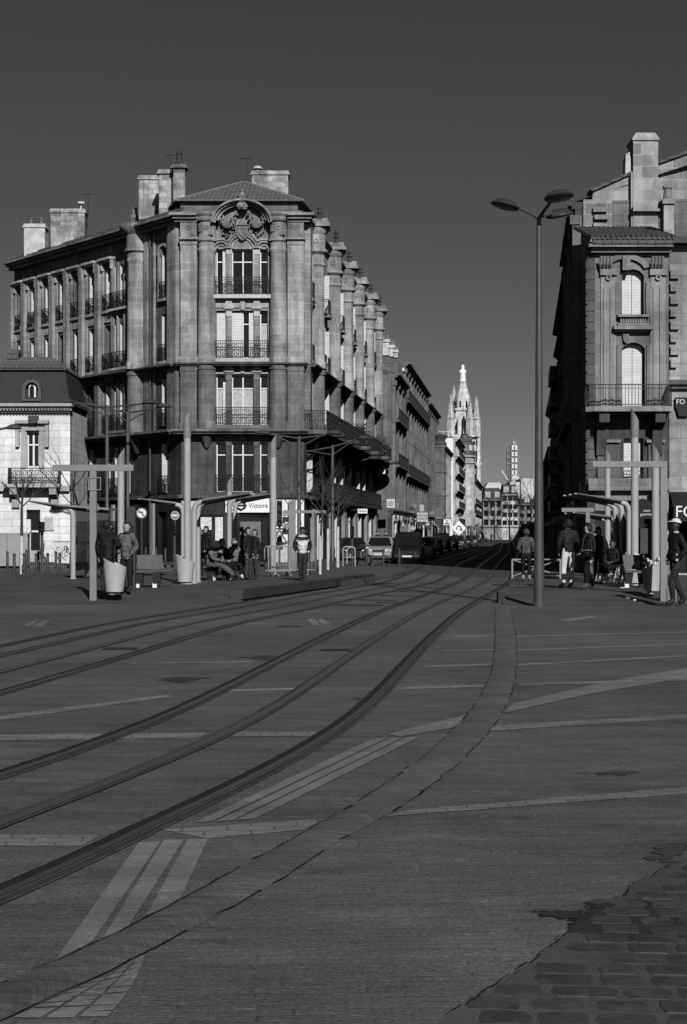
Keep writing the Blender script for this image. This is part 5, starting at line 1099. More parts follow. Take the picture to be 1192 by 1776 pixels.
# ---------------------------------------------------------------- gothic bell tower
Yp = 620.0; fp = Fr((pX(805, Yp), Yp), (1, 0), (0, -1)); k_ = Yp / F
GT = thing('bell_tower', 'tall pale gothic bell tower with pinnacles and a statue-topped spire far down the street', 'tower', (fp.O.x, Yp + 6, 0)); GMt = stone(.68, (1, 0), 1.6, .8, .12, .8, .35, .4)
ux = lambda x: (x - 805) * k_; pz = lambda y: pZ(y, Yp); cy = 6.0
m = MB(); m.taper(fp, ux(775), ux(834), -12.5, 0, 0, pz(757), .9, .6); m.build('shaft', GMt, GT)
m = MB()
for x in (780, 800, 815, 830): m.taper(fp, ux(x) - .9, ux(x) + .9, 0, 1.6, 0, pz(760), .35, .4); 
m.each('buttress', GMt, GT)
m = MB()
for i, x in enumerate((788, 807.5, 822.5)):
    for (y0, y1) in ((835, 795), (790, 765)): m.fb(fp, ux(x) - .45, ux(x) + .45, .0, .12, pz(y0), pz(y1))
m.each('slit_window', M_dark, GT)
m = MB(); m.fb(fp, ux(778), ux(833), -12.5, .9, pz(758), pz(755)); m.fb(fp, ux(775), ux(836), -12.5, .9, pz(806), pz(803)); m.build('parapet', GMt, GT)
m = MB(); m.lathe([(4.3, pz(757)), (4.1, pz(712)), (4.7, pz(711)), (4.7, pz(707)), (0, pz(707))], fp.P(0, -cy, 0), 8); m.build('belfry', GMt, GT)
m = MB()
for a in range(8):
    t_ = R(45 * a - 90); c = fp.P(0, -cy, 0) + Vector((4.0 * math.cos(t_), 4.0 * math.sin(t_), 0)); fa = Fr(c.xy, (-math.sin(t_), math.cos(t_)), (math.cos(t_), math.sin(t_)))
    m.prism([(-.75, pz(752)), (.75, pz(752)), (.75, pz(728)), (0, pz(720)), (-.75, pz(728))], fa, -.2, .22)
m.each('belfry_opening', M_dark, GT)
sp = MB(); sp.lathe([(3.3, pz(707)), (3.0, pz(690)), (1.2, pz(661)), (1.5, pz(660.5)), (1.5, pz(659)), (0, pz(659))], fp.P(0, -cy, 0), 8); sp = sp.build('spire', GMt, GT)
m = MB()
for a in range(8):
    for k in range(9):
        r = 3.25 - 2.0 * k / 8; z = pz(703 - 40 * k / 8); t_ = R(45 * a); m.ball(fp.P(0, -cy, z) + Vector((r * math.cos(t_), r * math.sin(t_), 0)), .34, 5)
m.build('crockets', grey(.5, .9, .3, .6), sp)
m = MB()
for a in range(8):
    t_ = R(45 * a - 67.5); c = fp.P(0, -cy, 0) + Vector((2.75 * math.cos(t_), 2.75 * math.sin(t_), 0)); fa = Fr(c.xy, (-math.sin(t_), math.cos(t_)), (math.cos(t_), math.sin(t_))); m.prism([(-.3, pz(705)), (.3, pz(705)), (.25, pz(694)), (-.25, pz(694))], fa, -.1, .35)
m.each('spire_opening', M_dark, sp)
for (x, yb, yt, w_, dy) in ((782, 757, 684, 1.25, 0), (790.5, 715, 665, 1.1, 9), (815, 757, 686, 1.3, 0), (819, 745, 690, 1.0, 9), (826.5, 757, 687, 1.35, 0), (786, 730, 700, .8, 4)):
    m = MB(); c = fp.P(ux(x), -dy, 0); zt, zb = pz(yt), pz(yb); zm = zb + (zt - zb) * .45
    m.lathe([(w_ * 1.2, zb), (w_ * 1.1, zm - .6), (w_ * 1.35, zm - .3), (w_ * .9, zm), (w_ * .12, zt - .2), (0, zt)], c, 4)
    for k in range(7):
        for a in range(4): r = w_ * (.9 - .75 * k / 7); t_ = R(90 * a); m.ball(c + Vector((r * math.cos(t_), r * math.sin(t_), zm + (zt - zm) * k / 7)), .22, 4)
    m.build('pinnacle', GMt, GT)
for x, s_ in ((786, 1), (814, -1)):
    m = MB(); m.tube([fp.P(ux(x), .1, pz(742)), fp.P(ux(x + s_ * 4), -1, pz(733)), fp.P(ux(x + s_ * 7), -2.2, pz(716))], .45, 6); m.build('flying_buttress', GMt, GT)
st_ = MB(); c = fp.P(0, -cy, 0); st_.lathe([(1.1, pz(659)), (1.15, pz(655)), (1.0, pz(646)), (1.35, pz(642)), (1.2, pz(639)), (.5, pz(637)), (.65, pz(635)), (.6, pz(632.5)), (.75, pz(632)), (.35, pz(630)), (0, pz(629.6))], c, 10, 1, .8); st_.ball(c + Vector((-.9, -.4, pz(642.5))), .55, 6); st_.build('statue', grey(.85, .6, .15, .6), GT, smooth=True)
# ---------------------------------------------------------------- scaffolded tower
Yq = 640.0; fs = Fr((0, Yq), (1, 0), (0, -1)); sx_ = lambda x: pX(x, Yq); sz_ = lambda y: pZ(y, Yq)
SC = thing('scaffold_tower', 'tower wrapped in scaffolding and white sheets, right of the bell tower', 'tower', (sx_(889), Yq + 2, 0))
MB().fb(fs, sx_(884), sx_(896), -4, -.6, 0, sz_(770)).build('core', grey(.12), SC)
m = MB()
for k in range(6): y = 772 + 10.6 * k; m.fb(fs, sx_(888), sx_(897.5), -.5, 0, sz_(y + 8.6), sz_(y))
m.fb(fs, sx_(889), sx_(900), -.6, .2, sz_(834), sz_(824)); m.each('white_sheet', grey(.66, .7, .1, .5), SC)
m = MB()
for k in range(5): y = 772 + 10.6 * k; m.fb(fs, sx_(891.8), sx_(893.6), .01, .1, sz_(y + 7.5), sz_(y + 2))
m.each('opening', M_dark, SC)
m = MB()
for k in range(6): y = 772 + 10.6 * k; m.fb(fs, sx_(879), sx_(898), -2.4, .3, sz_(y + .6), sz_(y)) if k else None; m.fb(fs, sx_(879.5), sx_(885), -2, -1.5, sz_(y + 9), sz_(y + 4))
m.each('scaffold_deck', grey(.35, .8, .3, .6), SC)
m = MB()
for x in (879.5, 883, 887, 898):
    for w_ in (-2.2, .2): m.tube([fs.P(sx_(x), w_, sz_(835)), fs.P(sx_(x), w_, sz_(768))], .10, 4)
for k in range(7):
    y = 771 + 10.6 * k; m.tube([fs.P(sx_(879.5), .2, sz_(y + 10)), fs.P(sx_(887), .2, sz_(y))], .08, 4)
m.tube([fs.P(sx_(890), -1, sz_(772)), fs.P(sx_(892), -1, sz_(760))], .3, 4); m.fb(fs, sx_(889), sx_(896), -2, -.1, sz_(771), sz_(765)); m.build('scaffold_frame', grey(.3, .7, .2), SC)
m = MB(); m.tube([fs.P(sx_(880), 1, sz_(833)), fs.P(sx_(869.5), 1, sz_(816))], .35, 4); m.build('crane_arm', grey(.6), SC)
# ---------------------------------------------------------------- street furniture
M_pole = grey(.07, .45, .15, 4, .2, .5); M_lgrey = grey(.36, .5, .1, 3, 0, .4); M_mgrey = grey(.2, .5, .12, 3, 0, .4); M_tub = grey(.42, .55, .08, 2, 0, .35); M_black = grey(.012, .6, .2); M_wht = grey(.75, .6, .08)
def fpx(x, y, z=0.0): p = gx(x, y, z); p.z = z; return p
# tall three-headed lamp
p = fpx(935, 1051, .005); LT = proto('street_lamp', 'tall tapered lamp post with three oval heads standing at the edge of the right platform', 'street lamp')
MB().lathe([(.15, 0), (.15, .05), (.125, .08), (.12, 1.0), (.105, 1.6), (.085, 5.5), (.055, 8.6), (.055, 9.12), (0, 9.17)], (0, 0, 0), 20).build('pole', M_pole, LT, smooth=True)
def tilt(m, tip, e, deg=14):
    ax = Vector((0, 0, 1)).cross(e); q = Matrix.Rotation(R(-deg), 3, ax); m.v = [tip + q @ (v - tip) for v in m.v]
for (dx, dy, dz, rot) in ((-.82, -.25, .28, 1), (.37, -.75, .38, 0), (.55, .55, .22, 0)):
    L = math.hypot(dx, dy); e = Vector((dx, dy, 0)) / L; tip = Vector((dx, dy, 9.0 + dz))
    a = MB(); a.tube([(0, 0, 9.05), Vector((dx * .25, dy * .25, 9.1 + dz * .2)), tip - e * .28], [.045, .04, .035], 8); a.ball(tip - e * .33, .055, 8); a = a.build('arm', M_pole, LT, smooth=True)
    m = MB(); m.lathe([(0, -.04), (.24, -.045), (.33, -.02), (.35, .0), (.33, .03), (.24, .11), (.13, .15), (0, .16)], tip, 20, 1.0, .78); tilt(m, tip, e); m.build('lamp_head', grey(.05, .35, .15, 3, .2, .5), a, smooth=True)
    m = MB().lathe([(0, -.06), (.2, -.055), (.25, -.044)], tip, 18, 1, .78); tilt(m, tip, e); m.build('lamp_glass', grey(.18, .15, .1, 3, 0, .6), a, smooth=True)
place(LT, p)
def arm_lamp(name, label, px, ybase, ytop, arms, group):
    Yb = F * H / (ybase - YH); b = Vector((pX(px, Yb), Yb, 0)); h = pZ(ytop, Yb); o = proto(name, label, 'street lamp', group); s_ = Yb / F
    MB().lathe([(.14, 0), (.14, .9), (.10, 1.0), (.09, h), (0, h + .02)], (0, 0, 0), 12).build('pole', M_pole, o, smooth=True)
    for (ex, ey, hx) in arms:
        tip = Vector(((ex - px) * s_, hx, h - (ey - ytop) * s_)); a = MB(); a.tube([(0, 0, h - .1), tip], .05, 6); a.tube([(0, 0, h - .55), tip.lerp(Vector((0, 0, h)), .25) + Vector((0, 0, -.05))], .035, 6)
        a = a.build('arm', M_pole, o)
        d = tip.normalized(); MB().lathe([(0, -.05), (.3, -.05), (.42, 0), (.36, .08), (.18, .17), (0, .19)], tip + Vector((.3 if tip.x > 0 else -.3, 0, .03)), 16, 1, .7).build('lamp_head', grey(.06, .4, .15, 3, .2, .4), a, smooth=True)
    return place(o, b)
gl = 'lamp posts with braced arms in front of the corner building'
arm_lamp('braced_lamp', 'slim lamp post with braced arms, left one of the pair before the dark left face', 186, 983, 703, ((123, 697, .4), (252, 701, -.4)), gl)
arm_lamp('braced_lamp', 'slim lamp post with braced arms, right one of the pair before the dark left face', 222, 981, 713, ((160, 703, .6), (278, 708, -.6)), gl)
arm_lamp('braced_lamp', 'slim lamp post with braced arms at the corner of the white-painted shopfront', 519, 984, 757, ((466, 752, .4), (570, 754, -.3)), gl)
arm_lamp('braced_lamp', 'slim lamp post with braced arms under the long street balcony', 577, 978, 772, ((528, 783, .5), (622, 762, -.3)), gl)
arm_lamp('braced_lamp', 'short braced lamp farther along the street, below the end of the long balcony', 602, 968, 800, ((640, 796, 0),), gl)
# small lamps on brackets
def bracket_lamp(label, px, py, Yd, s_, poleh=True):
    o = proto('bracket_lamp', label, 'street lamp', 'curved single lamps'); c = at(px, py, Yd)
    MB().lathe([(0, -.05), (.3, -.05), (.42, 0), (.36, .09), (.15, .2), (0, .22)], (0, 0, 0), 16, 1, .7).build('lamp_head', M_pole, o, smooth=True)
    m = MB(); m.tube([(s_ * .35, 0, .02), (s_ * .8, 0, -.05), (s_ * 1.4, .2, -.25), (s_ * 1.5, .2, -.6), (s_ * 1.5, .2, -c.z)], .06, 8); m.build('pole', M_pole, o); return place(o, c)
bracket_lamp('single curved lamp head at the left edge in front of the bright townhouse', 24, 743, 80, -1)
bracket_lamp('single curved lamp head before the dark side of the right-hand houses', 984, 736, 75, 1)
# stop posts: big flat grey frames
def box_part(name, par, mat, *b, bevel=.012): return MB().box(*b).build(name, mat, par, bevel=bevel)
p = fpx(162, 1044, .01); o = proto('stop_post', 'flat grey T-shaped post on the left platform beside the tapered bin', 'tram stop post', 'flat grey posts of the tram stop'); s_ = p.y / F; h = (1044 - 806) * s_
box_part('post', o, M_mgrey, -.085, .085, -.05, .05, 0, h - .16); box_part('crossbar', o, M_mgrey, -70 * s_, 70 * s_, -.052, .052, h - .16, h)
m = MB(); m.tube([(-.1, -.07, h - .62), (-.1, -.07, h - .32), (.19, -.07, h - .32), (.19, -.07, h - .62), (-.1, -.07, h - .62)], .012, 6); m.build('clamp', M_lgrey, o); place(o, p)
p = fpx(1151, 1046, .01); o = proto('stop_post', 'flat grey post shaped like an upside-down L on the right platform', 'tram stop post', 'flat grey posts of the tram stop'); s_ = p.y / F; h = (1046 - 800) * s_
box_part('post', o, M_mgrey, -.085, .085, -.05, .05, 0, h - .15); box_part('crossbar', o, M_mgrey, -124 * s_, .085, -.052, .052, h - .15, h)
MB().lathe([(.17, 0), (.17, .34), (.12, .4), (0, .4)], (.17, .06, 0), 16).build('foot_block', M_mgrey, o, smooth=True); place(o, p)
p = fpx(1002, 1000, ZP); o = proto('stop_post', 'thin grey crossbar on a post behind the waiting people, right platform', 'tram stop post', 'flat grey posts of the tram stop'); s_ = p.y / F
box_part('post', o, M_mgrey, .28, .42, -.05, .05, 0, 112 * s_); box_part('crossbar', o, M_mgrey, -28 * s_, 28 * s_, -.052, .052, 112 * s_, 119 * s_); place(o, p)
p = fpx(519, 990, .1); o = proto('stop_post', 'grey T-shaped post behind the man in the white jacket', 'tram stop post', 'flat grey posts of the tram stop'); s_ = p.y / F
box_part('post', o, M_mgrey, -18 * s_, -6 * s_, -.05, .05, 0, 122 * s_); box_part('crossbar', o, M_mgrey, -26 * s_, 46 * s_, -.052, .052, 100 * s_, 105 * s_); place(o, p)
# light columns: pale tubes with a slanted darker top
def light_column(label, px, yb, ytop, w, side=-1, zz=ZP):
    p = fpx(px, yb, zz); s_ = p.y / F; r = w * s_ / 2; h = (yb - ytop) * s_; o = proto('light_column', label, 'light column', 'pale light columns of the tram stop'); hs = h * .84
    MB().lathe([(r * 1.5, 0), (r * 1.5, .03), (r * 1.02, .04), (r, hs), (0, hs)], (0, 0, 0), 18).build('tube', M_lgrey, o, smooth=True)
    m = MB(); n = 18; R1 = r * 1.12; vs = []
    for k in range(n): a = 2 * math.pi * k / n; vs.append((R1 * math.cos(a), R1 * math.sin(a), hs - .02))
    for k in range(n): a = 2 * math.pi * k / n; vs.append((R1 * math.cos(a), R1 * math.sin(a), h - R1 * 1.6 + side * R1 * 1.6 * math.cos(a)))
    m.add(vs, [tuple(range(n)), tuple(range(2 * n - 1, n - 1, -1))] + [(k, (k + 1) % n, n + (k + 1) % n, n + k) for k in range(n)]); m.build('light_head', M_mgrey, o, smooth=True); return place(o, p)
light_column('pale light column rising from the bin beside the slumped man', 325, 1013, 710, 12, 1)
light_column('pale light column behind the man in the grey jacket', 210, 1012, 776, 12, 1)
light_column('short pale light column showing above the roof of the middle shelter', 398, 990, 825, 9, 1)
light_column('pale light column beside the crowd barriers and traffic light', 474, 998, 752, 11, 1)
light_column('tallest pale light column on the right platform, behind the farther overflowing bin', 1101, 1015, 708, 13, -1)
light_column('pale light column behind the nearer overflowing bin at right', 1137, 1021, 767, 13, -1)
light_column('slender pale light column crossing the right crossbar, nearest the street', 1054, 997, 775, 10, -1)
light_column('shortest pale light column on the right, behind the curved shelter beams', 1079, 987, 828, 9, -1)
# tapered bins
def tub(label, px, yb, wpx, hpx, slope, zz=ZP, rubbish=0, seed=0):
    p = fpx(px, yb, zz); s_ = p.y / F; o = proto('litter_bin', label, 'litter bin', 'tapered pale litter bins'); rt, rb, h = wpx * s_ / 2, wpx * s_ * .36, hpx * s_; n = 24; vs = []
    for r, z, k_ in ((rb, .07, 0), (rt, h * .86, 1), (rt - .025, h * .86, 1), (rb - .02, .3, 0)):
        for k in range(n): a = 2 * math.pi * k / n; vs.append((r * math.cos(a), r * math.sin(a), z + k_ * slope * .14 * h * math.cos(a)))
    fs = [(j * n + k, j * n + (k + 1) % n, (j + 1) * n + (k + 1) % n, (j + 1) * n + k) for j in range(3) for k in range(n)] + [tuple(range(n)), tuple(range(3 * n, 4 * n))]
    MB().add(vs, fs).build('tub', M_tub, o, smooth=True); MB().lathe([(rb * .55, 0), (rb * .5, .07), (0, .07)], (-rb * .2, 0, 0), 14).build('foot', M_lgrey, o)
    if rubbish:
        rg = random.Random(seed); m = MB()
        for i in range(rubbish):
            c = Vector((rg.uniform(-rt, rt) * .75, rg.uniform(-rt, rt) * .6, h * .88 + slope * .1 * h * 0 + rg.uniform(-.02, .14))); r = rg.uniform(.04, .1)
            vs = [c + Vector((rg.gauss(0, 1), rg.gauss(0, 1), rg.gauss(0, 1))).normalized() * r * rg.uniform(.6, 1.3) for _ in range(9)]; bm = bmesh.new(); bv = [bm.verts.new(v) for v in vs]; bmesh.ops.convex_hull(bm, input=bv); bm.verts.index_update(); m.add([v.co.copy() for v in bm.verts], [tuple(v.index for v in f.verts) for f in bm.faces]); bm.free()
        struct(m.build('rubbish', M_wht, o), 'stuff')
    return place(o, p)
tub('tapered pale bin in front of the dark-coated man on the left platform', 199, 1031, 42, 64, -1)
tub('tapered pale bin at the foot of the light column beside the slumped man', 321, 1013, 35, 52, -1)
tub('tapered bin overflowing with white rubbish right beside the L-shaped post', 1131, 1029.5, 35, 59, 1, rubbish=16, seed=1)
tub('tapered bin heaped with white rubbish farther back, below the tallest light column', 1099, 1015, 38, 48, 1, rubbish=16, seed=2)
# shelters
def shelter(label, px, yb, m_=1, roof=1.6, hpost=2.35, n=2, gap=1.5, rise=.22, wall=True, back=0, glass_len=None, zz=ZP, fascia=0):
    p = fpx(px, yb, zz); o = proto('tram_shelter', label, 'tram shelter', 'curved-beam shelters of the tram stop')
    prof = [(0, 0), (0, hpost - .3), (m_ * .03, hpost - .14), (m_ * .12, hpost - .04), (m_ * .3, hpost + .01), (m_ * roof * .6, hpost + rise * .55), (m_ * roof, hpost + rise)]; rad = [.085, .085, .085, .085, .08, .055, .022]
    for i in range(n):
        m = MB(); m.tube([(x, i * gap, z) for x, z in prof], rad, 12); m.lathe([(.12, 0), (.12, .03), (0, .03)], (0, i * gap, 0), 12); m.build('beam', M_lgrey, o, smooth=True)
    L = (n - 1) * gap; m = MB(); z0 = hpost + .03
    m.hexa([(m_ * .25, -.25, z0 - .02), (m_ * roof * .95, -.25, hpost + rise - .02), (m_ * roof * .95, L + .25, hpost + rise - .02), (m_ * .25, L + .25, z0 - .02), (m_ * .25, -.25, z0 + .03), (m_ * roof * .95, -.25, hpost + rise + .01), (m_ * roof * .95, L + .25, hpost + rise + .01), (m_ * .25, L + .25, z0 + .03)]); m.build('roof', grey(.10, .5, .1), o)
    if back:
        m = MB(); m.hexa([(-m_ * back, -.2, hpost - .08), (m_ * .25, -.2, z0), (m_ * .25, L + .2, z0), (-m_ * back, L + .2, hpost - .08), (-m_ * back, -.2, hpost - .02), (m_ * .25, -.2, z0 + .06), (m_ * .25, L + .2, z0 + .06), (-m_ * back, L + .2, hpost - .02)]); m.build('back_roof', M_mgrey, o)
    if fascia:
        MB().box(*sorted((-m_ * .1, -m_ * back)), .0, .05, hpost - .42, hpost - .1).build('fascia', grey(.05, .5, .1), o)
    if wall:
        MB().box(-m_ * .05 - .01, -m_ * .05 + .01, .1, L - .05, .25, hpost - .35).build('glass_panel', clear_glass(), o)
    if back:
        a, b = sorted((-m_ * .12, -m_ * back)); MB().box(a, b, .02, .04, .3, hpost - .42).build('glass_panel', clear_glass(), o); MB().box(a, b, L - .04, L - .02, .3, hpost - .42).build('glass_panel', clear_glass(), o)
        MB().box(-m_ * back - .03, -m_ * back + .03, 0, .06, 0, hpost - .1).build('post', grey(.06), o)
    return place(o, p)
shelter('shelter with a long thin roof wing and dark glass box, left behind the T-shaped post', 127, 1004, -1, roof=1.5, hpost=2.35, n=2, gap=3.0, back=1.2, fascia=1)
shelter('open shelter above the seated people, its roof rising toward the street', 337, 1012, 1, roof=1.75, hpost=2.45, n=2, gap=1.2, rise=.25, wall=False)
shelter('second bay of the shelter behind the seated people, nearer the shop sign', 398, 998, 1, roof=1.55, hpost=2.70, n=2, gap=3, rise=.2, wall=False)
shelter('shelter whose thin roof wing points left toward the traffic signs', 318, 1000, -1, roof=1.55, hpost=2.5, n=2, gap=2.5, rise=.2, wall=False)
shelter('nearer curved shelter beam pair on the right platform, under the long crossbar', 1091, 1006, -1, roof=1.75, hpost=2.5, n=3, gap=1.3, rise=.28, wall=True)
shelter('lower farther shelter on the right platform, its roof wing ending beside the lamp post', 1073, 997, -1, roof=1.65, hpost=2.05, n=2, gap=2.2, rise=.2, wall=True)
# dark uprights behind the seated people: an advertising case and a column
o = proto('display_case', 'tall black display case standing behind the seated people', 'display case'); p = fpx(406, 990, ZP); box_part('case', o, M_black, -.25, .25, -.08, .08, .1, 2.3); box_part('frame', o, grey(.04), -.29, .29, -.05, .05, 0, .1); MB().box(-.2, .2, -.09, -.082, .5, 2.1).build('pane', glass_mat(.02), o); place(o, p)
o = proto('ticket_machine', 'dark upright ticket machine beside the man in the grey jacket', 'ticket machine'); p = fpx(229, 1024, ZP); box_part('body', o, grey(.045, .4, .15), -.1, .1, -.12, .12, 0, 2.2); MB().box(-.07, .07, -.126, -.12, 1.2, 1.7).build('screen', glass_mat(.02), o); MB().box(-.05, .05, -.128, -.12, 1.0, 1.08).build('coin_slot', M_lgrey, o); place(o, p)
# benches
def bench(label, px, yb, w=1.5, sc=1, rz=0):
    o = proto('bench', label, 'bench', 'benches of the tram stop'); mt = grey(.075, .6, .25, 6)
    m = MB(); m.hexa([(-w * .35, -.25, .40), (w * .5, -.25, .46), (w * .5, .2, .46), (-w * .35, .2, .40), (-w * .35, -.25, .47), (w * .5, -.25, .50), (w * .5, .2, .50), (-w * .35, .2, .47)]); m.build('seat', mt, o, bevel=.01)
    m = MB(); m.hexa([(-w * .30, .16, .5), (w * .26, .16, .5), (w * .26, .2, .5), (-w * .30, .2, .5), (-w * .34, .3, .9), (w * .22, .3, .9), (w * .22, .34, .9), (-w * .34, .34, .9)]); m.build('backrest', mt, o, bevel=.008)
    for x in (-w * .25, w * .12):
        m = MB(); m.hexa([(x - .08, -.1, 0), (x + .08, -.1, 0), (x + .08, .12, 0), (x - .08, .12, 0), (x - .11, -.2, .4), (x + .13, -.2, .42), (x + .13, .18, .42), (x - .11, .18, .4)]); m.build('leg', grey(.03, .6), o)
        MB().box(x - .1, x + .02, -.125, -.105, 0, .16).build('foot_plate', M_wht, o)
    return place(o, fpx(px, yb, ZP), rz, sc)
bench('dark bench with a low backrest between the man in grey and the bin', 262, 1019, 1.3)
BQ = fpx(386, 1006, ZP)
bench('long dark bench under the shelter carrying the three seated people', 386, 1006, 2.5, 1, R(62))
bench('bench half hidden between the two overflowing bins', 1106, 1019, 1.1, 1, 0)
# signs
def sign_pole(o, h, r=.03): return MB().tube([(0, 0, 0), (0, 0, h)], r, 8).build('pole', M_pole, o)
def round_sign(label, px, py, yb, rpx, kind, group='round road signs on poles'):
    Yd = F * H / (yb - YH); s_ = Yd / F; o = proto('road_sign', label, 'road sign', group); z = (yb - py) * s_; r = rpx * s_; sign_pole(o, z + r)
    ringm = grey(.16, .5, .05); d = MB(); fr0 = Fr((0, 0), (1, 0), (0, -1)); circ = lambda rr: [(rr * math.cos(2 * math.pi * k / 28), z + rr * math.sin(2 * math.pi * k / 28)) for k in range(28)]
    d.prism(circ(r), fr0, .03, .045); d = d.build('disc', ringm if kind != 'noentry' else grey(.2), o)
    if kind == 'noentry':
        m = MB(); m.archband(fr0, 0, z, r * .92, r, .046, .052, 0, 360, 28); m.fb(fr0, -r * .68, r * .68, .046, .052, z - r * .17, z + r * .17); m.build('white_bar', M_wht, d)
    elif kind == 'noturn':
        MB().prism(circ(r * .8), fr0, .046, .05).build('white_disc', M_wht, d)
        m = MB(); m.fb(fr0, r * .15, r * .28, .051, .055, z - r * .6, z + r * .2); m.fb(fr0, -r * .3, r * .28, .051, .055, z + r * .12, z + r * .26); m.prism([(-r * .62, z + r * .19), (-r * .25, z + r * .5), (-r * .25, z - r * .12)], fr0, .051, .055); m.build('arrow', M_dark, d)
        MB().prism([(-r * .62, z + r * .48), (-r * .48, z + r * .62), (r * .62, z - r * .48), (r * .48, z - r * .62)], fr0, .056, .060).build('slash', ringm, d)
    else: MB().prism(circ(r * .8), fr0, .046, .05).build('disc_face', grey(.12), d)
    return place(o, Vector((pX(px, Yd), Yd, 0)))
round_sign('no-left-turn sign near the bench at left, crossed black arrow on white', 246, 890, 983, 9.5, 'noturn')
round_sign('no-entry sign with a white bar, right of the left no-left-turn sign', 304, 894, 982, 7.5, 'noentry')
round_sign('no-left-turn sign beside the traffic light, above the crowd barriers', 503, 895, 984, 10.5, 'noturn')
round_sign('small no-entry sign far along the left pavement before the shops', 716, 916, 962, 4.5, 'noentry')
round_sign('dark round sign seen from behind, far along the left pavement', 700, 918, 963, 6, 'dark')
round_sign('small white-barred sign beneath the square shop sign board', 742, 909, 958, 3.4, 'noentry')
def traffic_light(label, px, yt, yb, ybase, wpx, tri=False, side=0):
    Yd = F * H / (ybase - YH); s_ = Yd / F; o = proto('traffic_light', label, 'traffic light', 'traffic lights'); z0, z1 = (ybase - yb) * s_, (ybase - yt) * s_; w = wpx * s_; sign_pole(o, z1, .06)
    b = MB().box(-w / 2, w / 2, -.25, .05, z0, z1).build('housing', M_black, o, bevel=.03); n = 3
    for k in range(3):
        z = z0 + (z1 - z0) * (k + .5) / 3; r = min(w * .36, (z1 - z0) / 7)
        MB().tube([(0, -.25, z), (0, -.255, z)], r, 14).build('lens', grey(.03, .2, .1, 5, 0, .5), b); m = MB()
        for i in range(8): a0, a1 = R(180 * i / 8), R(180 * (i + 1) / 8); m.hexa([(r * 1.05 * math.cos(a0), -.25, z + r * 1.05 * math.sin(a0)), (r * 1.05 * math.cos(a1), -.25, z + r * 1.05 * math.sin(a1)), (r * 1.05 * math.cos(a1), -.45, z + r * 1.05 * math.sin(a1)), (r * 1.05 * math.cos(a0), -.45, z + r * 1.05 * math.sin(a0)), (r * 1.15 * math.cos(a0), -.25, z + r * 1.15 * math.sin(a0)), (r * 1.15 * math.cos(a1), -.25, z + r * 1.15 * math.sin(a1)), (r * 1.15 * math.cos(a1), -.45, z + r * 1.15 * math.sin(a1)), (r * 1.15 * math.cos(a0), -.45, z + r * 1.15 * math.sin(a0))])
        m.build('visor', M_black, b)
    if tri:
        z = z0 - .55; f0 = Fr((0, 0), (1, 0), (0, -1)); MB().prism([(-.42, z - .3), (.42, z - .3), (0, z + .42)], f0, .07, .09).build('warning_triangle', grey(.18), o); MB().prism([(-.28, z - .22), (.28, z - .22), (0, z + .27)], f0, .092, .1).build('triangle_face', M_wht, o); m = MB(); m.fb(f0, -.05, .05, .101, .108, z - .14, z + .1); m.fb(f0, -.13, .13, .101, .108, z - .03, z + .02); m.build('symbol', M_dark, o)
        MB().box(-.15, .15, -.1, .1, .9, 1.55).build('lower_box', M_black, o, bevel=.02)
    return place(o, Vector((pX(px, Yd), Yd, 0)))
traffic_light('tall black traffic light above a triangular warning sign beside the barriers', 485, 868, 912, 986, 9, True)
traffic_light('black traffic light turned sideways among the bollards before the townhouse', 73, 905, 924, 996, 9)
traffic_light('small black signal box on the pole under the no-entry sign', 303, 911, 926, 984, 6)
traffic_light('black traffic light beside the cycle hoop and dark hatchback', 611, 912, 930, 984, 7)
o = proto('info_sign', 'stack of small dark direction plates right of the warning triangle', 'sign'); Yd = 79; MB().tube([(0, 0, 0), (0, 0, 3.2)], .03, 6).build('pole', M_pole, o)
for k in range(4): MB().box(-.28, .28, -.06, -.03, 1.65 + .3 * k, 1.9 + .3 * k).build('plate', grey((.03, .3)[k % 2], .6, .3, 9), o)
place(o, (pX(500, Yd), Yd, 0))
# bollards
bl = []
o = proto('bollard', 'x', 'bollard', 'slim dark bollards with ball tops'); MB().lathe([(.055, 0), (.055, .68), (.045, .70), (.045, .73), (.06, .745), (.062, .79), (.045, .84), (0, .855)], (0, 0, 0), 12).build('post', grey(.05, .5, .2, 5, .2), o, smooth=True); MB().lathe([(.09, 0), (.09, .02), (0, .02)], (0, 0, 0), 12).build('base', grey(.06), o)
BL = [(25, 998.6, 'second bollard from the left edge before the townhouse, near the tree'), (36, 995, 'bollard directly left of the young tree trunk before the townhouse'), (42, 998, 'bollard just right of the young tree trunk before the townhouse'), (46, 985, 'far bollard on the kerb before the grey street cabinet'), (63, 997.5, 'bollard standing left of the sideways traffic light pole'), (67, 990, 'bollard behind and left of the sideways traffic light pole'), (83, 997, 'bollard standing right of the sideways traffic light pole'), (97, 990, 'bollard in front of the scribbled box, left one of two'), (104, 996, 'bollard in front of the scribbled box, right one of two'), (123, 994, 'bollard touching the left shelter post in view'), (13, 990, 'bollard at the very left edge before the cabinet'),
      (253, 977, 'left bollard of three behind the bench at the dark shop fronts'), (271, 976, 'middle bollard of three behind the bench at the dark shop fronts'), (287, 980, 'right bollard of three behind the bench, under the no-entry sign'),
      (636, 982, 'bollard between the dark hatchback and the pale estate car'), (665, 982, 'bollard in front of the pale estate car'), (693, 981.5, 'bollard at the corner of the dark van')]
for i, (x, y, lab) in enumerate(BL):
    z = .1 if y > 978 else .1; q = fpx(x, y, z)
    if i == 0: place(o, q); o['label'] = lab
    else: dup(o, q, 0, lab)
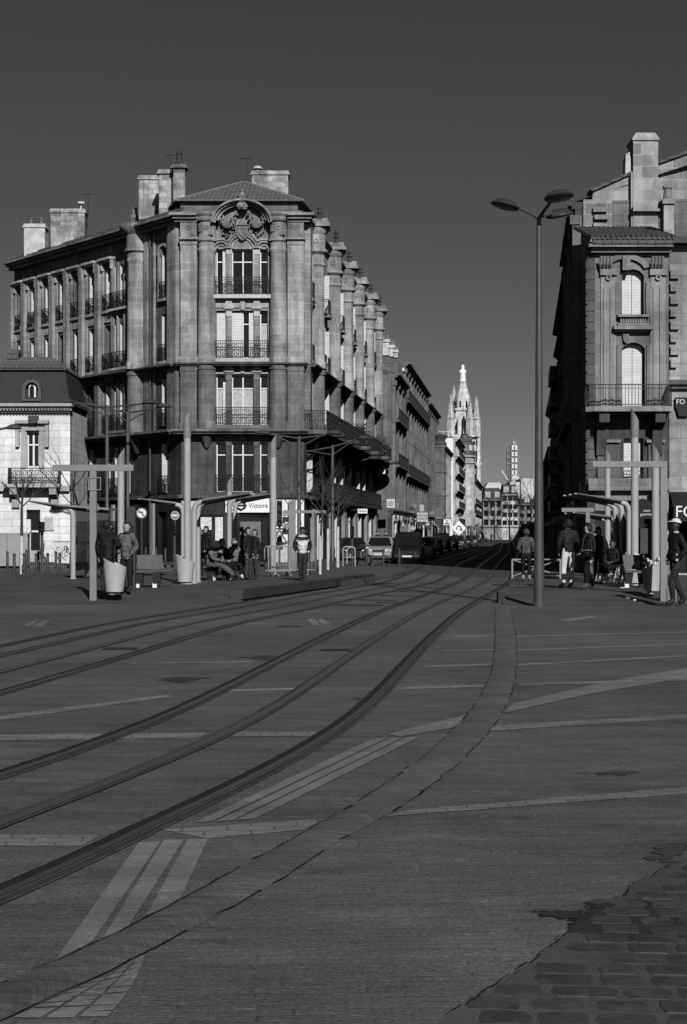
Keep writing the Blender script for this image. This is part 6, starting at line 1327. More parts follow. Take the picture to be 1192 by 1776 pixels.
# cycle hoop
def hoop(label, x0, x1, yb, h=.95):
    a, b = fpx(x0, yb, .1), fpx(x1, yb, .1); o = proto('cycle_hoop', label, 'cycle hoop', 'steel hoops on the pavement'); w = b.x - a.x; m = MB(); m.tube([(0, 0, 0), (0, 0, h - .15), (.05, 0, h - .04), (.15, 0, h), (w - .15, 0, h), (w - .05, 0, h - .04), (w, 0, h - .15), (w, 0, 0)], .03, 8); m.build('hoop', M_lgrey, o, smooth=True); MB().tube([(0, 0, h * .45), (w, 0, h * .45)], .02, 6).build('crossbar', M_lgrey, o); return place(o, a)
hoop('grey steel hoop beside the traffic light and dark hatchback', 595, 616, 982)
hoop('narrow steel hoop behind the first one, next to the hatchback wheel', 602, 616, 978, .85)
# crowd barriers
def barrier(label, x0, yb, L, rz, seed):
    o = proto('crowd_barrier', label, 'crowd barrier', 'steel crowd barriers'); mt = grey(.3, .5, .15, 4, .3)
    m = MB(); m.tube([(0, 0, .2), (0, 0, .98), (.06, 0, 1.05), (L - .06, 0, 1.05), (L, 0, .98), (L, 0, .2), (0, 0, .2)], .022, 6); m.build('frame', mt, o); m = MB()
    for k in range(1, int(L / .11)): m.tube([(k * .11, 0, .2), (k * .11, 0, 1.05)], .009, 5)
    m.build('bars', mt, o)
    for x in (.25, L - .25): m = MB(); m.tube([(x, -.3, .03), (x, 0, .2), (x, .3, .03)], .022, 6); m.build('foot', mt, o)
    return place(o, fpx(x0, yb, ZP), rz)
barrier('steel crowd barrier standing behind the man in the white jacket, left one', 459, 1000, 1.1, R(12), 1)
barrier('steel crowd barrier behind the man in the white jacket, right one', 483, 998, 1.35, R(-8), 2)
barrier('steel crowd barrier lying askew low behind the other barriers', 466, 1001, 1.0, R(30), 3)
o = proto('cross_barrier', 'white tubular barrier with an X-shaped brace beside the lamp post', 'barrier'); a = fpx(936, 1004, ZP); w = fpx(972, 1004, ZP).x - a.x; h = .64; mt = grey(.3, .5, .1); m = MB(); m.tube([(0, 0, h), (w, 0, h)], .022, 6); m.tube([(w, 0, 0), (w, 0, h)], .03, 6); m.tube([(-.9, 0, 0), (-.9, 0, h)], .03, 6); m.tube([(-.9, 0, h), (0, 0, h)], .022, 6); m.build('rail', mt, o)
m = MB(); m.tube([(-.9, 0, .08), (w, 0, h)], .018, 5); m.tube([(-.9, 0, h), (w, 0, .08)], .018, 5); m.ball(((w - .9) / 2, -.02, h * .55), .04, 8); m.build('brace', mt, o); place(o, a)
# cabinets at left
o = proto('street_cabinet', 'plain grey street cabinet at the left edge before the townhouse', 'cabinet'); q = fpx(24, 982, .1); s_ = q.y / F; MB().box(-50 * s_, 24 * s_, 0, .6, 0, 56 * s_).build('body', grey(.3, .6, .1, 2), o, bevel=.02); MB().box(-52 * s_, 27 * s_, -.04, .64, 56 * s_, 59 * s_).build('lid', grey(.45, .6, .1), o); m = MB(); m.box(-12 * s_, -11.4 * s_, -.004, .01, 4 * s_, 54 * s_); m.build('door_seam', M_dark, o); MB().box(10 * s_, 15 * s_, -.02, 0, 40 * s_, 50 * s_).build('label_plate', M_wht, o); place(o, q)
o = proto('street_cabinet', 'low pale box covered in black scribbles beside the townhouse steps', 'cabinet'); q = fpx(108, 977, .1); s_ = q.y / F; MB().box(-14 * s_, 14 * s_, 0, .5, 0, 37 * s_).build('body', grey(.6, .7, .15, 3), o, bevel=.01); m = MB(); rg = random.Random(21)
for k in range(16):
    x, z = rg.uniform(-10, 10) * s_, rg.uniform(8, 33) * s_; m.tube([(x + .09 * math.cos(a * rg.uniform(.9, 1.3) + k), -.012, z + .09 * math.sin(a + k)) for a in [i * .8 for i in range(7)]], .014, 4)
m.build('scribbles', M_dark, o); MB().box(-15 * s_, 15 * s_, -.03, .53, 37 * s_, 38.5 * s_).build('lid', grey(.3), o); place(o, q)
# shop signs on the street
def board(name, label, px, py, wpx, hpx, Yd, v, txt=None, tv=.02, rot=0, size=.5, deep=.1):
    o = proto(name, label, 'sign', 'signs hanging over the left pavement'); s_ = Yd / F; w, h = wpx * s_ / 2, hpx * s_ / 2
    MB().box(-w, w, 0, deep, -h, h).build('panel', grey(v, .5, .08), o, bevel=.01); MB().box(-w - 1.2, -w, deep * .4, deep * .6, h * .3, h * .3 + .06).build('bracket', M_iron, o)
    if txt: text(txt, size, (0, -.012, 0), grey(tv), o, sx=1)
    return place(o, at(px, py, Yd))
board('shop_board', 'small white board lettered TRIBAL above the shop with tall glazing', 629, 886.5, 17, 8, 110, .8, 'TRIBAL', size=.2)
board('shop_board', 'square pale sign with a rounded double-loop mark, over the left pavement', 678, 873, 14, 15, 128, .55)
b_ = [x for x in S.collection.objects if x.name.startswith('shop_board')][-1]; m = MB(); m.tube([(-.14, -.02, .12), (.14, -.02, .12), (.2, -.02, .06), (.2, -.02, -.08), (.12, -.02, -.15), (-.12, -.02, -.15), (-.2, -.02, -.08), (-.2, -.02, .06), (-.14, -.02, .12)], .02, 5); m.tube([(-.12, -.02, -.02), (.1, -.02, -.02)], .02, 5); m.build('emblem', M_dark, b_)
board('shop_board', 'wide pale board with worn capital letters standing out over the shops', 733, 897, 19, 16, 150, .45, 'LIMOGES\nFORUM', size=.3)
board('shop_board', 'white board with a dark curl mark and underline farther down the pavement', 776, 905.5, 13, 9.5, 185, .75)
b_ = [x for x in S.collection.objects if x.name.startswith('shop_board')][-1]; m = MB(); m.ring(Fr((0, 0), (1, 0), (0, -1)), 0, .02, .08, .14, .05, 12, 30, 330); m.box(-.3, .3, -.03, -.01, -.2, -.12); m.build('emblem', M_dark, b_)
o = proto('diamond_sign', 'white diamond-shaped sign with a curled arrow down the street', 'sign'); s_ = 200 / F; r = 13 * s_; f0 = Fr((0, 0), (1, 0), (0, -1)); z0 = at(796, 916, 200).z; MB().prism([(0, z0 - r), (r, z0), (0, z0 + r), (-r, z0)], f0, .04, .08).build('panel', grey(.8), o); m = MB(); m.ring(f0, 0, .09, z0, .32, .1, 14, -60, 220); m.prism([(.1, z0 - .3), (.45, z0 - .25), (.3, z0 + .05)], f0, .085, .1); m.build('arrow', M_dark, o); MB().tube([(0, 0, 0), (0, 0, z0 - r)], .05, 6).build('pole', M_wht, o); place(o, (pX(796, 200), 200, 0))
o = proto('white_board', 'small white notice under the far end of the long street balcony', 'sign'); MB().box(-.3, .3, 0, .05, -.3, .3).build('panel', M_wht, o); text('A\nLOUER', .14, (0, -.012, -.05), M_dark, o); place(o, at(662, 815, 127))
o = proto('window_poster', 'white square poster with a dark round mark in the corner window', 'poster'); MB().box(-.35, .35, 0, .03, -.4, .4).build('sheet', M_wht, o); m = MB(); m.ring(f0, 0, .01, .1, .22, .1, 14); m.box(-.25, .25, -.012, -.008, -.33, -.25); m.build('print', M_dark, o); place(o, at(533, 878, 92))
# signs on the shaded right side
o = proto('vertical_sign', 'tall dark vertical sign with stacked letters on the shaded house fronts', 'sign'); Yd = 72; s_ = Yd / F; w, h = 8 * s_, 52 * s_; f0 = Fr((0, 0), (1, 0), (0, -1)); MB().box(-w, w, 0, .2, -h, h).build('panel', grey(.045), o, bevel=.02)
MB().box(w, w + .6, .08, .14, h * .6, h * .6 + .08).build('bracket', M_iron, o); m = MB(); m.box(-w - .02, -w + .02, -.02, 0, -h, h); m.box(w - .02, w + .02, -.02, 0, -h, h); m.build('rim', grey(.10), o)
for k, ch in enumerate('YKZSTUU'): text(ch, .38, (0, -.012, h * .84 - k * h * .27), grey(.11), o, sx=1.15)
place(o, at(997, 815, Yd))
o = proto('lattice_sign', 'white outlined openwork sign below the vertical sign at right', 'sign'); Yd = 66; s_ = Yd / F; m = MB(); w, h = 12 * s_, 15 * s_
pts = [(-w, -h), (-w, h), (-w * .3, h * 1.05), (0, h * .75), (w * .5, h * .8), (w, h * .45), (w, -h), (-w, -h)]; m.tube([(x, 0, z) for x, z in pts], .025, 5)
for k in range(6): z = -h + (h * 1.6) * (k + .5) / 6; m.tube([(-w, 0, z), (w, 0, z)], .014, 4)
for k in range(5): x = -w + 2 * w * (k + .5) / 5; m.tube([(x, 0, -h), (x, 0, h * .55)], .014, 4)
m.build('frame', M_wht, o); MB().box(-w * .8, w * .8, 0, .02, -h * .75, -h * .35).build('panel', M_wht, o); MB().box(w, w + .6, 0, .05, h * .3, h * .36).build('bracket', M_iron, o); place(o, at(1018, 850, Yd))
# bare trees
def branch(m, tw, p, d, L, r, depth, rg, spread=.55):
    q = p + d * L * .5 + Vector((rg.uniform(-1, 1), rg.uniform(-1, 1), 0)) * L * .05; e = q + (d + Vector((0, 0, .12))).normalized() * L * .5
    (m if depth > 1 else tw).tube([p, q, e], [r, r * .8, r * .62], 6 if depth > 1 else 4, cap=False)
    if depth == 0: return
    for k in range(rg.choice((2, 3, 3))):
        ax = Vector((rg.gauss(0, 1), rg.gauss(0, 1), rg.gauss(0, .5))).normalized(); nd = (d + ax * spread + Vector((0, 0, .15))).normalized(); branch(m, tw, p.lerp(e, rg.uniform(.55, 1)), nd, L * rg.uniform(.6, .85), r * .55, depth - 1, rg, spread)
def tree(label, loc, h, trunk_h, r, depth, seed, wrap=0, group='bare young street trees', v=.05, name='bare_tree', lean=0):
    o = proto(name, label, 'tree', group); rg = random.Random(seed); m, tw = MB(), MB(); top = Vector((lean, 0, trunk_h)); m.tube([(0, 0, 0), top * .5, top], [r, r * .9, r * .75], 8)
    L = (h - trunk_h) * .42
    m.tube([top, top + Vector((.05, 0, (h - trunk_h) * .45)), top + Vector((-.05, .05, (h - trunk_h) * .8))], [r * .7, r * .4, r * .15], 6)
    for k in range(7 if depth > 2 else 6): a = k * 2.4 + rg.random(); d = Vector((math.cos(a) * .7, math.sin(a) * .7, .8)).normalized(); branch(m, tw, top + Vector((0, 0, (h - trunk_h) * .45 * k / 7)), d, L * (1 - .06 * k), r * .45, depth, rg)
    tr = m.build('trunk', grey(v, .9, .3, 9), o, smooth=True); tw.build('crown', grey(v * .9, .9, .3, 9), o)
    if wrap: MB().lathe([(r * 1.3, .02), (r * 1.25, wrap), (0, wrap)], (lean * .4, 0, 0), 10).build('trunk_wrap', grey(.5, .8, .25, 5), o, smooth=True)
    return place(o, loc)
tree('young bare tree standing among the bollards before the townhouse', fpx(38, 997, .1), 4.4, 2.6, .07, 2, 1, wrap=1.5)
tree('thin bare tree before the dark shop fronts right of the townhouse', fpx(128, 984, .1), 6.2, 2.6, .06, 2, 2)
tree('bare sapling with a leaning white-wrapped trunk left of the cycle hoop', fpx(553, 997, .1), 4.9, 2.2, .05, 2, 3, wrap=1.5, lean=.12)
tree('bare sapling with a white-wrapped trunk, second from the white-jacketed man', fpx(569, 989, .1), 4.2, 2.2, .05, 2, 4, wrap=1.8)
tree('bare sapling with a white-wrapped trunk beside the dark hatchback', fpx(586, 985, .1), 3.9, 2.2, .06, 2, 5, wrap=1.9)
tree('tall thin sapling rising in front of the corner stone pier', fpx(508, 986, .1), 6.0, 2.4, .05, 2, 6)
for i, (x, y, hh, sd, lab) in enumerate(((884, 940, 12, 11, 'bare spreading tree at the far end of the street, left of the lamp pole'), (921, 938, 17, 12, 'dark dense bare tree at the far end, just left of the lamp pole'), (905, 936.5, 14, 14, 'tall bare tree behind the others at the far end of the street'), (858, 937.5, 11, 13, 'bare tree before the grey mansard house at the far end'))):
    tree(lab, fpx(x, y, 0), hh, hh * .28, .2, 3, sd, group='bare trees at the far end of the street', v=.035)
# ---------------------------------------------------------------- people
SKIN = grey(.26, .6, .08, 12); HAIRD = grey(.012, .7, .3, 20)
BASE = dict(pel=(0, 0, .95), spn=(0, 0, 1.14), chs=(0, 0, 1.34), nek=(0, 0, 1.49), jaw=(0, -.025, 1.57), skl=(0, 0, 1.655), top=(0, .005, 1.72),
            lsh=(.178, 0, 1.405), lel=(.235, .03, 1.14), lwr=(.225, -.04, .89), lhd=(.22, -.06, .81), rsh=(-.178, 0, 1.405), rel=(-.235, .03, 1.14), rwr=(-.225, -.04, .89), rhd=(-.22, -.06, .81),
            lhp=(.095, 0, .90), lkn=(.105, -.02, .49), lan=(.105, .02, .09), lto=(.12, -.15, .035), rhp=(-.095, 0, .90), rkn=(-.105, -.02, .49), ran=(-.105, .02, .09), rto=(-.12, -.15, .035))
RAD = dict(pel=.135, spn=.125, chs=.15, nek=.058, jaw=.08, skl=.106, top=.075, lsh=.078, lel=.05, lwr=.036, lhd=.038, lhp=.108, lkn=.078, lan=.062, lto=.046)
EDG = [('pel', 'spn'), ('spn', 'chs'), ('chs', 'nek'), ('nek', 'jaw'), ('jaw', 'skl'), ('skl', 'top')] + [(a.replace('*', s), b.replace('*', s)) for s in 'lr' for a, b in (('chs', '*sh'), ('*sh', '*el'), ('*el', '*wr'), ('*wr', '*hd'), ('pel', '*hp'), ('*hp', '*kn'), ('*kn', '*an'), ('*an', '*to'))]
def cloth(v, rough=.85):
    k = ('cl', v, rough)
    if k in MATS: return MATS[k]
    m, t, b = new_mat('worn_cloth'); b.inputs['Roughness'].default_value = rough; b.inputs['Specular IOR Level'].default_value = .12
    o = t.nodes.new('ShaderNodeTexCoord').outputs['Object']; n = noise(t, scaled(t, o, (7, 7, 13), .5), 1.0, 3, .55); c = mix_mul(t, val(t, v), ramp(t, n, .6, 1.25, .36, .64)); c = mix_mul(t, c, ramp(t, noise(t, o, 40, 2), .85, 1.15))
    t.links.new(c, b.inputs['Base Color']); bump(t, b, n, 1.0, .06); MATS[k] = m; return m
def skin_mesh(names, edges, J, rad, root, sub=1):
    me = bpy.data.meshes.new('skin'); ix = {n: i for i, n in enumerate(names)}
    me.from_pydata([J[n] for n in names], [(ix[a], ix[b]) for a, b in edges], []); ob = bpy.data.objects.new('skin', me); S.collection.objects.link(ob)
    md = ob.modifiers.new('s', 'SKIN'); md.use_smooth_shade = True; sb = ob.modifiers.new('u', 'SUBSURF'); sb.levels = sub; sb.render_levels = sub
    for i, n in enumerate(names): me.skin_vertices[0].data[i].radius = (rad[n], rad[n]); me.skin_vertices[0].data[i].use_root = (n == root)
    bpy.context.view_layer.update(); out = bpy.data.meshes.new_from_object(ob.evaluated_get(bpy.context.evaluated_depsgraph_get())); bpy.data.objects.remove(ob); return out
def seg_d(p, a, b):
    ab = b - a; t = max(0, min(1, (p - a).dot(ab) / max(1e-9, ab.length_squared))); return (p - a - ab * t).length
def person(label, loc, rz, pose=None, height=1.75, top=.03, legs=.03, shoe=.02, hair=HAIRD, coat=None, coat_len=.84, hat=None, group=None, build=1.0, hands=True, hairlen=0, tight=1.0, seatz=None, extra=None, lowpoly=False, skin=SKIN, flat=.78, vneck=False):
    o = proto('person', label, 'person', group); J = {k: Vector(v) for k, v in BASE.items()}
    for k, v in (pose or {}).items(): J[k] = Vector(v)
    rad = {n: RAD.get(n, RAD.get('l' + n[1:])) * (build if n in ('pel', 'spn', 'chs') else 1) for n in J}
    me = skin_mesh(list(J), EDG, J, rad, 'pel', 1)
    tm = [cloth(legs) if legs < .4 else grey(legs, .85, .08, 6), cloth(top), skin, grey(shoe, .5, .2), M_dark]
    for m_ in tm: me.materials.append(m_)
    for f in me.polygons:
        best, bd = None, 9
        for a, b in EDG:
            d = seg_d(f.center, J[a], J[b]) - .5 * (rad[a] + rad[b])
            if d < bd: bd, best = d, (a, b)
        a, b = best; f.material_index = 3 if (b.endswith('to') or (b.endswith('an') and (f.center - J[b]).length < .10)) else 0 if (b[1:] in ('hp', 'kn', 'an') or (a == 'pel' and f.center.z < J['pel'].z)) else 2 if (b in ('jaw', 'skl', 'top') or b.endswith('hd')) else 1
    body = bpy.data.objects.new('body', me); S.collection.objects.link(body); body.parent = o; OFF[body.name] = Vector((0, 0, 0)); me.polygons.foreach_set('use_smooth', [True] * len(me.polygons))
    # face and fingers joined into the body mesh
    bm = bmesh.new(); bm.from_mesh(me); ex = MB(); mats = []
    fw = (J['jaw'] - J['nek']); up = (J['top'] - J['jaw']).normalized(); fwd = Vector((0, -1, 0)); fwd = (fwd - up * fwd.dot(up)); fwd = fwd.normalized() if fwd.length > .1 else Vector((0, 0, -1))
    if 'fwd' in (extra or {}): fwd = Vector(extra['fwd']).normalized()
    sd_ = fwd.cross(up).normalized(); c = J['skl']
    def addto(mb, mi):
        k = [bm.verts.new(v) for v in mb.v]
        for f in mb.f:
            try: q = bm.faces.new([k[i] for i in f]); q.material_index = mi; q.smooth = True
            except ValueError: pass
    if not lowpoly:
        n_ = MB(); a = c + fwd * .088 - up * .035; n_.add([a + up * .045, a + sd_ * .016 - up * .012, a - sd_ * .016 - up * .012, a + fwd * .028 - up * .008], [(0, 1, 3), (0, 3, 2), (1, 2, 3), (0, 2, 1)]); addto(n_, 2)
        for s_ in (-1, 1):
            n_ = MB(); n_.ball(c + sd_ * s_ * .095 - up * .03 + fwd * .0, .025, 6); addto(n_, 2)
            n_ = MB(); n_.ball(c + sd_ * s_ * .034 + fwd * .088 - up * .012, .012, 6); addto(n_, 4)
        n_ = MB(); n_.ball(J['jaw'] + fwd * .068 + up * .015, .014, 6); n_.v = [v + sd_ * ((v - J['jaw']).dot(sd_)) * .8 for v in n_.v]; addto(n_, 4)
        if hands:
            for s in 'lr':
                w, h_ = J[s + 'wr'], J[s + 'hd']; d = (h_ - w).normalized(); sx = d.cross(Vector((1 if s == 'l' else -1, .2, 0))).normalized()
                for k in range(4):
                    b0 = h_ + d * .02 + sx * (.018 * (k - 1.5)); l_ = (.07, .08, .075, .055)[k]; n_ = MB(); bend = Vector((0, -.25, 0)); e1 = b0 + d * l_ * .55; e2 = e1 + (d + bend).normalized() * l_ * .5; n_.tube([b0, e1, e2], [.010, .009, .006], 5); addto(n_, 2)
                n_ = MB(); b0 = h_ - d * .02 + sx * -.03; n_.tube([b0, b0 + (d * .5 - sx).normalized() * .035, b0 + (d - sx * .7).normalized() * .065], [.012, .010, .007], 5); addto(n_, 2)
    bm.to_mesh(me); bm.free()
    # hair or hat
    if hair:
        m = MB(); n = 12; C = c + up * .012 - fwd * .014; rows = []
        for i in range(6):
            ph = R(90 - i * 24); row = []
            for k in range(n):
                a = 2 * math.pi * k / n; fr_ = math.sin(a) > .2; p2 = max(ph, R(34)) if fr_ else (max(ph, R(2)) if abs(math.sin(a)) <= .2 else ph); r, z = .119 * math.cos(p2), .124 * math.sin(p2); q = C + sd_ * r * math.cos(a) * .95 + fwd * r * math.sin(a) * (.97 if fr_ else 1) + up * z - (up * hairlen * (i / 5) if math.sin(a) < .25 else Vector((0, 0, 0))); row.append(q)
            rows.append(row)
        vs = [q for r in rows for q in r]; m.add(vs, [(i * n + k, i * n + (k + 1) % n, (i + 1) * n + (k + 1) % n, (i + 1) * n + k) for i in range(5) for k in range(n)]); m.build('hair', hair, o, smooth=True)
    if hat == 'cap':
        m = MB(); vs = []; n = 14
        for i in range(5):
            ph = R(90 - i * 20); r, z = .118 * math.cos(ph), .115 * math.sin(ph)
            for k in range(n): a = 2 * math.pi * k / n; vs.append(c + up * (.03 + z) + sd_ * r * math.cos(a) + fwd * r * math.sin(a))
        m.add(vs, [(i * n + k, i * n + (k + 1) % n, (i + 1) * n + (k + 1) % n, (i + 1) * n + k) for i in range(4) for k in range(n)])
        b0 = c + up * .05 + fwd * .1; m.hexa([b0 - sd_ * .08, b0 + sd_ * .08, b0 + sd_ * .05 + fwd * .1 - up * .02, b0 - sd_ * .05 + fwd * .1 - up * .02] + [v + up * .012 for v in (b0 - sd_ * .08, b0 + sd_ * .08, b0 + sd_ * .05 + fwd * .1 - up * .02, b0 - sd_ * .05 + fwd * .1 - up * .02)]); m.build('cap', grey(extra.get('hatv', .6) if extra else .6, .8), o, smooth=True)
    # jacket: a second, looser skin over trunk and arms
    if coat is not None:
        hip = J['pel'] + (J['pel'] - J['spn']).normalized() * (.95 - coat_len) if coat_len < .95 else J['pel']
        Jc = dict(J); Jc['hem'] = hip; names = ['hem', 'pel', 'spn', 'chs', 'nek', 'lsh', 'lel', 'lwr', 'rsh', 'rel', 'rwr']; ed = [('hem', 'pel'), ('pel', 'spn'), ('spn', 'chs'), ('chs', 'nek'), ('chs', 'lsh'), ('lsh', 'lel'), ('lel', 'lwr'), ('chs', 'rsh'), ('rsh', 'rel'), ('rel', 'rwr')]
        if seatz is not None: names.remove('hem'); ed = ed[1:]
        rc_ = {n: rad.get(n, .15) + (.035 if n in ('pel', 'spn', 'chs') else .022) * tight for n in names}; rc_['nek'] = .088; rc_['hem'] = .165 * build
        cm = skin_mesh(names, ed, Jc, rc_, 'pel' if seatz is not None else 'hem', 1); cv = coat if isinstance(coat, (list, tuple)) else [coat]
        for v in cv: cm.materials.append(cloth(v, .5 if v < .025 else .85))
        if len(cv) > 1 and vneck:
            for f in cm.polygons: f.material_index = 1 if (f.center.y < -.04 and f.center.z > 1.14 and abs(f.center.x) < (f.center.z - 1.12) * .22) or (f.center.y < -.06 and f.center.z <= 1.14 and abs(f.center.x) < .012) else 0
        elif len(cv) > 1:
            for f in cm.polygons:
                arm = min(seg_d(f.center, J[s + 'sh'], J[s + 'el']) for s in 'lr') < .085 or min(seg_d(f.center, J[s + 'el'], J[s + 'wr']) for s in 'lr') < .07; f.material_index = 1 if (arm or f.center.z > J['chs'].z + .03) and not (f.center.z > J['chs'].z + .13 and abs(f.center.x) < .1) else 0
        co = bpy.data.objects.new('jacket', cm); S.collection.objects.link(co); co.parent = o; OFF[co.name] = Vector((0, 0, 0)); cm.polygons.foreach_set('use_smooth', [True] * len(cm.polygons))
    if flat and seatz is None:
        for ch in kids(o):
            for v in ch.data.vertices:
                if v.co.z > .8 and abs(v.co.y) < .3: v.co.y *= flat if v.co.z < 1.5 else 1
    return place(o, loc, rz, height / 1.75)
POCK = dict(lel=(.27, .08, 1.15), lwr=(.19, -.1, .95), lhd=(.15, -.13, .9), rel=(-.27, .08, 1.15), rwr=(-.19, -.1, .95), rhd=(-.15, -.13, .9))
def P_(*ds): r = {}; [r.update(d) for d in ds]; return r
WALK = dict(lkn=(.10, -.16, .50), lan=(.10, -.12, .10), lto=(.11, -.3, .05), rkn=(-.10, .06, .49), ran=(-.10, .26, .13), rto=(-.11, .14, .03))
ff = lambda x, y, z=ZP: fpx(x, y, z)
person('man in a grey blazer with hands in his pockets talking beside the tapered bin', ff(220, 1027), R(-28), P_(POCK), 1.78, top=.05, legs=.02, coat=(.125, .012), vneck=True, coat_len=.78, hair=grey(.03, .8), skin=grey(.30, .6, .08, 12))
person('big person in a black coat seen from behind, next to the man in the blazer', ff(186, 1031), R(165), dict(rel=(-.30, .0, 1.18), rwr=(-.2, -.22, 1.1), rhd=(-.17, -.28, 1.1)), 1.8, coat=.012, coat_len=.6, build=1.2, tight=1.4)
person('man in a white jacket with black sleeves walking toward the square', ff(525, 1007), R(8), P_(POCK, dict(lkn=(.06, -.1, .5), lan=(.03, -.06, .09), lto=(.05, -.22, .04), ran=(-.05, .1, .1), rkn=(-.07, .0, .49), rto=(-.07, -.06, .04))), 1.68, top=.5, legs=.035, coat=(.62, .02), coat_len=.86, tight=1.3, skin=grey(.10, .6, .1), hair=HAIRD)
wj = [x for x in S.collection.objects if x.name.startswith('person')][-1]
SIT = dict(pel=(0, 0, .52), spn=(0, .03, .72), chs=(0, .02, .92), nek=(0, -.01, 1.07), jaw=(0, -.04, 1.15), skl=(0, -.02, 1.235), top=(0, -.01, 1.3), lsh=(.185, 0, 1.0), rsh=(-.185, 0, 1.0), lel=(.25, -.05, .73), lwr=(.14, -.25, .66), lhd=(.08, -.31, .65), rel=(-.25, -.05, .73), rwr=(-.14, -.25, .66), rhd=(-.08, -.31, .65), lhp=(.1, -.05, .5), rhp=(-.1, -.05, .5), lkn=(.13, -.45, .5), rkn=(-.13, -.45, .5), lan=(.13, -.46, .1), ran=(-.13, -.46, .1), lto=(.15, -.64, .04), rto=(-.15, -.64, .04))
SLUMP = P_(SIT, dict(spn=(0, -.02, .70), chs=(0, -.16, .86), nek=(0, -.30, .93), jaw=(0, -.36, .88), skl=(0, -.40, .92), top=(0, -.43, .97), lsh=(.19, -.14, .94), rsh=(-.19, -.14, .94), lel=(.27, -.28, .68), rel=(-.27, -.28, .68), lwr=(.06, -.42, .62), rwr=(-.06, -.44, .62), lhd=(-.01, -.46, .6), rhd=(.01, -.47, .6), lkn=(.12, -.52, .42), rkn=(-.12, -.52, .46), lan=(.1, -.9, .12), ran=(-.05, -.95, .16), lto=(.12, -1.02, .2), rto=(-.08, -1.06, .27)))
person('man slumped forward asleep on the bench in a pale padded jacket', BQ + Vector((.47, .88, 0)) * -.75, R(62), SLUMP, 1.8, top=.1, legs=.10, shoe=.06, coat=.13, build=1.05, seatz=1, extra=dict(fwd=(0, -.8, -.6)), hair=grey(.05, .8), tight=1.3)
person('person in dark clothes seated beside the slumped man, face hidden', BQ + Vector((.47, .88, 0)) * -.02, R(58), SIT, 1.72, coat=.014, legs=.012, seatz=1, hair=grey(.03, .8))
person('person seated in a pale knitted jacket and hood, leaning on one hand', BQ + Vector((.47, .88, 0)) * .72, R(50), P_(SIT, dict(rel=(-.2, -.18, .78), rwr=(-.12, -.16, 1.0), rhd=(-.09, -.12, 1.08))), 1.72, coat=.22, legs=.015, shoe=.55, seatz=1, hair=grey(.12, .9))
person('person standing sideways in a dark coat with a bag strap, left one of two', ff(431, 1006), R(60), None, 1.68, coat=.016, coat_len=.72, legs=.05, hairlen=.05)
person('person standing in a dark coat with pale scarf, right one of two', ff(442, 1005), R(-50), None, 1.62, coat=.02, coat_len=.72, legs=.045, hair=grey(.06, .8), hairlen=.04)
person('shadowy figure standing behind the light column under the shelter roof', ff(345, 996), R(30), None, 1.72, coat=.012, legs=.012, coat_len=.7)
person('shadowy figure raising a hand to the face deep under the shelter', ff(357, 994), R(-40), dict(rel=(-.25, -.12, 1.2), rwr=(-.12, -.2, 1.4), rhd=(-.08, -.18, 1.5)), 1.75, coat=.012, legs=.012, coat_len=.75)
person('dark figure waiting before the lit shop window', ff(421, 993), R(100), None, 1.72, coat=.012, legs=.012, coat_len=.7)
# right platform
lj = person('person in a worn grey leather jacket seen from behind beside the lamp post', ff(913, 1008), R(175), P_(POCK), 1.62, top=.05, legs=.012, shoe=.3, coat=.085, coat_len=.9, build=1.1, hair=grey(.05, .8))
person('man in a black leather jacket and bright white trousers', ff(986, 1020), R(-168), P_(dict(lel=(.26, .04, 1.15), lwr=(.24, -.14, .95), lhd=(.22, -.19, .9), lkn=(.11, -.05, .5), lan=(.14, .03, .09), lto=(.22, -.1, .04), rkn=(-.08, .02, .5), ran=(-.06, .06, .09), rto=(-.02, -.1, .04))), 1.86, top=.03, legs=.62, shoe=.012, coat=.02, coat_len=.93, hair=grey(.012, .7), tight=1.1)
wm = person('woman in black striding with a handbag, her pale face turned to us', ff(1020, 1022), R(-60), P_(WALK, dict(rel=(-.25, .05, 1.16), rwr=(-.2, -.12, .98), rhd=(-.17, -.16, .92))), 1.74, coat=.012, coat_len=.75, legs=.012, shoe=.06, hairlen=.05, extra=dict(fwd=(-.80, -.6, 0)), skin=grey(.5, .6, .05))
hb = proto('handbag', 'grey leather handbag hanging at the side of the woman in black', 'handbag'); m = MB(); m.lathe([(.13, 0), (.17, .02), (.16, .12), (.12, .19), (0, .2)], (0, 0, 0), 16, 1.1, .5); m.build('body', grey(.10, .5, .15, 8), hb, smooth=True); MB().tube([(-.14, 0, .17), (-.08, 0, .5), (0, .04, .66), (.1, 0, .5), (.14, 0, .17)], .012, 6).build('strap', grey(.05), hb); m = MB(); m.box(-.02, .02, -.082, -.07, .08, .12); m.build('clasp', M_wht, hb); q = ff(1016, 1022); place(hb, (q.x, q.y - .22, ZP + .87))
person('dark-haired person in black close behind the woman with the handbag', ff(1038, 1010), R(-30), None, 1.68, coat=.012, coat_len=.7, legs=.012, hairlen=.06, skin=grey(.12, .6))
person('dark figure bending over the wheelchair from behind', ff(1052, 1007), R(-80), dict(spn=(0, -.05, 1.12), chs=(0, -.18, 1.27), nek=(0, -.3, 1.38), jaw=(0, -.36, 1.43), skl=(0, -.38, 1.5), top=(0, -.39, 1.57), lsh=(.18, -.2, 1.33), rsh=(-.18, -.2, 1.33), lel=(.22, -.35, 1.1), lwr=(.2, -.5, .98), lhd=(.2, -.56, .95), rel=(-.22, -.35, 1.1), rwr=(-.2, -.5, .98), rhd=(-.2, -.56, .95)), 1.7, coat=.012, coat_len=.8, legs=.012)
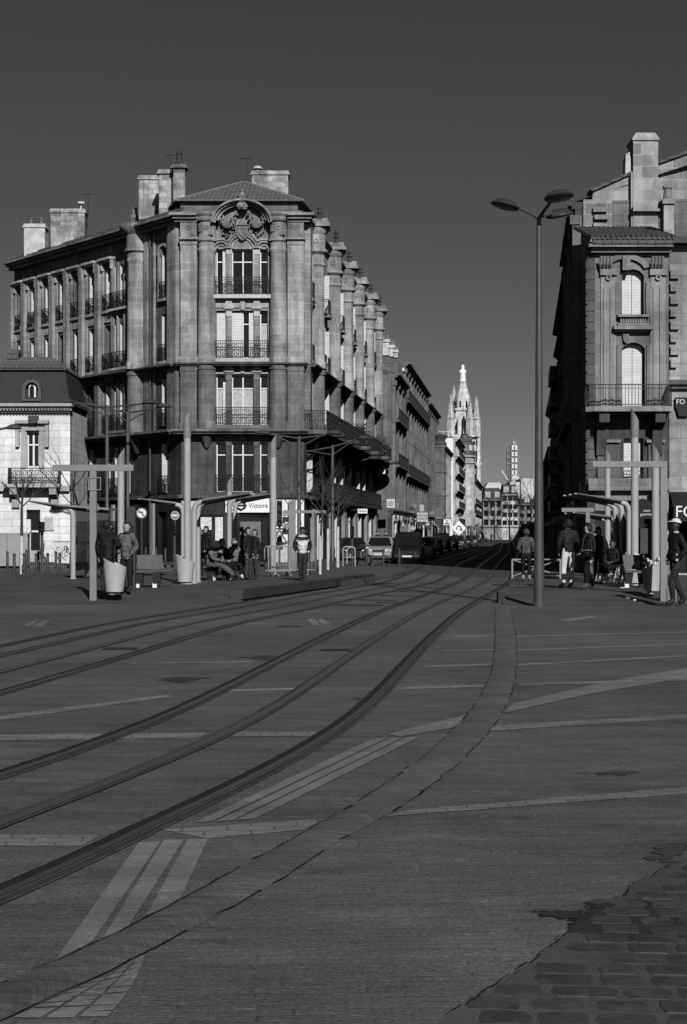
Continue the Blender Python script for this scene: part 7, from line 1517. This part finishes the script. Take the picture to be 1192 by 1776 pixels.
person('tall man in a white cap and dark jacket cut off by the right edge', fpx(1172, 1051, .02), R(-70), P_(POCK, WALK), 1.98, coat=.014, coat_len=.88, legs=.03, shoe=.012, hat='cap', hair=None, skin=grey(.035, .5), extra=dict(hatv=.62), top=.5)
# wheelchair with its rider
wc_ = proto('wheelchair', 'wheelchair with thin spoked wheels behind the woman in black', 'wheelchair'); mt = grey(.35, .4, .2, 6, .5)
for s_ in (-1, 1):
    x = s_ * .3; w = MB(); w.tube([(x, .31 * math.cos(2 * math.pi * k / 24), .31 + .31 * math.sin(2 * math.pi * k / 24)) for k in range(25)], .018, 6, cap=False); w = w.build('wheel', M_black, wc_); m = MB(); m.tube([(x + s_ * .03, .27 * math.cos(2 * math.pi * k / 24), .31 + .27 * math.sin(2 * math.pi * k / 24)) for k in range(25)], .010, 5, cap=False); m.build('hand_rim', mt, w); m = MB()
    for k in range(14): a = 2 * math.pi * k / 14; m.tube([(x, 0, .31), (x, .3 * math.cos(a), .31 + .3 * math.sin(a))], .003, 3)
    m.build('spokes', mt, w); m = MB(); m.tube([(x, -.48, .09), (x, -.46, .2), (x, -.3, .48), (x, .2, .5), (x, .25, .95)], .014, 6); m.build('side_frame', mt, wc_); m = MB(); m.tube([(x, -.5 + .08 * math.cos(2 * math.pi * k / 14), .09 + .08 * math.sin(2 * math.pi * k / 14)) for k in range(15)], .014, 5); m.build('caster', M_black, wc_)
MB().box(-.27, .27, -.25, .2, .46, .5).build('seat', M_black, wc_); MB().box(-.27, .27, .19, .23, .5, .92).build('backrest', M_black, wc_); MB().box(-.2, .2, -.62, -.45, .12, .15).build('footrest', mt, wc_)
q = ff(1063, 1013); place(wc_, q, R(-38))
person('person in dark clothes sitting in the wheelchair, head bowed', q + Vector((0, 0, .03)), R(-38), P_(SIT, dict(lan=(.1, -.55, .2), ran=(-.1, -.55, .2), lto=(.1, -.68, .16), rto=(-.1, -.68, .16))), 1.66, coat=.015, legs=.012, shoe=.5, seatz=1, hair=grey(.02), skin=grey(.1))
o = proto('rubbish_bag', 'black bulging rubbish bag on the bench between the two bins', 'bag'); m = MB(); m.lathe([(.12, 0), (.2, .08), (.2, .22), (.12, .33), (.03, .38), (.05, .44), (0, .44)], (0, 0, 0), 12); rg = random.Random(2); m.v = [v * (1 + rg.uniform(-.06, .06)) for v in m.v]; m.build('sack', grey(.012, .35, .2, 5), o, smooth=True); place(o, ff(1113, 1019) + Vector((0, 0, .46)))
# litter on the platform
rg = random.Random(9)
for i, (x, y, r, lab) in enumerate(((1081, 1022, .09, 'crumpled white wrapper on the right platform before the bins'), (1090, 1039, .05, 'torn paper scrap nearest the L-shaped post on the platform'), (1084, 1036, .04, 'small white paper scrap left of the torn one'), (893, 1016, .03, 'tiny white scrap left of the lamp post on the tactile strip'), (1101, 1042, .05, 'flat white scrap closest to the foot of the L-shaped post'))):
    m = MB(); vs = [Vector((rg.uniform(-1, 1) * r, rg.uniform(-1, 1) * r * 2, abs(rg.gauss(0, .4)) * r)) for _ in range(10)]; bm = bmesh.new(); bv = [bm.verts.new(v) for v in vs]; bmesh.ops.convex_hull(bm, input=bv); bm.verts.index_update(); m.add([v.co.copy() for v in bm.verts], [tuple(v.index for v in f.verts) for f in bm.faces]); bm.free(); o = tag(m.build('litter', M_wht), lab, 'litter', 'litter on the right platform'); place(o, fpx(x, y, ZP if y < 1026 else .1) + Vector((0, 0, .005)))
# far passers-by
def far_person(x, y, top, legs, label, h=1.72, z=.1, rz=0): return person(label, fpx(x, y, z), rz, WALK, h, top=top, legs=legs, group='people far along the street', lowpoly=True, coat=top, coat_len=.85)
FPL = [(655, 966, .012, 'dark figure whose head shows above the pale estate car, left one'), (669, 965, .012, 'dark figure whose head shows above the pale estate car, right one'), (829, 944.5, .03, 'far dark figure at the left of the distant crowd'), (833, 943.5, .5, 'far white-topped figure in the middle of the distant crowd'), (838, 943, .02, 'far dark figure right of the white-topped one'),
       (843, 942.5, .35, 'far pale figure at the right of the distant crowd'), (818, 946, .04, 'lone dark figure walking by the diamond sign'), (806, 948, .25, 'lone grey figure on the left pavement beyond the parked cars'), (852, 941.5, .06, 'far dark figure near the bare grey trees'), (788, 951, .02, 'dark figure on the pavement under the white curl-mark board')]
for i, (x, y, tv, lab) in enumerate(FPL): far_person(x, y, tv, .015, lab, rz=R(37 * i), z=.1 if x < 825 else .004)
# ---------------------------------------------------------------- vehicles
def car(label, loc, rz, v=.02, L=4.1, Wd=1.68, Ht=1.45, kind='hatch', rough=.25, group='cars parked along the left pavement', name='parked_car', cat='car'):
    o = proto(name, label, cat, group); paint = grey(v, rough, .05, 2, .1, .6); hw = Wd / 2; gl = glass_mat(.012, .05)
    # body loft: stations along y (front is -y): (y, belt height, half width, bottom)
    van = kind == 'van'
    st = [(-L / 2, .62, .80, .34), (-L / 2 + .12, .74, .90, .22), (-L / 2 + .45, .84, .97, .2), (-L / 2 + .95, .93, 1, .2), (0, .95, 1, .2), (L / 2 - .5, .97, .98, .22), (L / 2 - .1, .93, .93, .25), (L / 2, .75, .88, .36)]
    if van: st = [(y, z + .12, w, b) for y, z, w, b in st]
    vs, n = [], 10
    for y, zb, w, z0 in st:
        W_ = hw * w; prof = [(-W_ * .93, z0), (-W_ * .99, z0 + .12), (-W_, (z0 + zb) * .5 + .04), (-W_ * .97, zb - .08), (-W_ * .88, zb), (W_ * .88, zb), (W_ * .97, zb - .08), (W_, (z0 + zb) * .5 + .04), (W_ * .99, z0 + .12), (W_ * .93, z0)]
        vs += [Vector((x, y, z)) for x, z in prof]
    m = MB(); m.add(vs, [(i * n + k, i * n + (k + 1) % n, (i + 1) * n + (k + 1) % n, (i + 1) * n + k) for i in range(len(st) - 1) for k in range(n)] + [tuple(range(n)), tuple(range((len(st) - 1) * n, len(st) * n))]); m.build('body', paint, o, smooth=True)
    zb = .94 + (.12 if van else 0); ya, yb = -L / 2 + (.75 if van else .98), L / 2 - (.08 if kind != 'sedan' else .55); y1, y2 = ya + (.45 if van else .75), yb - (.2 if kind != 'sedan' else .45); w0, w1 = hw * .9, hw * .70
    c = [(-w0, ya, zb - .03), (w0, ya, zb - .03), (w0, yb, zb - .03), (-w0, yb, zb - .03), (-w1, y1, Ht - .05), (w1, y1, Ht - .05), (w1, y2, Ht - .05), (-w1, y2, Ht - .05)]
    MB().hexa(c).build('windows', gl, o); m = MB(); m.hexa([(-w1 - .01, y1 - .03, Ht - .06), (w1 + .01, y1 - .03, Ht - .06), (w1 + .01, y2 + .03, Ht - .06), (-w1 - .01, y2 + .03, Ht - .06), (-w1 * .9, y1 + .15, Ht), (w1 * .9, y1 + .15, Ht), (w1 * .9, y2 - .1, Ht), (-w1 * .9, y2 - .1, Ht)]); m.build('roof', paint, o, smooth=True)
    m = MB()
    for s_ in (-1, 1):
        for a, b in ((c[0 if s_ < 0 else 1], c[4 if s_ < 0 else 5]), (c[3 if s_ < 0 else 2], c[7 if s_ < 0 else 6])): m.tube([a, b], .04, 6)
        ym = (ya + yb) / 2 + .1; m.tube([(s_ * w0, ym, zb), (s_ * w1, ym, Ht - .05)], .03, 6)
    m.each('pillar', paint, o)
    for s_ in (-1, 1):
        for y in (-L / 2 + .72, L / 2 - .68):
            x = s_ * (hw - .09); r = .30 if not van else .32; w = MB(); w.tube([(x - .09, y, r), (x + .09, y, r)], r, 20); w = w.build('wheel', grey(.015, .85, .2), o, smooth=True); MB().tube([(x + s_ * .085, y, r), (x + s_ * .096, y, r)], r * .62, 14).build('rim', grey(.3, .35, .15, 5, .6), w)
        MB().ball((s_ * (hw + .06), ya + .25, zb + .06), .1, 8, (1, .6, .7)).build('mirror', paint, o, smooth=True)
        m = MB(); m.hexa([(s_ * hw * .5, -L / 2 - .012, .60), (s_ * hw * .85, -L / 2 + .06, .60), (s_ * hw * .85, -L / 2 + .14, .74), (s_ * hw * .5, -L / 2 + .07, .72), (s_ * hw * .5, -L / 2 + .15, .58), (s_ * hw * .85, -L / 2 + .2, .58), (s_ * hw * .85, -L / 2 + .24, .77), (s_ * hw * .5, -L / 2 + .2, .75)]); m.build('headlight', grey(.85, .2, .05, 3, .0, .8), o)
        m = MB(); m.box(min(s_ * hw * .62, s_ * hw * .86), max(s_ * hw * .62, s_ * hw * .86), L / 2 - .06, L / 2 + .012, .68, .9); m.build('tail_light', grey(.06, .2), o)
    MB().box(-hw * .42, hw * .42, -L / 2 - .015, -L / 2 + .1, .58, .7).build('grille', M_black, o); MB().box(-hw * .78, hw * .78, -L / 2 - .05, -L / 2 + .12, .36, .5).build('bumper', grey(min(.3, v * 1.2 + .02), .5), o, bevel=.03); MB().box(-.26, .26, -L / 2 - .06, -L / 2 - .045, .38, .48).build('number_plate', grey(.6, .5, .05), o); MB().box(-.26, .26, L / 2 + .0, L / 2 + .02, .5, .6).build('number_plate', grey(.6, .5, .05), o); MB().box(-hw * .8, hw * .8, L / 2 - .1, L / 2 + .05, .34, .5).build('bumper', grey(.03, .5), o, bevel=.03)
    return place(o, loc, rz)
sa = math.atan2(US[0], US[1])
car('dark hatchback parked nearest, behind the cycle hoop and bollards', fpx(612, 975.5, 0) + Vector((0, 2, .004)), R(3), .03)
car('pale grey estate car parked facing us, right of the dark hatchback', fpx(658, 974, 0) + Vector((.1, 2.1, .004)), R(-4), .30, 4.2, 1.72, 1.5)
car('black van facing away from the pale estate, dark side toward us', fpx(711, 978.5, 0) + Vector((0, 2.2, .004)), -sa + R(2), .012, 4.3, 1.75, 1.78, 'van')
car('silver car with bright headlights half hidden behind the black van', fpx(736, 971, 0) + Vector((0, 2, .004)), -sa, .35, 4.0, 1.66, 1.45)
car('white-sided small car squeezed behind the pale estate car', fpx(678, 968.5, 0) + Vector((0, 2, .004)), -sa, .5, 3.9, 1.66, 1.45)
for i, (x, y, v, k, lab) in enumerate(((694, 965.5, .03, 'hatch', 'dark car third in the row behind the white-sided car'), (716, 961.5, .02, 'van', 'tall dark car with a roof rack beyond the silver car'), (752, 962, .05, 'hatch', 'charcoal car beyond the silver car at the edge of the shade'), (768, 957.5, .02, 'van', 'dark van parked in the middle of the far row'), (783, 954, .04, 'hatch', 'dark car parked beyond the far dark van'), (796, 951.5, .06, 'hatch', 'small dark car beneath the diamond sign'), (808, 949, .02, 'hatch', 'black car near the far end of the parked row'), (820, 947, .08, 'hatch', 'last small car at the far end of the parked row'))):
    car(lab, fpx(x, y, 0) + Vector((0, 2, .004)), -sa, v, 4.1, 1.7, 1.75 if k == 'van' else 1.45, k)
# moped by the hatchback
o = proto('moped', 'small dark moped parked beside the dark hatchback', 'moped')
for y in (-.55, .55): w = MB(); w.tube([(0, y + .24 * math.cos(2 * math.pi * k / 18), .28 + .24 * math.sin(2 * math.pi * k / 18)) for k in range(19)], .05, 6); w = w.build('wheel', M_black, o); MB().tube([(-.03, y, .28), (.03, y, .28)], .14, 10).build('rim', grey(.3, .4, .1, 5, .5), w)
m = MB(); m.hexa([(-.12, -.1, .35), (.12, -.1, .35), (.14, .75, .45), (-.14, .75, .45), (-.1, .0, .7), (.1, .0, .7), (.13, .7, .75), (-.13, .7, .75)]); m.build('body', grey(.04, .3), o, bevel=.03); MB().box(-.11, .11, .05, .65, .74, .82).build('seat', M_black, o, bevel=.03); m = MB(); m.tube([(0, -.55, .28), (0, -.4, .75), (0, -.35, 1.0)], .035, 6); m.tube([(-.3, -.3, 1.02), (0, -.35, 1.0), (.3, -.3, 1.02)], .02, 6); m.build('fork', grey(.08), o); MB().ball((0, -.45, .85), .1, 8).build('headlight', grey(.4, .2), o)
place(o, fpx(628, 981, .1) + Vector((0, .4, 0)), R(35))
